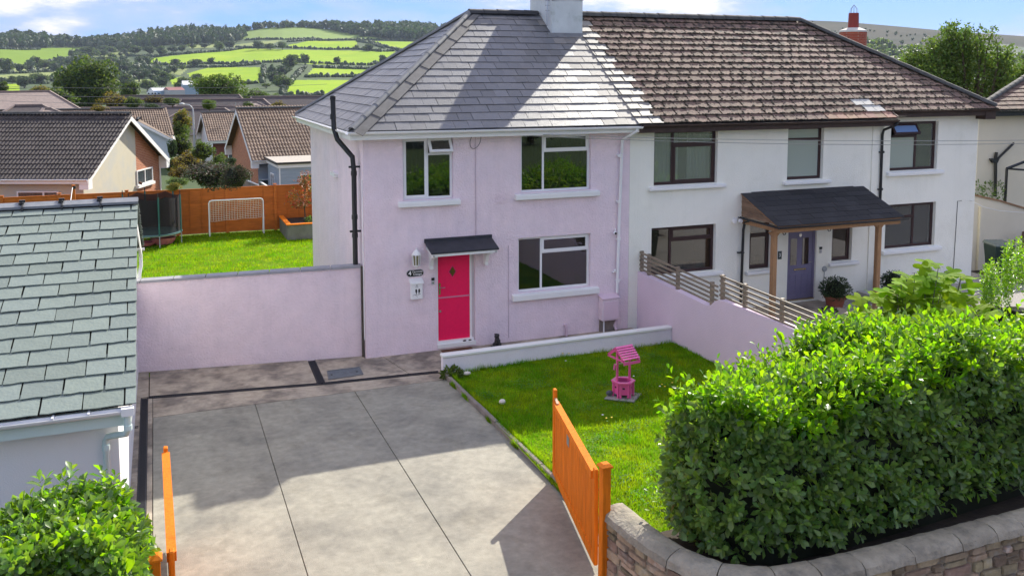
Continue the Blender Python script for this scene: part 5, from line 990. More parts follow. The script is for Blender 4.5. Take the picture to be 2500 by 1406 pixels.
mb = MB(); mb.add([bl(p) for p in ((-.23, -.22, 0), (.23, -.22, 0), (.23, .22, 0), (-.23, .22, 0), (-.29, -.34, .98), (.29, -.34, .98), (.29, .36, .98), (-.29, .36, .98))], [(0, 3, 2, 1), (4, 5, 6, 7), (0, 1, 5, 4), (1, 2, 6, 5), (2, 3, 7, 6), (3, 0, 4, 7)]); o = mb.build('bin_body', BG, wb); bevel(o, .02, 2)
mb = MB(); mb.add([bl(p) for p in ((-.31, -.38, .985), (.31, -.38, .985), (.31, .40, .985), (-.31, .40, .985), (-.30, -.36, 1.03), (.30, -.36, 1.03), (.28, .36, 1.08), (-.28, .36, 1.08))], [(0, 3, 2, 1), (4, 5, 6, 7), (0, 1, 5, 4), (1, 2, 6, 5), (2, 3, 7, 6), (3, 0, 4, 7)]); o = mb.build('lid', mat('pale_lid', (.10, .13, .12), .25, .1, 3), wb); bevel(o, .015)
MB().tube([bl((-.22, .42, .97)), bl((.22, .42, .97))], .016, 8).build('handle', BG, wb)
for s in (-.24, .24): MB().lathe(bl((s, .20, .10)), [(.0, -.025), (.1, -.02), (.1, .02), (0, .025)], 14, 0).build('wheel', BLACKP, wb)
n_ = -by2; LP = mat('white_sticker', (.6, .62, .62)); 
mb = MB(); q = [(-.10, .62), (-.02, .66), (.10, .70), (.12, .64), (.02, .60), (-.08, .57)]; mb.prism([bl((a, -.30-(z-.6)*.12-.004, z)) for a, z in q], n_*.002); mb.prism([bl((a, -.27-.004, z)) for a, z in ((-.09, .48), (.09, .50), (.09, .52), (-.09, .50))], n_*.002); mb.build('bin_emblem', LP, wb)
# ================================================================== NEIGHBOURING BUNGALOWS
BRICK = brickmat('red_brick', (.34, .13, .06), (.26, .09, .045), (.30, .24, .19)); BRICK2 = brickmat('orange_brick', (.46, .175, .08), (.36, .12, .055), (.50, .34, .24))
BRICKD = brickmat('dark_red_brick', (.20, .055, .04), (.15, .04, .03), (.2, .13, .1))
CWALL = mat('cream_pebble_wall', (.56, .52, .40), .95, .1, 1, bump=.3, col2=(.47, .46, .40), c2scale=1)
def VV(a, z=0.): return Vector((math.sin(math.radians(a)), math.cos(math.radians(a)), z))
def bungalow(lab, N_, ga_, W_, ra, L_, ze, zr, zg, rm, walls, tiles=None, oh=.35, cat='house', barge=WPAINT, name='bungalow', ridge=True, nmax=0, hipend=False):
    """N_ near eave corner of the gable; ga_ compass bearing along the gable, ra along the ridge"""
    h = thing(name, lab, cat, (N_[0], N_[1], zg)); g = VV(ga_); r_ = VV(ra); N0 = Vector((N_[0], N_[1], 0)); U_ = Vector((0, 0, 1))
    a, b = N0, N0+g*W_; m = (a+b)/2; w1, w2 = a+g*oh+r_*oh, b-g*oh+r_*oh; zw = ze+(zr-ze)*oh/(W_/2)
    Lw = L_-2*oh; gm = m+r_*oh
    mb = MB(); e1, e2 = w1+r_*Lw, w2+r_*Lw
    z3 = lambda p, z: Vector((p.x, p.y, z))
    mb.quad(z3(w1, zg), z3(e1, zg), z3(e1, zw-.05), z3(w1, zw-.05)); mb.quad(z3(w2, zg), z3(w2, zw-.05), z3(e2, zw-.05), z3(e2, zg))
    mb.add([z3(e1, zg), z3(e2, zg), z3(e2, zw-.05), z3(gm+r_*Lw, zr-.08), z3(e1, zw-.05)], [(0, 1, 2, 3, 4)]); mb.build('wall', walls[0], h)
    mb = MB()
    if len(walls) == 2: mb.add([z3(w1, zg), z3(w2, zg), z3(w2, zw-.05), z3(gm, zr-.08), z3(w1, zw-.05)], [(4, 3, 2, 1, 0)]); mb.build('gable_wall', walls[1], h)
    elif len(walls) == 3:   # split gable: render then brick
        f = walls[2]; ps_ = w1+g*((W_-2*oh)*f); zs_ = zw+(zr-zw)*min(f, 1-f)*2-.05
        mb.add([z3(w1, zg), z3(ps_, zg), z3(ps_, zs_), z3(gm, zr-.08), z3(w1, zw-.05)] if f > .5 else [z3(w1, zg), z3(ps_, zg), z3(ps_, zs_), z3(w1, zw-.05)], [(4, 3, 2, 1, 0)] if f > .5 else [(3, 2, 1, 0)]); mb.build('gable_wall', CWALL, h)
        mb = MB(); q = r_*-.03
        if f > .5: mb.add([z3(ps_, zg)+q*0, z3(w2, zg), z3(w2, zw-.05), z3(ps_, zs_)], [(3, 2, 1, 0)])
        else: mb.add([z3(ps_, zg), z3(w2, zg), z3(w2, zw-.05), z3(gm, zr-.08), z3(ps_, zs_)], [(4, 3, 2, 1, 0)])
        mb.build('brick_gable_wall', walls[1], h)
    deck = MB(); A1, B1 = a+r_*L_, b+r_*L_; M1 = m+r_*L_
    deck.quad(z3(a, ze), z3(m, zr), z3(M1, zr), z3(A1, ze)); deck.quad(z3(b, ze), z3(B1, ze), z3(M1, zr), z3(m, zr)); rf = deck.build('roof', rm, h)
    if barge:
        for p in (a, b): d = (z3(m, zr)-z3(p, ze)); MB().prism([z3(p, ze-.02)-r_*.01, z3(m, zr-.02)-r_*.01, z3(m, zr-.24)-r_*.01, z3(p, ze-.24)-r_*.01], r_*.03).build('bargeboard', barge, h)
        for p, s in ((a, 1), (b, -1)): MB().prism([z3(p, ze-.03), z3(p, ze-.42), z3(p+g*s*oh, ze-.42), z3(p+g*s*oh, zw-.05)], r_*oh*.98).build('eave_box', barge, h)
    MB().bar(z3(a, ze-.10)-g*.02, z3(A1, ze-.10)-g*.02, .03, .18).build('fascia', barge or WPAINT, h); gutter(h, z3(a, ze-.02)-g*.08, z3(A1, ze-.02)-g*.08, barge or WPAINT, .06)
    MB().bar(z3(b, ze-.10)+g*.02, z3(B1, ze-.10)+g*.02, .03, .18).build('fascia', barge or WPAINT, h); gutter(h, z3(b, ze-.02)+g*.08, z3(B1, ze-.02)+g*.08, barge or WPAINT, .06)
    if tiles:
        tw, ex, pf, tm = tiles; Wd = z3(m, zr)-z3(a, ze)
        n_ = r_.cross(Wd)
        if n_.z > 0: O_, U2, fl = z3(a, ze), r_, 1
        else: O_, U2, fl = z3(A1, ze), -r_, -1
        roof_tiles(rf, O_-Wd.normalized()*.04, U2, Wd, [(0, -.01), (L_, -.01), (L_, Wd.length), (0, Wd.length)], tw, ex, .016, tm, nmax, name='tile', stagger=0, profile=pf, jit=.003, tilt=2.2, seed=31)
    if ridge: ridge_run(rf, z3(m, zr+.05), z3(M1, zr+.05), max(2, int(L_/.42)), RIDGEM, .10)
    return h, dict(a=a, b=b, m=m, w1=w1, w2=w2, g=g, r=r_)
ROLL = [(0, .0), (.08, .024), (.2, .03), (.3, .004), (.5, .0), (.58, .024), (.7, .03), (.8, .004), (1, .0)]
PAN = [(0, .0), (.12, .03), (.26, .034), (.38, .0), (.5, -.004), (.62, .03), (.76, .034), (.88, .0), (1, -.004)]
LBn = (-6.53, 18.85); lbh, q = bungalow('dark tiled bungalow with cream and brick gable beyond the fence on the left', LBn, 21.3, 8.3, -68.7, 12.5, 2.13, 4.36, -1.2, DTILE, [CWALL, BRICK2, .66], (.30, .335, ROLL, DTILE), oh=.36, nmax=300)
def gwin(h, base, g, out, w_, z0, z1, fm, split=.5, name='window', cur=True, sill=True):
    """window on any upright wall: base = lower corner, g = run, out = outward"""
    U_ = Vector((0, 0, 1)); b = Vector((base[0], base[1], z0)); H_ = z1-z0; P = lambda u, v_, o: b+g*u+U_*v_+out*o
    mb = MB(); t = .055
    for (u0, u1, v0, v1) in ((0, t, 0, H_), (w_-t, w_, 0, H_), (t, w_-t, 0, t), (t, w_-t, H_-t, H_))+(((w_*split-t/2, w_*split+t/2, t, H_-t),) if split else ()): mb.prism([P(u0, v0, .005), P(u1, v0, .005), P(u1, v1, .005), P(u0, v1, .005)], out*.05)
    wn_ = mb.build(name, fm, h); MB().prism([P(t, t, .006), P(w_-t, t, .006), P(w_-t, H_-t, .006), P(t, H_-t, .006)], out*.012).build('pane', GLASSW, wn_)
    if sill: MB().prism([P(-.08, -.12, .0), P(w_+.08, -.12, .0), P(w_+.08, -.0, .0), P(-.08, -.0, .0)], out*.12).build('sill', WPAINT, wn_)
    return wn_
GLASSW = mat('far_window_glass', (.06, .075, .08), .08, .5, 2, spec=.7, stretch=(9, 9, .5))
out = -q['r']; p = q['w1']+q['g']*4.95; gwin(lbh, p, q['g'], out, 1.75, 1.20, 1.86, WPAINT)
fo = -q['g']; pw_ = q['w1']+q['r']*.0
o = pw_+q['r']*2.75; gwin(lbh, o-q['r']*1.8, q['r'], fo, 1.6, .55, 1.62, WPAINT, .36); 
MB().bar(Vector((*(pw_+q['r']*5.0+fo*.05).xy, 1.62)), Vector((*(pw_+q['r']*5.0+fo*.25).xy, 1.55)), .14, .14).build('flood_lamp', BLACKP, lbh)
for z, f in ((1.45, .10), (1.33, 5.0)):
    c = q['w1']+q['g']*f+out*.10; MB().bar(Vector((c.x, c.y, z)), Vector((c.x, c.y, z))+out*.12-Vector((0, 0, .05)), .09, .10).build('outside_lamp', mat('brown_lamp', (.12, .05, .03)), lbh)
c = q['w2']+out*.05-q['g']*.03; MB().tube([Vector((c.x, c.y, 1.75)), Vector((c.x, c.y, -1))], .04, 8).build('downpipe', WPAINT, lbh)
# second bungalow on the left, behind
h2, q2 = bungalow('brown pantiled bungalow behind the dark roof, with small white gable', (AZ(419, 330, 1.1).x, AZ(419, 330, 1.1).y), -6, 8.5, -88, 20, 1.1, 3.05, -1.8, BTILE, [CWALL, BRICKD], (.36, .40, PAN, BTILE), nmax=0)
h3, q3 = bungalow('low brick bungalow wing with white boarded gable facing the street lamp', (AZ(424, 340, .85).x-5.2, AZ(424, 340, .85).y), 92, 5.2, 0, 8, .85, 2.35, -1.7, BTILE, [BRICKD, mat('white_boards', (.55, .62, .68), .7, .1, 3, stretch=(1, 1, 20))], (.36, .40, ROLL, DTILE))
CBn = (.61, 30.5); cbh, qc = bungalow('brown pantiled bungalow with orange brick gable beside the pink house', CBn, -4.5, 9.3, 85.5, 13, 1.5, 4.03, -1.3, BTILE, [mat('blue_grey_boards', (.33, .39, .45), .8, .1, 3, stretch=(1, 1, 12)), BRICK2], (.335, .37, PAN, BTILE), oh=.38, nmax=300)
out = -qc['r']; p = qc['w1']+qc['g']*2.1; gwin(cbh, p, qc['g'], out, 1.0, -.35, .55, WPAINT, 0)
fo = -qc['g']; p = qc['w1']+qc['r']*.1; gwin(cbh, p, qc['r'], fo, .55, -.6, .45, WPAINT, 0)
clh, ql = bungalow('small brown pantiled bungalow with white gable beside the lamp post', (-.43, 52.7), -3, 9.0, 87, 12, 1.0, 2.92, -1.9, BTILE, [BRICKD, mat('white_gable', (.62, .66, .68), .9, .05, 1)], (.36, .40, PAN, BTILE), nmax=0)
p = ql['w1']+ql['r']*1.1; gwin(clh, p, ql['r'], -ql['g'], 1.6, -.45, .75, WPAINT)
mb = MB(); c = Vector((1.9, 56, 2.2)); mb.tube([c, c+Vector((0, 0, 1.6))], .02, 5)
for k in range(5): mb.bar(c+Vector((-.35, 0, 1.1+k*.1)), c+Vector((.35, 0, 1.1+k*.1)), .015, .015)
mb.build('tv_aerial', STEEL, clh)
# grey boarded flat roofed extension
ex = thing('extension', 'blue grey boarded flat roofed extension joined to the brick bungalow', 'extension', (2.5, 29, -1.2)); BB = mat('blue_grey_boards', ())
e0, e1, e2, e3 = Vector((1.25, 30.6)), Vector((1.45, 27.0)), Vector((6.4, 27.3)), Vector((6.2, 30.8)); zt2 = 1.66
def ring4(pts, s): c = sum((p for p in pts), Vector((0, 0)))/4; return [c+(p-c)*s for p in pts]
r1 = ring4([e0, e1, e2, e3], .93); MB().prism([(p.x, p.y, -1.4) for p in r1], (0, 0, zt2-.1+1.4)).build('wall', mat('grey_board_wall', (.30, .36, .42), .8, .05, 2), ex)
for i in range(14):
    z = -1.2+i*.19; a, b = r1[0], r1[1]; c_, d = r1[1], r1[2]; n1 = Vector((-1, -.05)); n2 = Vector((.05, -1))
    MB().prism([(a.x+n1.x*.012, a.y+n1.y*.012, z), (b.x+n1.x*.012, b.y+n1.y*.012, z), (b.x+n1.x*.02, b.y+n1.y*.02, z+.165), (a.x+n1.x*.02, a.y+n1.y*.02, z+.165)], (.01, 0, 0)).build('board', BB, ex)
    MB().prism([(c_.x, c_.y-.012, z), (d.x, d.y-.012, z), (d.x, d.y-.02, z+.165), (c_.x, c_.y-.02, z+.165)], (0, .01, 0)).build('board', BB, ex)
MB().prism([(p.x, p.y, zt2-.26) for p in ring4([e0, e1, e2, e3], .97)], (0, 0, .22)).build('fascia', WPAINT, ex); MB().prism([(p.x, p.y, zt2-.04) for p in (e0, e1, e2, e3)], (0, 0, .06)).build('flat_roof', mat('felt_roof_pale', (.40, .36, .31), .9, .1, 2), ex)
for a, b in ((e0, e1), (e1, e2)): MB().bar((a.x, a.y, zt2-.02), (b.x, b.y, zt2-.02), .07, .10).build('roof_trim', BLACKP, ex)
gwin(ex, r1[0].lerp(r1[1], .28), (r1[1]-r1[0]).normalized().to_3d(), Vector((-1, -.05, 0)), 1.0, .05, .95, WPAINT); gwin(ex, r1[1].lerp(r1[2], .22), Vector((1, .05, 0)), Vector((0.05, -1, 0)), 1.3, .0, 1.05, WPAINT, .6)
MB().box(r1[1].x-.03, r1[1].x+.03, r1[1].y-.04, r1[1].y+.02, -1.2, zt2-.26).build('corner_trim', WPAINT, ex)
# weathered side fence beyond the orange one
wf = thing('side_fence', 'grey weathered board fence running back beside the blue grey extension', 'fence', (.7, 24, -.6)); pts = [Vector((.05, 30.2)), Vector((.62, 26.6)), Vector((.85, 22.6)), Vector((1.05, 19.0))]
GW = mat('grey_weathered_wood', (.24, .20, .165), .9, .25, 4, rand=.2, stretch=(1, 1, .3)); zts = [.55, .75, .95, 1.15]
for i in range(3):
    a, b = pts[i], pts[i+1]; n = 18
    for k in range(n):
        u = a.lerp(b, k/n); v_ = a.lerp(b, (k+.93)/n); zt_ = zts[i+1]-.15
        MB().bar((u.x, u.y, -.4+zt_/2), (v_.x, v_.y, -.4+zt_/2), .02, zt_+.8+.0).build('board', GW, wf)
    MB().bar((a.x, a.y, zt_+.02), (b.x, b.y, zt_+.02), .10, .04).build('capping', mat('pale_capping', (.55, .55, .52)), wf); MB().box(a.x-.06, a.x+.06, a.y-.06, a.y+.06, -1, zt_+.12).build('post', mat('green_grey_post', (.12, .17, .15)), wf)
# street lamp
sl_ = thing('street_lamp', 'tall grey street lamp standing in the lane between the bungalows', 'street lamp', (-1.18, 60, -1.5)); GP = mat('galvanised_lamp', (.45, .48, .48), .45, .1, 2)
x, y = -1.15, 59.5; MB().tube([(x, y, -1.6), (x, y, .2), (x, y, 1.0), (x, y, 2.9), (x-.05, y, 3.25), (x-.3, y, 3.5), (x-.62, y, 3.55)], [.11, .10, .075, .06, .055, .05, .05], 10).build('lamp_column', GP, sl_, True); MB().lathe((x-.85, y, 3.5), [(.0, 0), (.14, .02), (.24, .07), (.16, .16), (0, .2)], 12).build('lamp_head', GP, sl_, True)
# far roofs of the estate
def hiproof(lab, px, py_ridge, d, w_, dep, zrise, m, ang=90, wall=True, hip=.5, grp=None):
    v = ray(px, py_ridge); c = CAM+v*(d/math.hypot(v.x, v.y)); zr = c.z; ze = zr-zrise; a = VV(ang); b = VV(ang-90); h = thing('distant_bungalow', lab, 'house', (c.x, c.y, ze-2.4), group=grp)
    C3 = lambda p, z: Vector((p.x, p.y, z)); c0 = Vector((c.x, c.y, 0)); p1, p2, p3, p4 = c0-a*w_/2-b*dep/2, c0+a*w_/2-b*dep/2, c0+a*w_/2+b*dep/2, c0-a*w_/2+b*dep/2
    r1_, r2_ = c0-a*(w_/2-dep/2*hip), c0+a*(w_/2-dep/2*hip)
    MB().add([C3(p1, ze), C3(p2, ze), C3(p3, ze), C3(p4, ze), C3(r1_, zr), C3(r2_, zr)], [(0, 1, 5, 4), (1, 2, 5), (2, 3, 4, 5), (3, 0, 4)]).build('roof', m, h)
    q1 = [c0+(p-c0)*.94 for p in (p1, p2, p3, p4)]; MB().prism([C3(p, ze-3.2) for p in q1], (0, 0, 3.2)).build('wall', CWALL if wall else BRICKD, h)
    MB().bar(C3(r1_, zr+.04), C3(r2_, zr+.04), .22, .12).build('ridge', FTILE2, h)
    for s, e in ((p1, r1_), (p2, r2_)): MB().bar(C3(s, ze+.04), C3(e, zr+.04), .2, .1).build('hip', FTILE2, h)
    return h
hiproof('pale brown hipped bungalow roof at the far left below the big tree', 15, 225, 92, 12, 9, 2.6, FTILE2, 60); hiproof('dark hipped bungalow roof behind the dark tiled ridge at far left', 70, 258, 76, 9, 8, 2.0, FTILE, 80, hip=.9)
hiproof('small brown hipped roof with a box dormer behind the dark tiled ridge', 115, 266, 72, 4.5, 5, 1.3, FTILE2, 60, hip=.8); hiproof('long dark bungalow roof below the white farm sheds', 440, 233, 150, 22, 9, 2.6, FTILE, 95)
hiproof('dark hipped bungalow roof under the round tree in the middle distance', 545, 243, 118, 15, 9, 2.6, FTILE, 92, hip=.6); hiproof('light brown hipped bungalow roof right of the dark one', 620, 250, 112, 7, 7, 2.2, FTILE2, 60, hip=.9)
hiproof('dark bungalow roof with white gable beside the grey slate hip', 722, 236, 120, 11, 9, 2.6, FTILE, 94, hip=.0); hiproof('long dark roof row behind the street lamp', 385, 262, 108, 26, 9, 2.4, FTILE, 94, hip=.5); hiproof('dark hipped roof with pale hips right of the street lamp', 500, 266, 98, 12, 9, 2.4, FTILE, 96, hip=.9)
hiproof('dark roof behind the small pantiled bungalow', 655, 262, 108, 14, 9, 2.3, FTILE, 90)
# farm sheds
def shed(lab, px, py, d, w_, dep, h, wm, rm, ang=80):
    v = ray(px, py); c = CAM+v*(d/math.hypot(v.x, v.y)); t = thing('farm_shed', lab, 'shed', c); a = VV(ang); b = VV(ang-90); zt_ = c.z+h; C3 = lambda p, z: Vector((p.x, p.y, z)); c0 = Vector((c.x, c.y, 0)); P = [c0-a*w_/2-b*dep/2, c0+a*w_/2-b*dep/2, c0+a*w_/2+b*dep/2, c0-a*w_/2+b*dep/2]
    MB().prism([C3(p, c.z-3) for p in P], (0, 0, h+3)).build('wall', wm, t); MB().add([C3(P[0], zt_), C3(P[1], zt_), C3(P[2], zt_), C3(P[3], zt_), C3((P[0]+P[3])/2, zt_+dep*.14), C3((P[1]+P[2])/2, zt_+dep*.14)], [(0, 1, 5, 4), (1, 2, 5), (2, 3, 4, 5), (3, 0, 4)]).build('roof', rm, t)
SHB = mat('blue_grey_cladding', (.28, .36, .44), .6, .05, .3); SHW = mat('white_cladding', (.68, .68, .66), .6, .05, .3)
shed('tall blue grey farm shed behind the round tree', 471, 229, 430, 9, 12, 4.0, SHB, SHW, 88); shed('white farm shed left of the red roofed one', 391, 231, 400, 7.5, 8, 1.6, SHB, SHW, 75); shed('grey farm shed with dull red roof', 425, 232, 395, 6.5, 8, 2.0, mat('grey_cladding', (.42, .42, .42), .7, .05, .3), mat('dull_red_roof', (.30, .13, .12), .7, .1, .3), 75)
for i, (px, lab) in enumerate(((371, 'white car parked left of the white farm shed'), (380, 'pale blue car parked by the white farm shed'))):
    v = ray(px, 231); c = CAM+v*(385/math.hypot(v.x, v.y)); t = thing('parked_car', lab, 'car', c); cm_ = [mat('car_white', (.7, .7, .72), .3), mat('car_blue', (.3, .42, .6), .3)][i]
    mb = MB(); mb.prism([(c.x-1.9, c.y, c.z+.3), (c.x+1.9, c.y, c.z+.3), (c.x+1.85, c.y, c.z+.85), (c.x+1.0, c.y, c.z+.95), (c.x+.55, c.y, c.z+1.4), (c.x-1.0, c.y, c.z+1.42), (c.x-1.55, c.y, c.z+.95), (c.x-1.9, c.y, c.z+.85)], (0, 1.7, 0)); mb.build('body', cm_, t)
    for s in (-1.2, 1.2): MB().lathe((c.x+s, c.y-.02, c.z+.32), [(0, 0), (.32, 0), (.32, .2), (0, .2)], 12, 1).build('wheel', BLACKP, t)
# right hand neighbour
rn = thing('cream_house', 'cream rendered house at the right edge with mossy hipped roof', 'house', (25, 6, 0)); ZE2 = 4.86
mb = MB(); mb.quad((22.1, 4, -.1), (36, 4, -.1), (36, 4, ZE2+.05), (22.1, 4, ZE2+.05)); mb.quad((22.1, 10, -.1), (22.1, 4, -.1), (22.1, 4, ZE2+.05), (22.1, 10, ZE2+.05)); mb.build('wall', CREAM, rn)
rdk = MB().add([(21.45, 3.6, ZE2), (36, 3.6, ZE2), (36, 7.0, ZE2+1.95), (29.75, 7.0, ZE2+1.95), (30.2, 7.8, ZE2)], [(0, 1, 2, 3), (4, 0, 3)]).build('roof', mat('roof_felt', ()), rn)
W4 = Vector((0, 3.4, 1.95)); roof_tiles(rdk, (21.45, 3.6, ZE2), (1, 0, 0), W4, [(0, 0), (9, 0), (9, W4.length), (8.3, W4.length)], .33, .27, .015, TILEB, 90, name='tile', gap=.012, tilt=2.2, seed=44)
ridge_run(rdk, (21.45, 3.6, ZE2+.05), (29.75, 7.0, ZE2+2.0), 20, RIDGEM, .1, 'hip_tile'); gutter(rn, (21.8, 3.52, ZE2), (36, 3.52, ZE2), BLACKP, .06); MB().box(21.9, 36, 3.6, 3.63, ZE2-.2, ZE2-.02).build('fascia', BLACKP, rn)
p1 = AY(2430, 480, 3.93); p2 = AY(2431, 385, 3.93); mb = MB(); mb.tube([p1, p2, AY(2433, 372, 3.93)], .05, 8); mb.tube([AY(2436, 388, 3.93), AY(2475, 350, 3.93)], .04, 8); mb.prism([AY(2420, 388, 3.88), AY(2441, 387, 3.88), AY(2436, 398, 3.88), AY(2426, 398, 3.88)], (0, .1, 0)); mb.build('waste_pipe', BLACKP, rn)
cw = thing('cream_garden_wall', 'cream garden wall with sloping top beside the green bin', 'wall', (21, 1.6, 0)); mb = MB(); q1, q2_, q3_ = AY(2376, 478, 1.5), AY(2440, 492, 1.5), AY(2520, 516, 1.5)
mb.prism([(q1.x-.5, 1.5, -.1), (q3_.x+3, 1.5, -.1), (q3_.x+3, 1.5, q3_.z-.3), (q3_.x, 1.5, q3_.z), (q2_.x, 1.5, q2_.z), (q1.x, 1.5, q1.z), (q1.x-.5, 1.5, q1.z+.02)], (0, .2, 0)); mb.build('wall_body', CREAM, cw)
MB().prism([(q1.x-.5, 1.46, q1.z+.02), (q1.x, 1.46, q1.z), (q2_.x, 1.46, q2_.z), (q3_.x, 1.46, q3_.z), (q3_.x, 1.46, q3_.z+.05), (q2_.x, 1.46, q2_.z+.05), (q1.x, 1.46, q1.z+.05), (q1.x-.5, 1.46, q1.z+.07)], (0, .28, 0)).build('wall_cap', mat('brown_cap', (.30, .17, .09), .8, .2, 4), cw)
q = AY(2396, 505, 1.44); MB().box(q.x-.04, q.x+.06, 1.42, 1.499, 0, q.z).build('wall_pipe', CREAM, cw)
MB().tube([AY(2368, 489, .2), AY(2400, 505, .6), AY(2440, 515, 1.0), AY(2510, 520, 1.2)], .010, 5).build('hanging_cable', mat('white_cord', ())); tag(COL.objects['hanging_cable'], 'white cable sagging from the white house corner to the cream wall', 'cable')
fr_ = thing('metal_frame', 'black metal frame standing against the cream house wall', 'frame', (23.5, 3.5, 0)); pA, pB = AY(2458, 412, 3.4), AY(2510, 392, 3.4); MB().tube([(pA.x, 3.4, 0), pA], .05, 6).build('upright', BLACKP, fr_); MB().tube([pA, pB], .05, 6).build('top_bar', BLACKP, fr_); MB().tube([pA, AY(2510, 416, 3.4)], .035, 6).build('cross_bar', BLACKP, fr_)
rk = thing('garden_pole', 'black bent pole leaning behind the green bin', 'pole', (19.6, .9, 0)); MB().tube([AY(2440, 630, .9), AY(2450, 608, .9), AY(2474, 598, .9), AY(2478, 586, .9)], .025, 6).build('pole', BLACKP, rk)
bt = MB().prism([AY(2484, 640, 1.0), AY(2500, 640, 1.0), AY(2520, 560, 1.0), AY(2498, 566, 1.0)], (0, .04, 0)).build('leaning_board', mat('brown_board', (.12, .07, .045))); tag(bt, 'brown board leaning on the cream wall at the right edge', 'board')
# house beyond with the red brick chimney
bh = thing('house_behind', 'house behind the white one, seen only by its round red brick chimney', 'house', (27, 16, 0)); MB().box(22.4, 27.2, 13, 20, -.5, 4.5).build('wall', CREAM, bh)
MB().add([(22.1, 12.6, 4.5), (27.6, 12.6, 4.5), (27.6, 20.4, 4.5), (22.1, 20.4, 4.5), (24.4, 16.5, 5.6), (25.4, 16.5, 5.6)], [(0, 1, 5, 4), (1, 2, 5), (2, 3, 4, 5), (3, 0, 4)]).build('roof', FTILE, bh)
c = AY(2081, 130, 14.2); rb = .60; cc = MB().lathe((c.x, c.y, c.z-2), [(rb, 0), (rb, 2.93), (rb*.93, 3.0), (.26, 3.1), (.2, 3.1)], 20).build('chimney', brickmat('chimney_brick', (.36, .075, .04), (.28, .05, .03), (.35, .2, .15)), bh)
MB().lathe((c.x, c.y, c.z+.94), [(rb*1.02, 0), (rb*.98, .08), (.28, .2), (.2, .2)], 20).build('cement_crown', mat('cement_pale', (.55, .52, .48)), cc)
MB().lathe((c.x, c.y, c.z+1.12), [(.24, 0), (.22, .68), (.19, .68), (.18, .6)], 16).build('chimney_pot', mat('red_pot', (.24, .035, .03), .6), cc)
mb = MB()
for k in range(8): t = 2*PI*k/8; mb.tube([(c.x+.18*math.cos(t), c.y+.18*math.sin(t), c.z+1.78), (c.x+.14*math.cos(t), c.y+.14*math.sin(t), c.z+2.0), (c.x, c.y, c.z+2.18)], .008, 4)
mb.build('bird_guard', STEEL, cc); c2 = AY(2128, 131, 15); MB().lathe((c2.x, c2.y, c2.z-1.2), [(.36, 0), (.36, 1.1), (.5, 1.12), (.5, 1.18), (.2, 1.22)], 16).build('white_capped_stack', WHITER, bh); 
# overhead wires
def wire(lab, a, b, sag, r=.012, m=None, name='overhead_wire'):
    a, b = Vector(a), Vector(b); o = MB().tube([a.lerp(b, i/14)-Vector((0, 0, sag*4*(i/14)*(1-i/14))) for i in range(15)], r, 5).build(name, m or mat('grey_cable', (.30, .30, .28), .6, .05)); return tag(o, lab, 'wire')
for i, (y0, y1, lab) in enumerate(((157, 160, 'highest of the three wires crossing in front of the right hand tree'), (176, 179, 'middle of the three wires crossing in front of the right hand tree'), (190, 193, 'lowest of the three wires crossing in front of the right hand tree'))): wire(lab, AY(1985, y0, 17), AY(2620, y1, 17), .05, .016, mat('pale_cable2', (.6, .58, .5)))
wire('upper of the two phone wires crossing the house fronts to the right', (2.56, -.04, 4.84), AY(2620, 341, -3), .10, .008); wire('lower of the two phone wires crossing the house fronts to the right', (2.56, -.04, 4.82), AY(2620, 348, -3), .14, .008)
wire('upper thin wire across the roofs at the left', AY(-100, 208, 60), AY(800, 206, 60), .3, .012); wire('middle thin wire across the roofs at the left', AY(-100, 228, 58), AY(800, 229, 58), .3, .012); wire('lowest thin wire across the roofs at the left', AY(-100, 243, 56), AY(780, 246, 56), .3, .012)
# ================================================================== FOLIAGE
def crown_mesh(name, seed, n, leaf, mats, lumps=14, sq=(1, 1, .85), fill=.75, cards=True, mix=None):
    """leaves of a unit crown (radius about 1) gathered in uneven clumps"""
    rg = np.random.RandomState(seed); C_ = []; 
    for k in range(lumps):
        d = rg.randn(3); d /= np.linalg.norm(d); d[2] = d[2]*.9+.1; rr_ = rg.uniform(.35, .72); C_.append((d*rr_*np.array(sq), rg.uniform(.28, .46)))
    P = []; D = []; per = n//lumps
    for c, r_ in C_:
        d = rg.randn(per, 3); d /= np.linalg.norm(d, axis=1, keepdims=True); rad = r_*(.55+.5*rg.rand(per, 1)**.6); P.append(c+d*rad*np.array([1, 1, .85])); D.append(d)
    P = np.concatenate(P); D = np.concatenate(D); m_ = len(P); fr = frames(rg.randn(m_, 3), D+rg.randn(m_, 3)*.55)
    tv = [(-.5, 0, 0), (.5, .1, .12), (.35, 1, 0), (-.4, .8, .15)]; v, f = scatter(tv, [(0, 1, 2, 3)], P, fr, (leaf*rg.uniform(.6, 1.4, (m_, 1)))*np.ones((1, 3)))
    mi = None
    if isinstance(mats, list): mi = (rg.rand(m_) < (mix or .3)).astype(int)
    return npmesh(name, v, f, mats, False, mi), C_
def trunk_mesh(name, C_, th=.05, h=1.0, m=BARK):
    mb = MB(); mb.tube([(0, 0, -h), (.02, .01, -h*.5), (0, 0, -.25), (.0, 0, .2)], [th*1.5, th, th*.8, th*.4], 7)
    for c, r_ in C_[:9]: mb.tube([(0, 0, -.35), tuple(np.array(c)*.5+np.array([0, 0, -.1])), tuple(c)], [th*.5, th*.35, th*.12], 5)
    return mb.mesh(name, m)
PROTO = {}
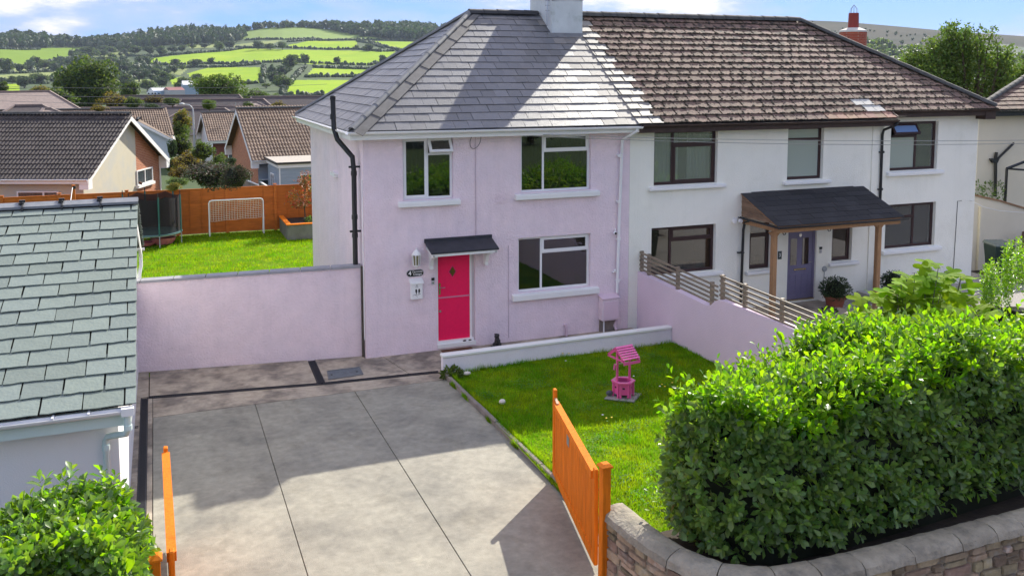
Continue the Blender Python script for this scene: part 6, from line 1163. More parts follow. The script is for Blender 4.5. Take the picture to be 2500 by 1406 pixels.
def proto(kind):
    if kind in PROTO: return PROTO[kind]
    S = {'big': (1, 24000, .048, [LEAFG, LEAFD], 46), 'mid': (2, 2600, .085, [LEAFG, LEAFD], 16), 'round': (3, 9000, .06, [LEAFG, LEAFL], 26), 'dark': (4, 1500, .12, LEAFD, 14), 'dark2': (5, 1500, .12, [LEAFD, LEAFG], 12), 'far': (6, 420, .20, LEAFD, 9), 'far2': (7, 420, .20, [LEAFD, LEAFG], 8), 'yellow': (8, 2600, .075, [LEAFY, LEAFG], 16), 'light': (9, 4000, .06, [LEAFL, LEAFG], 20), 'purple': (10, 6000, .045, [LEAFP, LEAFD], 22), 'shade': (15, 1800, .12, mat('evergreen_leaf', (.018, .028, .010), .7, .2, .6, rand=.5), 16), 'far3': (12, 420, .19, LEAFG, 9), 'olive': (13, 2600, .075, [LEAFY, LEAFP], 14)}[kind]
    me, C_ = crown_mesh('crown', S[0], S[1], S[2], S[3], S[4], mix=.35); PROTO[kind] = (me, trunk_mesh('trunk', C_)); return PROTO[kind]
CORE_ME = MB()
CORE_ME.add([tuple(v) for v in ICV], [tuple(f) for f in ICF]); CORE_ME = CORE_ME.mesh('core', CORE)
def tree(name, lab, cat, c, rx, rz_, kind, group=None, rot=0., core=True, trunk=True):
    """c: centre of the crown"""
    cm_, tm = proto(kind); t = bpy.data.objects.new(name, None); COL.objects.link(t); t.location = c; t.rotation_euler = (0, 0, rot); t.scale = (rx, rx, rz_); tag(t, lab, cat, group)
    o = bpy.data.objects.new('crown', cm_); COL.objects.link(o); o.parent = t
    if trunk and cat != 'shrub': o = bpy.data.objects.new('trunk', tm); COL.objects.link(o); o.parent = t
    if core: o = bpy.data.objects.new('branches_or_core', CORE_ME); COL.objects.link(o); o.parent = t; o.scale = (.62, .62, .58)  # dark solid added for the crown's shaded inside, not modelled branches
    return t
def treepx(name, lab, px0, px1, py0, py1, d, kind, group=None, cat='tree', core=True, squash=1.):
    """a tree whose crown spans the given sight lines at distance d"""
    v = ray((px0+px1)/2, (py0+py1)/2); k = d/math.hypot(v.x, v.y); c = CAM+v*k; rx = (px1-px0)/2/FP*k; rz_ = (py1-py0)/2/FP*k
    return tree(name, lab, cat, c, rx*(1.25 if cat == 'shrub' else 1.04), rz_*(1.3 if cat == 'shrub' else 1.1), kind, group, R.uniform(0, 6), core)
treepx('broadleaf_tree', 'largest broad leafy tree rising over the left roofs', 142, 294, 134, 288, 150, 'big'); treepx('broadleaf_tree', 'lower dark lobe of the big tree at its left foot', 92, 190, 205, 285, 142, 'mid')
treepx('broadleaf_tree', 'yellowing tree at the left foot of the big tree', 62, 130, 205, 262, 135, 'yellow'); treepx('broadleaf_tree', 'orange tinted tree at the right foot of the big tree', 238, 325, 224, 275, 138, 'olive')
treepx('broadleaf_tree', 'round olive green tree above the dark roofs in the middle', 462, 597, 172, 262, 175, 'round'); treepx('broadleaf_tree', 'light green rounded tree right of the round olive one', 588, 662, 212, 256, 165, 'light'); treepx('broadleaf_tree', 'small pale green tree behind the dark roof with white gable', 640, 692, 226, 256, 190, 'light')
treepx('broadleaf_tree', 'grey brown bare looking tree left of the dark long roof', 335, 420, 232, 262, 150, 'olive'); treepx('broadleaf_tree', 'mid green tree between the big tree and the farm sheds', 285, 345, 195, 250, 190, 'mid'); treepx('broadleaf_tree', 'light green tree on the far left edge', -15, 25, 195, 232, 150, 'mid')
treepx('shrub', 'rust coloured bush top above the dark tiled ridge', 222, 262, 257, 275, 60, 'olive', cat='shrub')
treepx('garden_tree', 'tall yellow green tree left of the street lamp', 414, 468, 262, 335, 83.5, 'yellow'); treepx('garden_tree', 'light green bushy tree below the yellow green one', 414, 470, 290, 350, 83, 'light')
treepx('shrub', 'dark glossy shrub with pale flowers left of the lamp post', 416, 466, 325, 388, 81.5, 'mid', cat='shrub'); treepx('shrub', 'white flowering shrub right of the lamp post', 478, 522, 338, 400, 83, 'light', cat='shrub'); treepx('shrub', 'bronze brown shrub at the foot of the lamp post', 425, 492, 372, 425, 44, 'olive', cat='shrub')
treepx('shrub', 'bright lime green conifer bush between the gables', 518, 550, 372, 412, 40, 'light', cat='shrub'); treepx('shrub', 'wide dark purple brown bush behind the orange fence', 452, 585, 388, 468, 29, 'purple', cat='shrub'); treepx('shrub', 'dark brown bush behind the goal against the side fence', 540, 612, 395, 470, 27.5, 'purple', cat='shrub')
treepx('shrub', 'red flowering shrub beside the brick gable', 412, 450, 412, 440, 42, 'olive', cat='shrub'); treepx('shrub', 'low green bushes behind the trampoline', 408, 462, 430, 455, 36, 'light', cat='shrub'); treepx('shrub', 'green shrub on the bungalow corner', 405, 440, 385, 425, 46, 'mid', cat='shrub')
treepx('shrub', 'blue grey shrub beside the white gable bungalow', 548, 575, 385, 405, 38, 'dark', cat='shrub')
for a in (('rounded green shrub behind the dark purple bush', 470, 520, 345, 395, 43, 'mid'), ('olive green bush between lamp post and brick gable', 435, 462, 385, 420, 82, 'mid'), ('pale green bush below the white flowering shrub', 495, 540, 392, 425, 39, 'light'), ('russet bush left of the purple bush', 425, 470, 402, 438, 39, 'olive'), ('dark green bush on the lawn edge by the bungalow corner', 408, 432, 340, 388, 50, 'dark'), ('small dark conifer beside the brick gable wall', 545, 566, 398, 420, 36, 'dark'), ('grey green shrub in front of the white gable', 478, 505, 372, 398, 47, 'dark'), ('yellow green bush below the brick gable', 408, 440, 445, 470, 31, 'yellow')): treepx('shrub', a[0], *a[1:7], cat='shrub')if 0 else treepx('shrub', a[0], a[1], a[2], a[3], a[4], a[5], a[6], cat='shrub')
for a in (('dark leafy tree between the far roofs left of the lamp post', 300, 350, 232, 272, 98, 'mid'), ('round green tree between the far roofs behind the lamp post', 492, 530, 240, 272, 90, 'round'), ('bushy tree on the ridge of dark roofs below the farm sheds', 396, 446, 236, 262, 100, 'mid'), ('low olive tree among the dark roofs by the grey slate hip', 655, 700, 246, 274, 92, 'olive'), ('dark tree behind the brown pantiled ridge', 345, 392, 250, 276, 90, 'dark'), ('small tree between two dark hipped roofs', 590, 622, 246, 270, 92, 'mid')): treepx('broadleaf_tree', *a)
# ---- trees on the hillside, one by one, by where they stand
def hill(name, lab, px, pyb, wpx, hpx, kind, grp):
    b = far(px, pyb); d = (b-CAM).length; rx = wpx/2/FP*d; rz_ = hpx/2/FP*d; t = tree(name, lab, 'tree', b+Vector((0, 0, rz_*.95)), rx, rz_, kind, grp, R.uniform(0, 6), True, True); return t
GRP = 'trees along the hedges of the far fields'
spots = [(352, 165, 42, 26), (275, 152, 24, 22), (430, 160, 22, 18), (478, 165, 26, 20), (515, 160, 20, 20), (535, 127, 26, 26), (560, 120, 30, 20), (660, 122, 30, 14), (690, 122, 26, 20), (630, 122, 30, 22), (745, 158, 24, 28), (708, 175, 40, 42), (665, 185, 22, 26), (640, 200, 20, 22), (690, 222, 55, 40), (672, 205, 40, 30), (822, 158, 20, 20), (768, 160, 10, 10), (935, 160, 26, 26),
         (900, 125, 30, 16), (870, 122, 14, 14), (925, 127, 14, 8), (450, 225, 50, 32), (480, 200, 30, 20), (340, 200, 45, 30), (400, 205, 40, 26), (380, 190, 34, 22), (300, 190, 40, 36), (310, 215, 40, 30), (360, 225, 40, 30), (395, 215, 30, 24), (150, 200, 36, 20), (95, 205, 50, 24), (60, 216, 44, 28), (20, 180, 26, 30), (8, 175, 24, 34), (50, 178, 26, 20), (90, 165, 22, 26), (110, 172, 34, 24), (75, 176, 20, 16), (130, 170, 26, 16), (150, 160, 26, 14), (170, 165, 30, 22),
         (215, 145, 50, 26), (200, 152, 40, 22), (245, 140, 34, 18), (255, 128, 30, 14), (270, 132, 26, 18), (310, 130, 30, 22), (330, 135, 34, 20), (355, 150, 20, 14), (365, 135, 30, 22), (395, 138, 30, 22), (340, 165, 30, 18), (300, 168, 40, 22), (270, 162, 34, 20), (250, 170, 30, 24), (420, 130, 24, 18), (445, 128, 24, 18), (470, 120, 20, 14), (500, 118, 26, 12), (425, 180, 22, 20), (445, 172, 16, 14), (690, 190, 44, 30), (720, 158, 36, 22), (415, 200, 26, 20), (240, 200, 40, 30), (30, 205, 26, 16), (610, 206, 20, 10), (320, 185, 26, 20), (385, 172, 24, 14), (650, 216, 24, 14)]
def tree_label(px, pb, w_):
    size = 'broad' if w_ >= 40 else 'middling' if w_ >= 24 else 'small'
    where = 'left fields' if px < 190 else 'wooded dip right of the left fields' if px < 330 else 'lower slope above the farm sheds' if px < 500 and pb > 168 else 'upper edge of the long middle field' if pb < 140 and px < 690 else 'domed field' if pb < 130 else 'long middle field' if px < 620 else 'hedge corner left of the lower right fields' if pb > 166 and px < 780 else 'right hand fields'
    return f'{size} rounded tree by the {where}'
for i, (px, pb, w_, h_) in enumerate(spots): hill('hedgerow_tree', tree_label(px, pb, w_), px, pb, w_*1.1, h_*1.12, ['dark', 'dark2', 'mid'][i % 3] if w_ > 24 else ['far', 'far2', 'far3'][i % 3], GRP)
# hedgerows
def hlab(pts):
    (a, b), (c, d) = pts[0], pts[-1]; m = (a+c)/2; n = (b+d)/2
    return 'dark hedgerow %s, %s the %s' % ('running level' if abs(d-b) < .12*abs(c-a) else 'climbing steeply' if abs(d-b) > .6*abs(c-a) else 'slanting uphill', 'high up by' if n < 120 else 'half way up at' if n < 170 else 'low down near', 'left fields' if m < 190 else 'middle fields' if m < 560 else 'tree clump between the fields' if m < 725 else 'right hand fields')
def hedgerow(lab, pts, h_=5., w_=4.):
    P = []; S = []; rg = np.random.RandomState(len(lab)+int(pts[0][0]))
    W3 = [far(*p) for p in pts]
    for a, b in zip(W3[:-1], W3[1:]):
        n = max(2, int((b-a).length/(w_*.5)))
        for i in range(n):
            c = a.lerp(b, i/n); c.z = gz(c.x, c.y); s = rg.uniform(.6, 1.25); P.append((c.x+rg.randn()*.8, c.y+rg.randn()*1.5, c.z+h_*.3*s)); S.append((w_*.55*s, w_*.55*s, h_*.55*s*(1 if rg.rand() < .85 else 1.7)))
    P = np.array(P); S = np.array(S); fr = frames(rg.randn(len(P), 3)*.3+np.array([0, 1, 0]), np.tile([0, 0, 1.], (len(P), 1))); v, f = scatter(ICV, ICF, P, fr, S); v += rg.randn(*v.shape)*.35
    o = link('hedgerow', npmesh('hedgerow', v, f, LEAFD)); tag(o, lab, 'hedgerow', 'hedgerows between the far fields')
HL = 'dark hedgerow dividing two green fields on the far hillside'
for pts in ([(-40, 122), (60, 123), (100, 122)], [(182, 141), (128, 151), (60, 160)], [(310, 137), (374, 141), (480, 131), (598, 119), (640, 116), (720, 119), (800, 122), (870, 121), (930, 127), (975, 126)], [(336, 164), (416, 160), (520, 157), (640, 154), (800, 157), (905, 160), (925, 155)], [(415, 167), (520, 166), (640, 158)], [(765, 166), (830, 168), (905, 170)], [(745, 190), (800, 189), (880, 189)],
            [(700, 104), (760, 100), (830, 99), (900, 99), (1010, 102)], [(600, 99), (700, 98), (790, 98)], [(985, 126), (940, 116), (900, 103)], [(575, 118), (660, 119)], [(690, 238), (740, 238), (790, 236)], [(560, 206), (600, 206), (645, 204)], [(-40, 183), (60, 180), (140, 174)], [(-40, 200), (50, 203), (120, 206)], [(745, 165), (725, 185), (700, 210), (690, 232)], [(455, 108), (540, 105)], [(870, 102), (905, 108), (940, 120)], [(-40, 165), (40, 163)], [(640, 204), (643, 185), (645, 165)]): hedgerow(hlab(pts), pts)
# woods
def wood(lab, poly, n, h0, h1, m, seed=1, kind='stuff', name='woodland', conifer=0.):
    rg = np.random.RandomState(seed); xs_ = [p[0] for p in poly]; ys_ = [p[1] for p in poly]; P = []; S = []; tries = 0
    while len(P) < n and tries < n*20:
        tries += 1; px = rg.uniform(min(xs_), max(xs_)); py = rg.uniform(min(ys_), max(ys_))
        if not inside(px, py, poly): continue
        b = far(px, py); h = rg.uniform(h0, h1); co = rg.rand() < conifer; P.append((b.x, b.y, b.z+h*.42)); S.append((h*(.22 if co else .5), h*(.22 if co else .5), h*.55))
    P = np.array(P); S = np.array(S); nn_ = len(P); rg2 = np.random.RandomState(seed+1)
    me, _ = crown_mesh('woodcrown', seed+30, 90, .42, m, 7); tv = np.array([v.co for v in me.vertices]); tf = np.array([tuple(p.vertices) for p in me.polygons])
    tv = np.concatenate([tv, ICV*np.array([.68, .68, .75])]); tf2 = ICF+len(tv)-12; tf = np.concatenate([tf, np.concatenate([tf2, tf2[:, 2:3]], 1)]) if tf.shape[1] == 4 else tf
    k4 = frames(np.stack([np.cos(rg2.rand(nn_)*6.28), np.sin(rg2.rand(nn_)*6.28), np.zeros(nn_)], 1), np.tile([0, 0, 1.], (nn_, 1)))
    v, f = scatter(tv, tf, P, k4, S); bm_ = bpy.data.meshes.new(name); tri = f[:, 2] == f[:, 3]; q4 = f[~tri]; t3 = f[tri][:, :3]
    loops = np.concatenate([q4.ravel(), t3.ravel()]); bm_.vertices.add(len(v)); bm_.vertices.foreach_set('co', v.astype(np.float32).ravel()); bm_.loops.add(len(loops)); bm_.loops.foreach_set('vertex_index', loops.astype(np.int32)); bm_.polygons.add(len(q4)+len(t3))
    ls = np.concatenate([np.arange(len(q4))*4, len(q4)*4+np.arange(len(t3))*3]); lt = np.concatenate([np.full(len(q4), 4), np.full(len(t3), 3)]); bm_.polygons.foreach_set('loop_start', ls.astype(np.int32)); bm_.polygons.foreach_set('loop_total', lt.astype(np.int32)); bm_.materials.append(m); bm_.update(calc_edges=True)
    o = link(name, bm_); tag(o, lab, 'wood', kind=kind)
wood('dark mixed wood along the left skyline', [(-60, 96), (60, 98), (180, 109), (290, 104), (300, 126), (200, 117), (-60, 119)], 330, 15, 26, LEAFD, 2, conifer=.2); wood('conifer wood climbing to the skyline left of the domed field', [(290, 104), (400, 86), (480, 81), (575, 82), (600, 88), (590, 100), (555, 108), (430, 112), (330, 122), (290, 124)], 330, 15, 24, LEAFD, 3, conifer=.5)
wood('thin line of trees on the crest behind the domed field', [(560, 80), (600, 74), (640, 67), (740, 65), (830, 71), (860, 74), (850, 78), (740, 68), (640, 71), (600, 78)], 90, 10, 18, LEAFD, 4); wood('long wood on the skyline left of the grey roof', [(760, 67), (850, 72), (1000, 72), (1120, 77), (1100, 96), (1020, 101), (940, 97), (880, 90)], 260, 16, 26, LEAFD, 5)
wood('scattered scrub and small trees below the left fields', [(150, 130), (290, 126), (330, 138), (300, 160), (420, 170), (410, 190), (300, 215), (120, 205), (140, 180), (60, 165), (185, 150)], 100, 9, 17, LEAFD, 6)
wood('wood on the lower slope of the moor beyond the brick chimney', [(1950, 85), (2100, 100), (2220, 125), (2300, 150), (2500, 150), (2600, 160), (2600, 185), (1900, 185)], 420, 12, 20, LEAFG, 7, conifer=.3); wood('scattered gorse and bushes on the moor side', [(1950, 62), (2200, 80), (2450, 105), (2450, 130), (2200, 110), (1950, 85)], 70, 3, 6, LEAFD, 8)
# ---- big tree behind the white house
def spiky(name, lab, px0, px1, py0, py1, d, n, leaf, mats, seed):
    v = ray((px0+px1)/2, (py0+py1)/2); k = d/math.hypot(v.x, v.y); c = CAM+v*k; W_ = (px1-px0)/2/FP*k; H_ = (py1-py0)/FP*k; rg = np.random.RandomState(seed); t = thing(name, lab, 'tree', (c.x, c.y, c.z-H_/2)); P = []; D = []; mb = MB(); ns = 95
    zb_ = c.z-H_/2
    for i in range(ns):
        u = rg.uniform(-1, 1); w2 = rg.uniform(-.6, .6); hh = H_*(1-.62*abs(u)**1.7-.15*abs(w2))*rg.uniform(.78, 1.06); x0, y0 = c.x+RT.x*u*W_*.35, c.y+RT.y*u*W_*.35+w2*2; x1, y1 = c.x+RT.x*u*W_, c.y+RT.y*u*W_+w2*W_*.6
        pts = [(x0, y0, zb_-1.5), (x0*.6+x1*.4, y0*.6+y1*.4, zb_+hh*.35), (x1, y1, zb_+hh*.75), (x1+rg.randn()*.15, y1, zb_+hh)]; mb.tube(pts, [.09, .06, .03, .01], 4)
        m2 = n//ns; s = rg.rand(m2)**.8; idx = s*3; a = np.array(pts); i0 = np.minimum(idx.astype(int), 2); fr_ = (idx-i0)[:, None]; p = a[i0]*(1-fr_)+a[i0+1]*fr_; p += rg.randn(m2, 3)*np.array([.42, .42, .35])*(1-.75*s[:, None]**3); P.append(p); D.append(rg.randn(m2, 3)+np.array([0, 0, .6]))
    P = np.concatenate(P); D = np.concatenate(D)
    v, f = scatter([(-.3, 0, 0), (.3, .1, .05), (.05, 1, 0), (-.3, .6, .1)], [(0, 1, 2, 3)], P, frames(D, rg.randn(len(P), 3)), leaf*rg.uniform(.6, 1.3, (len(P), 1))*np.ones((1, 3)))
    mb.build('trunk', BARK, t); link('crown', npmesh('crown', v, f, mats, False, (rg.rand(len(P)) < .3).astype(int)), t)
spiky('willow_tree', 'large upright leafy tree behind the white house roof', 2195, 2500, 55, 300, 44, 34000, .12, [LEAFL, LEAFG], 3); spiky('willow_tree', 'leafy tree cut by the right edge behind the wires', 2460, 2620, 120, 260, 50, 16000, .12, [LEAFG, LEAFL], 4)
# trees across the road behind the viewpoint (they show in the window glass)
for i in range(9): tree('roadside_tree', 'broad tree standing across the road behind the viewpoint', 'tree', (-34+i*8+R.uniform(-1, 1), -62+R.uniform(-4, 4), 4.5), 6.5, 7.5, 'shade', 'trees across the road', R.uniform(0, 6))
# ---- bronze leaved young tree in the planter
yt = thing('young_tree', 'young tree with bronze red leaves growing in the raised planter', 'tree', (1.25, 16.4, .45)); rg = np.random.RandomState(5); c = Vector((1.22, 16.4, 0)); mb = MB(); mb.tube([(c.x, c.y, .4), (c.x-.02, c.y, .9), (c.x+.02, c.y, 1.6), (c.x, c.y, 2.15)], [.025, .022, .016, .006], 6); P = []; D = []
for i in range(34):
    z = rg.uniform(.95, 2.2); a = rg.rand()*6.28; L_ = .60*math.sin(min(1, (2.35-z)/1.2)*1.57)*rg.uniform(.7, 1.1); e = (c.x+math.cos(a)*L_, c.y+math.sin(a)*L_, z+.12); mb.tube([(c.x, c.y, z-.15), e], [.008, .003], 4)
    for k in range(26): s = rg.uniform(.3, 1.1); P.append(np.array([c.x, c.y, z-.15])*(1-s)+np.array(e)*s+rg.randn(3)*.07); D.append(np.array([math.cos(a), math.sin(a), rg.uniform(-.6, .8)])+rg.randn(3)*.6)
mb.build('trunk', BARK, yt); P = np.array(P); v, f = scatter(LEAF_V, LEAF_F, P, frames(np.array(D), rg.randn(len(P), 3)+np.array([0, 0, 1])), rg.uniform(.6, 1.2, (len(P), 1))*np.array([[.09, .12, .1]])); link('crown', npmesh('crown', v, f, [LEAFR, mat('red_leaf', (.42, .06, .03), .5, .2, 2, rand=.3, trans=(.3, (1.4, 1.2, 1))), LEAFG], True, rg.choice([0, 0, 0, 1, 2], len(P)).repeat(8)), yt)
ppt = thing('planter_plant', 'small bright green plant in the soil of the raised planter', 'plant', (1.5, 15.6, .45)); box_ball('foliage', (1.3, 15.9, .50), .13, LEAFL, 90, .10, ppt, 3); 
# ================================================================== LAUREL HEDGES (leaves set on shoots)
def shoots(pts, dirs, lens, nleaf, leafL, rg, droop=.5):
    """every shoot carries leaves in a spiral; returns positions, frames, sizes and stems"""
    P = []; D = []; Nn = []; S = []
    for p, d, L_ in zip(pts, dirs, lens):
        d = d/np.linalg.norm(d); a = np.cross(d, [0.3, .2, 1.0]); a /= np.linalg.norm(a); b = np.cross(d, a); ph_ = rg.rand()*6.28
        for k in range(nleaf):
            t = (k+.5)/nleaf; an = ph_+k*2.4; sp = .95-.62*t; rad = a*math.cos(an)+b*math.sin(an); dd = d*(1-sp*.75)+rad*sp+np.array([0, 0, -.15*(1-t)*droop]); P.append(p+d*L_*t); D.append(dd); Nn.append(d*.8-rad*.25+rg.randn(3)*.18); S.append(leafL*(1.05-.35*t)*rg.uniform(.75, 1.2))
    return np.array(P), frames(np.array(D), np.array(Nn)), np.array(S)
LV = np.array([(0, 0, 0), (-.15, .28, .03), (0, .30, -.03), (.15, .28, .03), (-.26, .70, .04), (0, .68, -.03), (.26, .70, .04), (0, 1, -.06)])
leafvars = []
for i in range(5):
    rg = np.random.RandomState(60+i); v = LV.copy(); v[:, 2] += v[:, 1]**2*rg.uniform(-.25, .1); v[:, 0] *= rg.uniform(.85, 1.15); leafvars.append(v)
def hedge_build(root, P, FR, S, isnew, nsingle, wl=1.05):
    d = np.linalg.norm(P-np.array(CAM), axis=1); lx, ly = [], []
    order = np.argsort(d-1.2*isnew*0); vis = order
    # the nearest leaves are single parts
    single = set(vis[:nsingle].tolist()); lm = {}
    for i in vis[:nsingle]:
        k = (int(i) % 5, bool(isnew[i]))
        if k not in lm: me = npmesh('leaf', leafvars[k[0]], LEAF_F, LAURELN if k[1] else LAUREL, True); lm[k] = me
        f = FR[i]; s = S[i]; M4 = Matrix(((f[0][0]*s*wl, f[0][1]*s, f[0][2]*s, P[i][0]), (f[1][0]*s*wl, f[1][1]*s, f[1][2]*s, P[i][1]), (f[2][0]*s*wl, f[2][1]*s, f[2][2]*s, P[i][2]), (0, 0, 0, 1)))
        o = bpy.data.objects.new('leaf', lm[k]); COL.objects.link(o); o.parent = root; o.matrix_parent_inverse = Matrix.Translation(root.location).inverted(); o.matrix_basis = M4
    rest = np.array([i for i in range(len(P)) if i not in single]); vs = []; fs = []; mi = []; off = 0
    for k in range(5):
        r_ = rest[rest % 5 == k]
        if len(r_) == 0: continue
        v, f = scatter(leafvars[k], LEAF_F, P[r_], FR[r_], np.stack([S[r_]*wl, S[r_], S[r_]], 1)); vs.append(v); fs.append(f+off); off += len(v); mi.append(isnew[r_].astype(int).repeat(8))
    o = link('foliage', npmesh('foliage', np.concatenate(vs), np.concatenate(fs), [LAUREL, LAURELN], True, np.concatenate(mi)), root); tag(o, kind='stuff')
hg = thing('laurel_hedge', 'big thick laurel hedge above the stone wall, bright new leaves on top', 'hedge', (6, -10, .7))
foot = [(1.50, -10.0), (1.42, -10.5), (1.6, -10.9), (2.0, -11.08), (3.0, -11.08), (4.5, -10.98), (6.5, -10.78), (13.5, -10.5), (13.5, -9.1), (9, -9.2), (7, -9.15), (5.6, -8.95), (4.2, -8.95), (3.0, -9.4), (2.2, -9.75)]
def hedge_top(x, y): return 2.25+.16*math.sin(x*1.4+1)+.10*math.sin(x*3.1+y*2)+.008*(x-2)+.24*max(0, min(1, (-9.9-y)/.8))
rg = np.random.RandomState(17); pts = []; dirs = []; lens = []; nw = []
fp = [Vector(p) for p in foot]; nf = len(fp); cen = Vector((6, -10.0))
for i in range(nf):
    a, b = fp[i], fp[(i+1) % nf]; L_ = (b-a).length; d = (b-a)/L_; no = Vector((d.y, -d.x)); 
    front = i <= 6 or i >= 13
    if a.x > 10 and b.x > 10: continue
    for _ in range(int(L_*(215 if front else 60))):
        s = rg.rand(); aq = a.lerp(b, s); zt_ = hedge_top(aq.x, aq.y); z = .80+(zt_-.80)*rg.rand()**.9; q = a.lerp(b, s)+no*(rg.randn()*.055+.06*math.sin(z*5+s*L_*3)-.02); bot = max(0, .95-z)*.5
        q -= no*bot; pts.append((q.x, q.y, z)); dirs.append((no.x*.8+rg.randn()*.5, no.y*.8+rg.randn()*.5, rg.uniform(-.2, 1.5))); lens.append(rg.uniform(.08, .2)); nw.append(z > zt_-.11)
for _ in range(6400):
    x = rg.uniform(1.3, 11.5); y = rg.uniform(-11.2, -8.7)
    if not inside(x, y, foot): continue
    tall = rg.rand() < .5; z = hedge_top(x, y)+rg.randn()*.06-.05; pts.append((x, y, z)); dirs.append((rg.randn()*.28, rg.randn()*.28, 1.)); lens.append(rg.uniform(.26, .50) if tall else rg.uniform(.1, .2)); nw.append(rg.rand() < (.85 if tall else .45))
P, FR, S = shoots(np.array(pts), np.array(dirs), lens, 7, .132, rg); isn = np.array(nw).repeat(7); isn &= rg.rand(len(isn)) < .85
print('hedge leaves', len(P))
hedge_build(hg, P, FR, S, isn, 295)
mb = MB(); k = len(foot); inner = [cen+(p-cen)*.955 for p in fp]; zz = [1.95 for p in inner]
mb.add([(p.x, p.y, .6) for p in inner]+[(p.x, p.y, z) for p, z in zip(inner, zz)], [tuple(range(k, 2*k))]+[(i, (i+1) % k, (i+1) % k+k, i+k) for i in range(k)]); mb.build('light_blocking_core', CORE, hg)  # dark solid core added inside the hedge to block light
mb = MB()
for i in range(0, len(pts), 3): p = Vector(pts[i]); d = Vector(dirs[i]).normalized(); mb.tube([p-d*.12, p+d*lens[i]*.9], [.006, .003], 3, False)
mb.build('twigs', mat('green_twig', (.08, .12, .02), .7), hg, kind='stuff')
# loose sprigs at the hedge foot by the gate post
sp_ = thing('laurel_sapling', 'thin loose laurel shoots at the hedge foot near the gate post', 'plant', (1.55, -9.6, .7)); pts = []; dirs = []; lens = []
for k in range(9):
    b = np.array([1.42+rg.rand()*.3, -9.45-rg.rand()*.4, .72]); h = rg.uniform(.25, .62)
    for j in range(5): pts.append(b+np.array([rg.randn()*.04, rg.randn()*.04, h*j/5])); dirs.append((rg.randn()*.3, rg.randn()*.3, 1)); lens.append(.12)
P2, F2, S2 = shoots(np.array(pts), np.array(dirs), lens, 4, .075, rg); v, f = scatter(LV, LEAF_F, P2, F2, S2); link('foliage', npmesh('foliage', v, f, [LAURELN, LAUREL], True, (np.arange(len(P2)) % 2).repeat(8)), sp_)
# left bush
lbz = thing('laurel_bush', 'glossy laurel bush in the bottom left corner before the garage', 'bush', (-5.1, -9.8, .8)); pts = []; dirs = []; lens = []
def lbtop(x): return float(np.interp(x, [-6.4, -5.65, -5.35, -5.05, -4.75, -4.5, -4.33, -4.2], [1.85, 1.88, 2.02, 2.02, 2.05, 1.85, 1.62, 1.25]))
for _ in range(1500):
    x = rg.uniform(-6.3, -4.36); y = rg.uniform(-10.4, -9.3); z = lbtop(x)-.06-rg.rand()**1.6*.12-.1*abs(y+9.8); pts.append((x, y, z)); dirs.append((rg.randn()*.35, rg.randn()*.35-.1, 1)); lens.append(rg.uniform(.08, .18))
for x, h in ((-4.98, .30), (-5.2, .22), (-4.86, .12), (-4.62, .28), (-4.70, .22), (-4.55, .10), (-4.50, .1), (-5.75, .2), (-4.50, .2), (-5.05, .18)):
    for j in range(4): pts.append((x+rg.randn()*.02, -9.5+rg.randn()*.08, lbtop(x)-.05+h*j/4)); dirs.append((rg.randn()*.12, rg.randn()*.12, 1)); lens.append(.14)
for _ in range(1700):
    x = rg.uniform(-6.3, -4.33); z = .5+(lbtop(x)-.5)*rg.rand(); pts.append((x, -10.4+rg.randn()*.06+.1*math.sin(x*6), z)); dirs.append((rg.randn()*.5, -.9, rg.uniform(0, 1))); lens.append(rg.uniform(.08, .16))
for _ in range(900):
    y = rg.uniform(-10.4, -9.3); z = .3+1.3*rg.rand(); pts.append((-4.36-.08*z+rg.randn()*.05, y, z)); dirs.append((.9, rg.randn()*.5, rg.uniform(0, 1))); lens.append(rg.uniform(.08, .16))
pts = np.array(pts); P, FR, S = shoots(pts, np.array(dirs), lens, 6, .135, rg); isn = (rg.rand(len(P)) < .22); hedge_build(lbz, P, FR, S, isn, 295)
MB().prism([(-6.4, -10.3, .0), (-4.42, -10.3, .0), (-4.42, -9.4, .0), (-6.4, -9.4, .0)], (0, 0, 1.45)).build('light_blocking_core', CORE, lbz)  # dark block added inside the bush to stop light passing
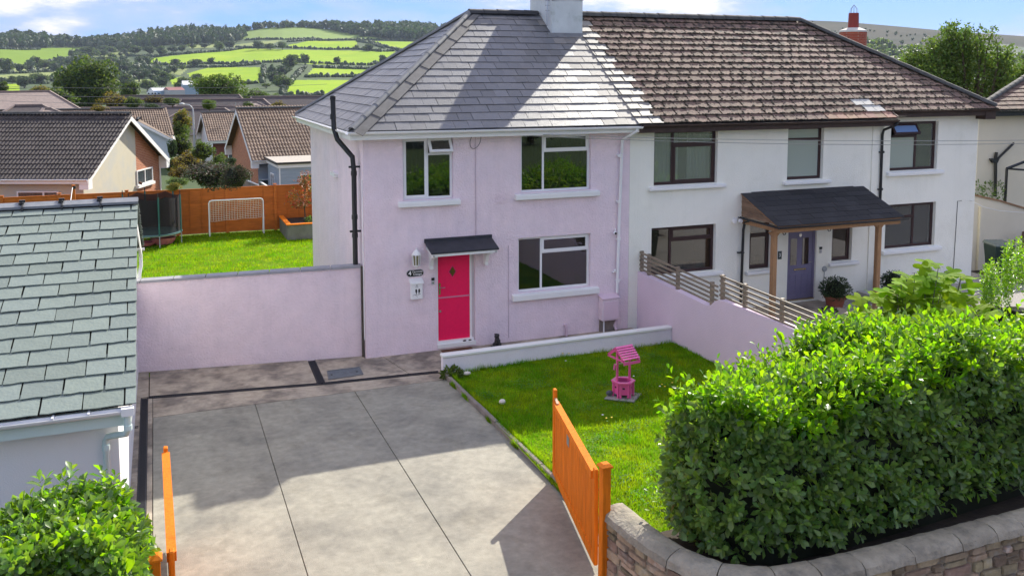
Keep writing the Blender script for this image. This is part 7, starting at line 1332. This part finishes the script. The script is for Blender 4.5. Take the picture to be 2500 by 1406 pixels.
# fig tree
fg = thing('fig_tree', 'fig tree with large lobed leaves rising behind the laurel hedge', 'tree', (8.2, -7.2, .1)); LEAFFIG = mat('fig_leaf', (.17, .29, .012), .75, .15, 3, spec=.1, rand=.25, hue=.015, trans=(.42, (2.3, 2.1, 1.0)))
lob = []; 
for k in range(25):
    t = -PI*.88+2*PI*.88*k/24; r_ = .42+.58*abs(math.cos(t*2.05))**1.5; r_ *= 1-.18*abs(t)/PI; lob.append((math.sin(t)*r_*.6, .42+math.cos(t)*r_*.6, -.10*r_*r_))
figv = [(0, .32, .0)]+lob; figf = [(0, i, i+1) for i in range(1, 25)]+[(0, 25, 1)]; fme = npmesh('leaf', figv, figf, LEAFFIG, True)
mb = MB(); nl = 0
for k in range(30):
    px = rg.uniform(2140, 2400); tp = float(np.interp(px, [2130, 2160, 2220, 2300, 2340, 2400], [735, 690, 665, 620, 640, 700])) if True else 0
    yy = rg.uniform(-7.9, -6.8); top = AY(px, tp+rg.uniform(0, 110), yy); bx3 = 8.0+(top.x-8.0)*.3; mb.tube([(bx3, -7.4, .1), (bx3*.5+top.x*.5, yy*.5-3.7, top.z*.55), (top.x, top.y, top.z)], [.02, .014, .006], 5)
    for j in range(9):
        s = j/9; c = top-Vector((0, 0, s*.5))+Vector((rg.randn()*.05, rg.randn()*.05, 0)); an = rg.rand()*6.28; d = np.array([[math.cos(an), math.sin(an), .25-.2*s]]); n_ = np.array([[rg.randn()*.35-.2, rg.randn()*.35-.45, 1.]]); f = frames(d, n_)[0]; z = rg.uniform(.24, .38)
        o = bpy.data.objects.new('leaf', fme); COL.objects.link(o); o.parent = fg; o.matrix_parent_inverse = Matrix.Translation(fg.location).inverted(); pp = c+Vector(f[:, 1])*.08; mb.tube([c, pp+Vector(f[:, 1])*.3*z], .003, 3, False)
        o.matrix_basis = Matrix(((f[0][0]*z, f[0][1]*z, f[0][2]*z, pp.x), (f[1][0]*z, f[1][1]*z, f[1][2]*z, pp.y), (f[2][0]*z, f[2][1]*z, f[2][2]*z, pp.z), (0, 0, 0, 1)))
mb.build('branches_or_core', mat('fig_bark', (.16, .15, .11)), fg)
# privet like shrubs at the right edge
for i, (x0, x1, y0, y1, yy, lab) in enumerate(((2395, 2470, 640, 800, -6.5, 'tall shoots of small leaved shrub in front of the green bin'), (2450, 2520, 590, 800, -6.8, 'small leaved shrub with white flowers cut by the right edge'))):
    t = thing('leafy_shrub', lab, 'shrub', (10, yy, .1)); pts = []; dirs = []; lens = []
    for _ in range(60):
        px = rg.uniform(x0, x1); tp = AY(px, y0+rg.uniform(0, 60)+abs(px-(x0+x1)/2)*.5, yy+rg.randn()*.25); h = rg.uniform(.4, .9)
        for j in range(8): pts.append((tp.x+rg.randn()*.015, tp.y, tp.z-h*j/8)); dirs.append((rg.randn()*.15, rg.randn()*.15, 1)); lens.append(.12)
    P2, F2, S2 = shoots(np.array(pts), np.array(dirs), lens, 5, .07, rg); v, f = scatter(LV, LEAF_F, P2, F2, S2); link('foliage', npmesh('foliage', v, f, [LAURELN, LAUREL], True, (rg.rand(len(P2)) < .4).astype(int).repeat(8)), t)
    MB().lathe((P2[:, 0].mean(), yy, .1), [(.3, 0), (.4, .8), (.2, 1.6)], 8).build('stems', CORE, t)
for i, (px, yy) in enumerate(((2385, 3.6), (2412, 3.6), (2442, 3.5))):
    t = thing('wall_weed', 'wispy weed growing on top of the cream wall against the house', 'plant', AY(px, 480, yy), group='weeds growing along the cream wall'); c = AY(px, 470, yy); box_ball('foliage', c, .28, LEAFL, 120, .07, t, i, (.7, .4, 1.3))
# ================================================================== GRASS
def grass(name, n, sampler, h, wd, m, seed):
    rg = np.random.RandomState(seed); P = np.array([p for p in sampler(rg, n)]); n = len(P); an = rg.rand(n)*6.28; lean = rg.rand(n)*.55; d = np.stack([np.cos(an)*lean, np.sin(an)*lean, np.ones(n)], 1); fr = frames(d, np.stack([np.sin(an*3), np.cos(an*3), np.zeros(n)], 1))
    hs = h*rg.uniform(.5, 1.4, n)*(1+.35*np.sin(P[:, 0]*2.3)*np.sin(P[:, 1]*1.9)+.45*np.maximum(0, np.sin(P[:, 0]*7.1+np.sin(P[:, 1]*5))*np.sin(P[:, 1]*6.3))); v, f = scatter([(-.5, 0, 0), (.5, 0, 0), (.12, 1, .25)], [(0, 1, 2)], P, fr, np.stack([np.full(n, wd)*rg.uniform(.7, 1.4, n), hs, hs], 1)); o = link(name, npmesh(name, v, f, m)); tag(o, kind='stuff'); return o
def fl_s(rg, n):
    for _ in range(n):
        x, y = rg.uniform(1.28, 6.64), rg.uniform(-9.6, -1.72)
        if (x-3.97)**2+(y+4.02)**2 < .12: continue
        yield (x, y, lawn_z(x, y)-.005)
def bl_s(rg, n):
    for _ in range(n):
        x, y = rg.uniform(-5.2, 3), 1.2+16*rg.rand()**1.15
        if x > -.02 and y < 7: continue
        if x > .3 and y > 14.9: continue
        yield (x, y, zb(x, y)-.005)
gra = grass('lawn_grass', 95000, fl_s, .055, .011, GRASS, 3); gra['label'] = 'grass of the front lawn'
grb = grass('lawn_grass', 85000, bl_s, .06, .018, GRASS, 4); grb['label'] = 'grass of the back lawn'
def kb_s(rg, n):
    for _ in range(n):
        k = rg.rand()
        if k < .5: y = rg.uniform(-9.3, -1.8); c = math.sin(y*9)+math.sin(y*23); yield (1.29+(-y-1.75)*.022+abs(rg.randn())*.02, y+0*c, .07)
        elif k < .75: t = rg.rand(); yield (1.3+t*5.3, -1.76+t*.11-abs(rg.randn())*.02, .05)
        else: y = rg.choice([-9.1, -8.4, -7.2, -6.9, -5.5, -4.3, -3.1, -2.4])+rg.randn()*.06; yield (1.195+(-y-1.75)*.022-abs(rg.randn())*.012, y, 0)
grk = grass('edge_grass', 5000, kb_s, .085, .010, GRASS, 6); grk['label'] = 'longer grass along kerb and wall'
rg = np.random.RandomState(8); P = []
for k in range(70):
    x, y = rg.uniform(1.5, 6.3), rg.uniform(-9.3, -1.9)
    for j in range(rg.randint(20, 90)): P.append((x+rg.randn()*.16, y+rg.randn()*.13, lawn_z(x, y)+.035+rg.rand()*.03))
P = np.array(P); n = len(P); P = P[(P[:, 0] > 1.3) & (P[:, 0] < 6.6) & (P[:, 1] > -9.6) & (P[:, 1] < -1.75)]; n = len(P); an = rg.rand(n)*6.28
v, f = scatter(LEAF_V, LEAF_F, P, frames(np.stack([np.cos(an), np.sin(an), .2+0*an], 1), np.stack([rg.randn(n)*.3, rg.randn(n)*.3, np.ones(n)], 1)), rg.uniform(.02, .045, (n, 1))*np.array([[1.5, 1, 1]])); o = link('lawn_clover', npmesh('lawn_clover', v, f, mat('clover_leaf', (.07, .19, .02), .7, .2, 3, rand=.35, trans=(.35, (2, 2, 1))))); tag(o, kind='stuff')
# little flowers in the front lawn
def flower(x, y, col, lab):
    t = thing('lawn_flower', lab, 'flower', (x, y, lawn_z(x, y)), group='small flowers in the front lawn'); z = lawn_z(x, y); MB().tube([(x, y, z), (x+.01, y, z+.09)], .002, 4).build('stem', GRASS, t); MB().lathe((x+.01, y, z+.09), [(.0, 0), (.02, .004), (.017, .012), (0, .014)], 8).build('flower_head', col, t)
YF = mat('yellow_petal', (.75, .55, .03), .6, 0); WF = mat('white_petal', (.8, .8, .7), .6, 0)
for px, py in ((1373, 868), (1381, 862), (1388, 868), (1392, 860), (1400, 861), (1396, 853), (1615, 943), (1622, 948), (1640, 940), (1652, 936), (1492, 1018), (1479, 1020)): p = AZ(px, py, .12); flower(p.x, p.y, YF, 'tiny yellow flower in the front lawn')
for px, py in ((1380, 886), (1546, 922), (1610, 947), (1470, 1012)): p = AZ(px, py, .12); flower(p.x, p.y, WF, 'tiny white flower in the front lawn')
wd_ = thing('weed_tuft', 'tuft of weeds at the end of the low white wall', 'plant', (1.3, -1.95, .05)); box_ball('foliage', (1.32, -1.9, .10), .16, LEAFG, 220, .07, wd_, 4, (1.2, .7, .6))
# gravel stones
rg = np.random.RandomState(9); n = 9000; P = np.stack([rg.uniform(7.2, 15.5, n), rg.uniform(-5.5, .0, n), np.full(n, .105)], 1); P = P[~((P[:, 0] > 9.5) & (P[:, 0] < 12.2) & (P[:, 1] > -1.45))]; n = len(P)
v, f = scatter(ICV, ICF, P, frames(rg.randn(n, 3), rg.randn(n, 3)), rg.uniform(.008, .022, (n, 1))*np.array([[1.3, 1, .7]])); o = link('gravel_stones', npmesh('gravel_stones', v, f, mat('gravel_stone', (.42, .39, .35), .9, .2, 5, rand=.45))); tag(o, kind='stuff')
# ================================================================== AIR
HZ = bpy.data.materials.new('haze'); HZ.use_nodes = True; t = HZ.node_tree; t.nodes.remove(t.nodes['Principled BSDF']); pv = t.nodes.new('ShaderNodeVolumePrincipled'); pv.inputs['Density'].default_value = .00006; pv.inputs['Color'].default_value = (.72, .84, 1, 1); pv.inputs['Anisotropy'].default_value = .0; t.links.new(pv.outputs[0], t.nodes['Material Output'].inputs['Volume'])
o = MB().box(CAM.x-3300, CAM.x+3300, CAM.y-3300, CAM.y+3300, -140, 190).build('haze', HZ); tag(o, kind='stuff')
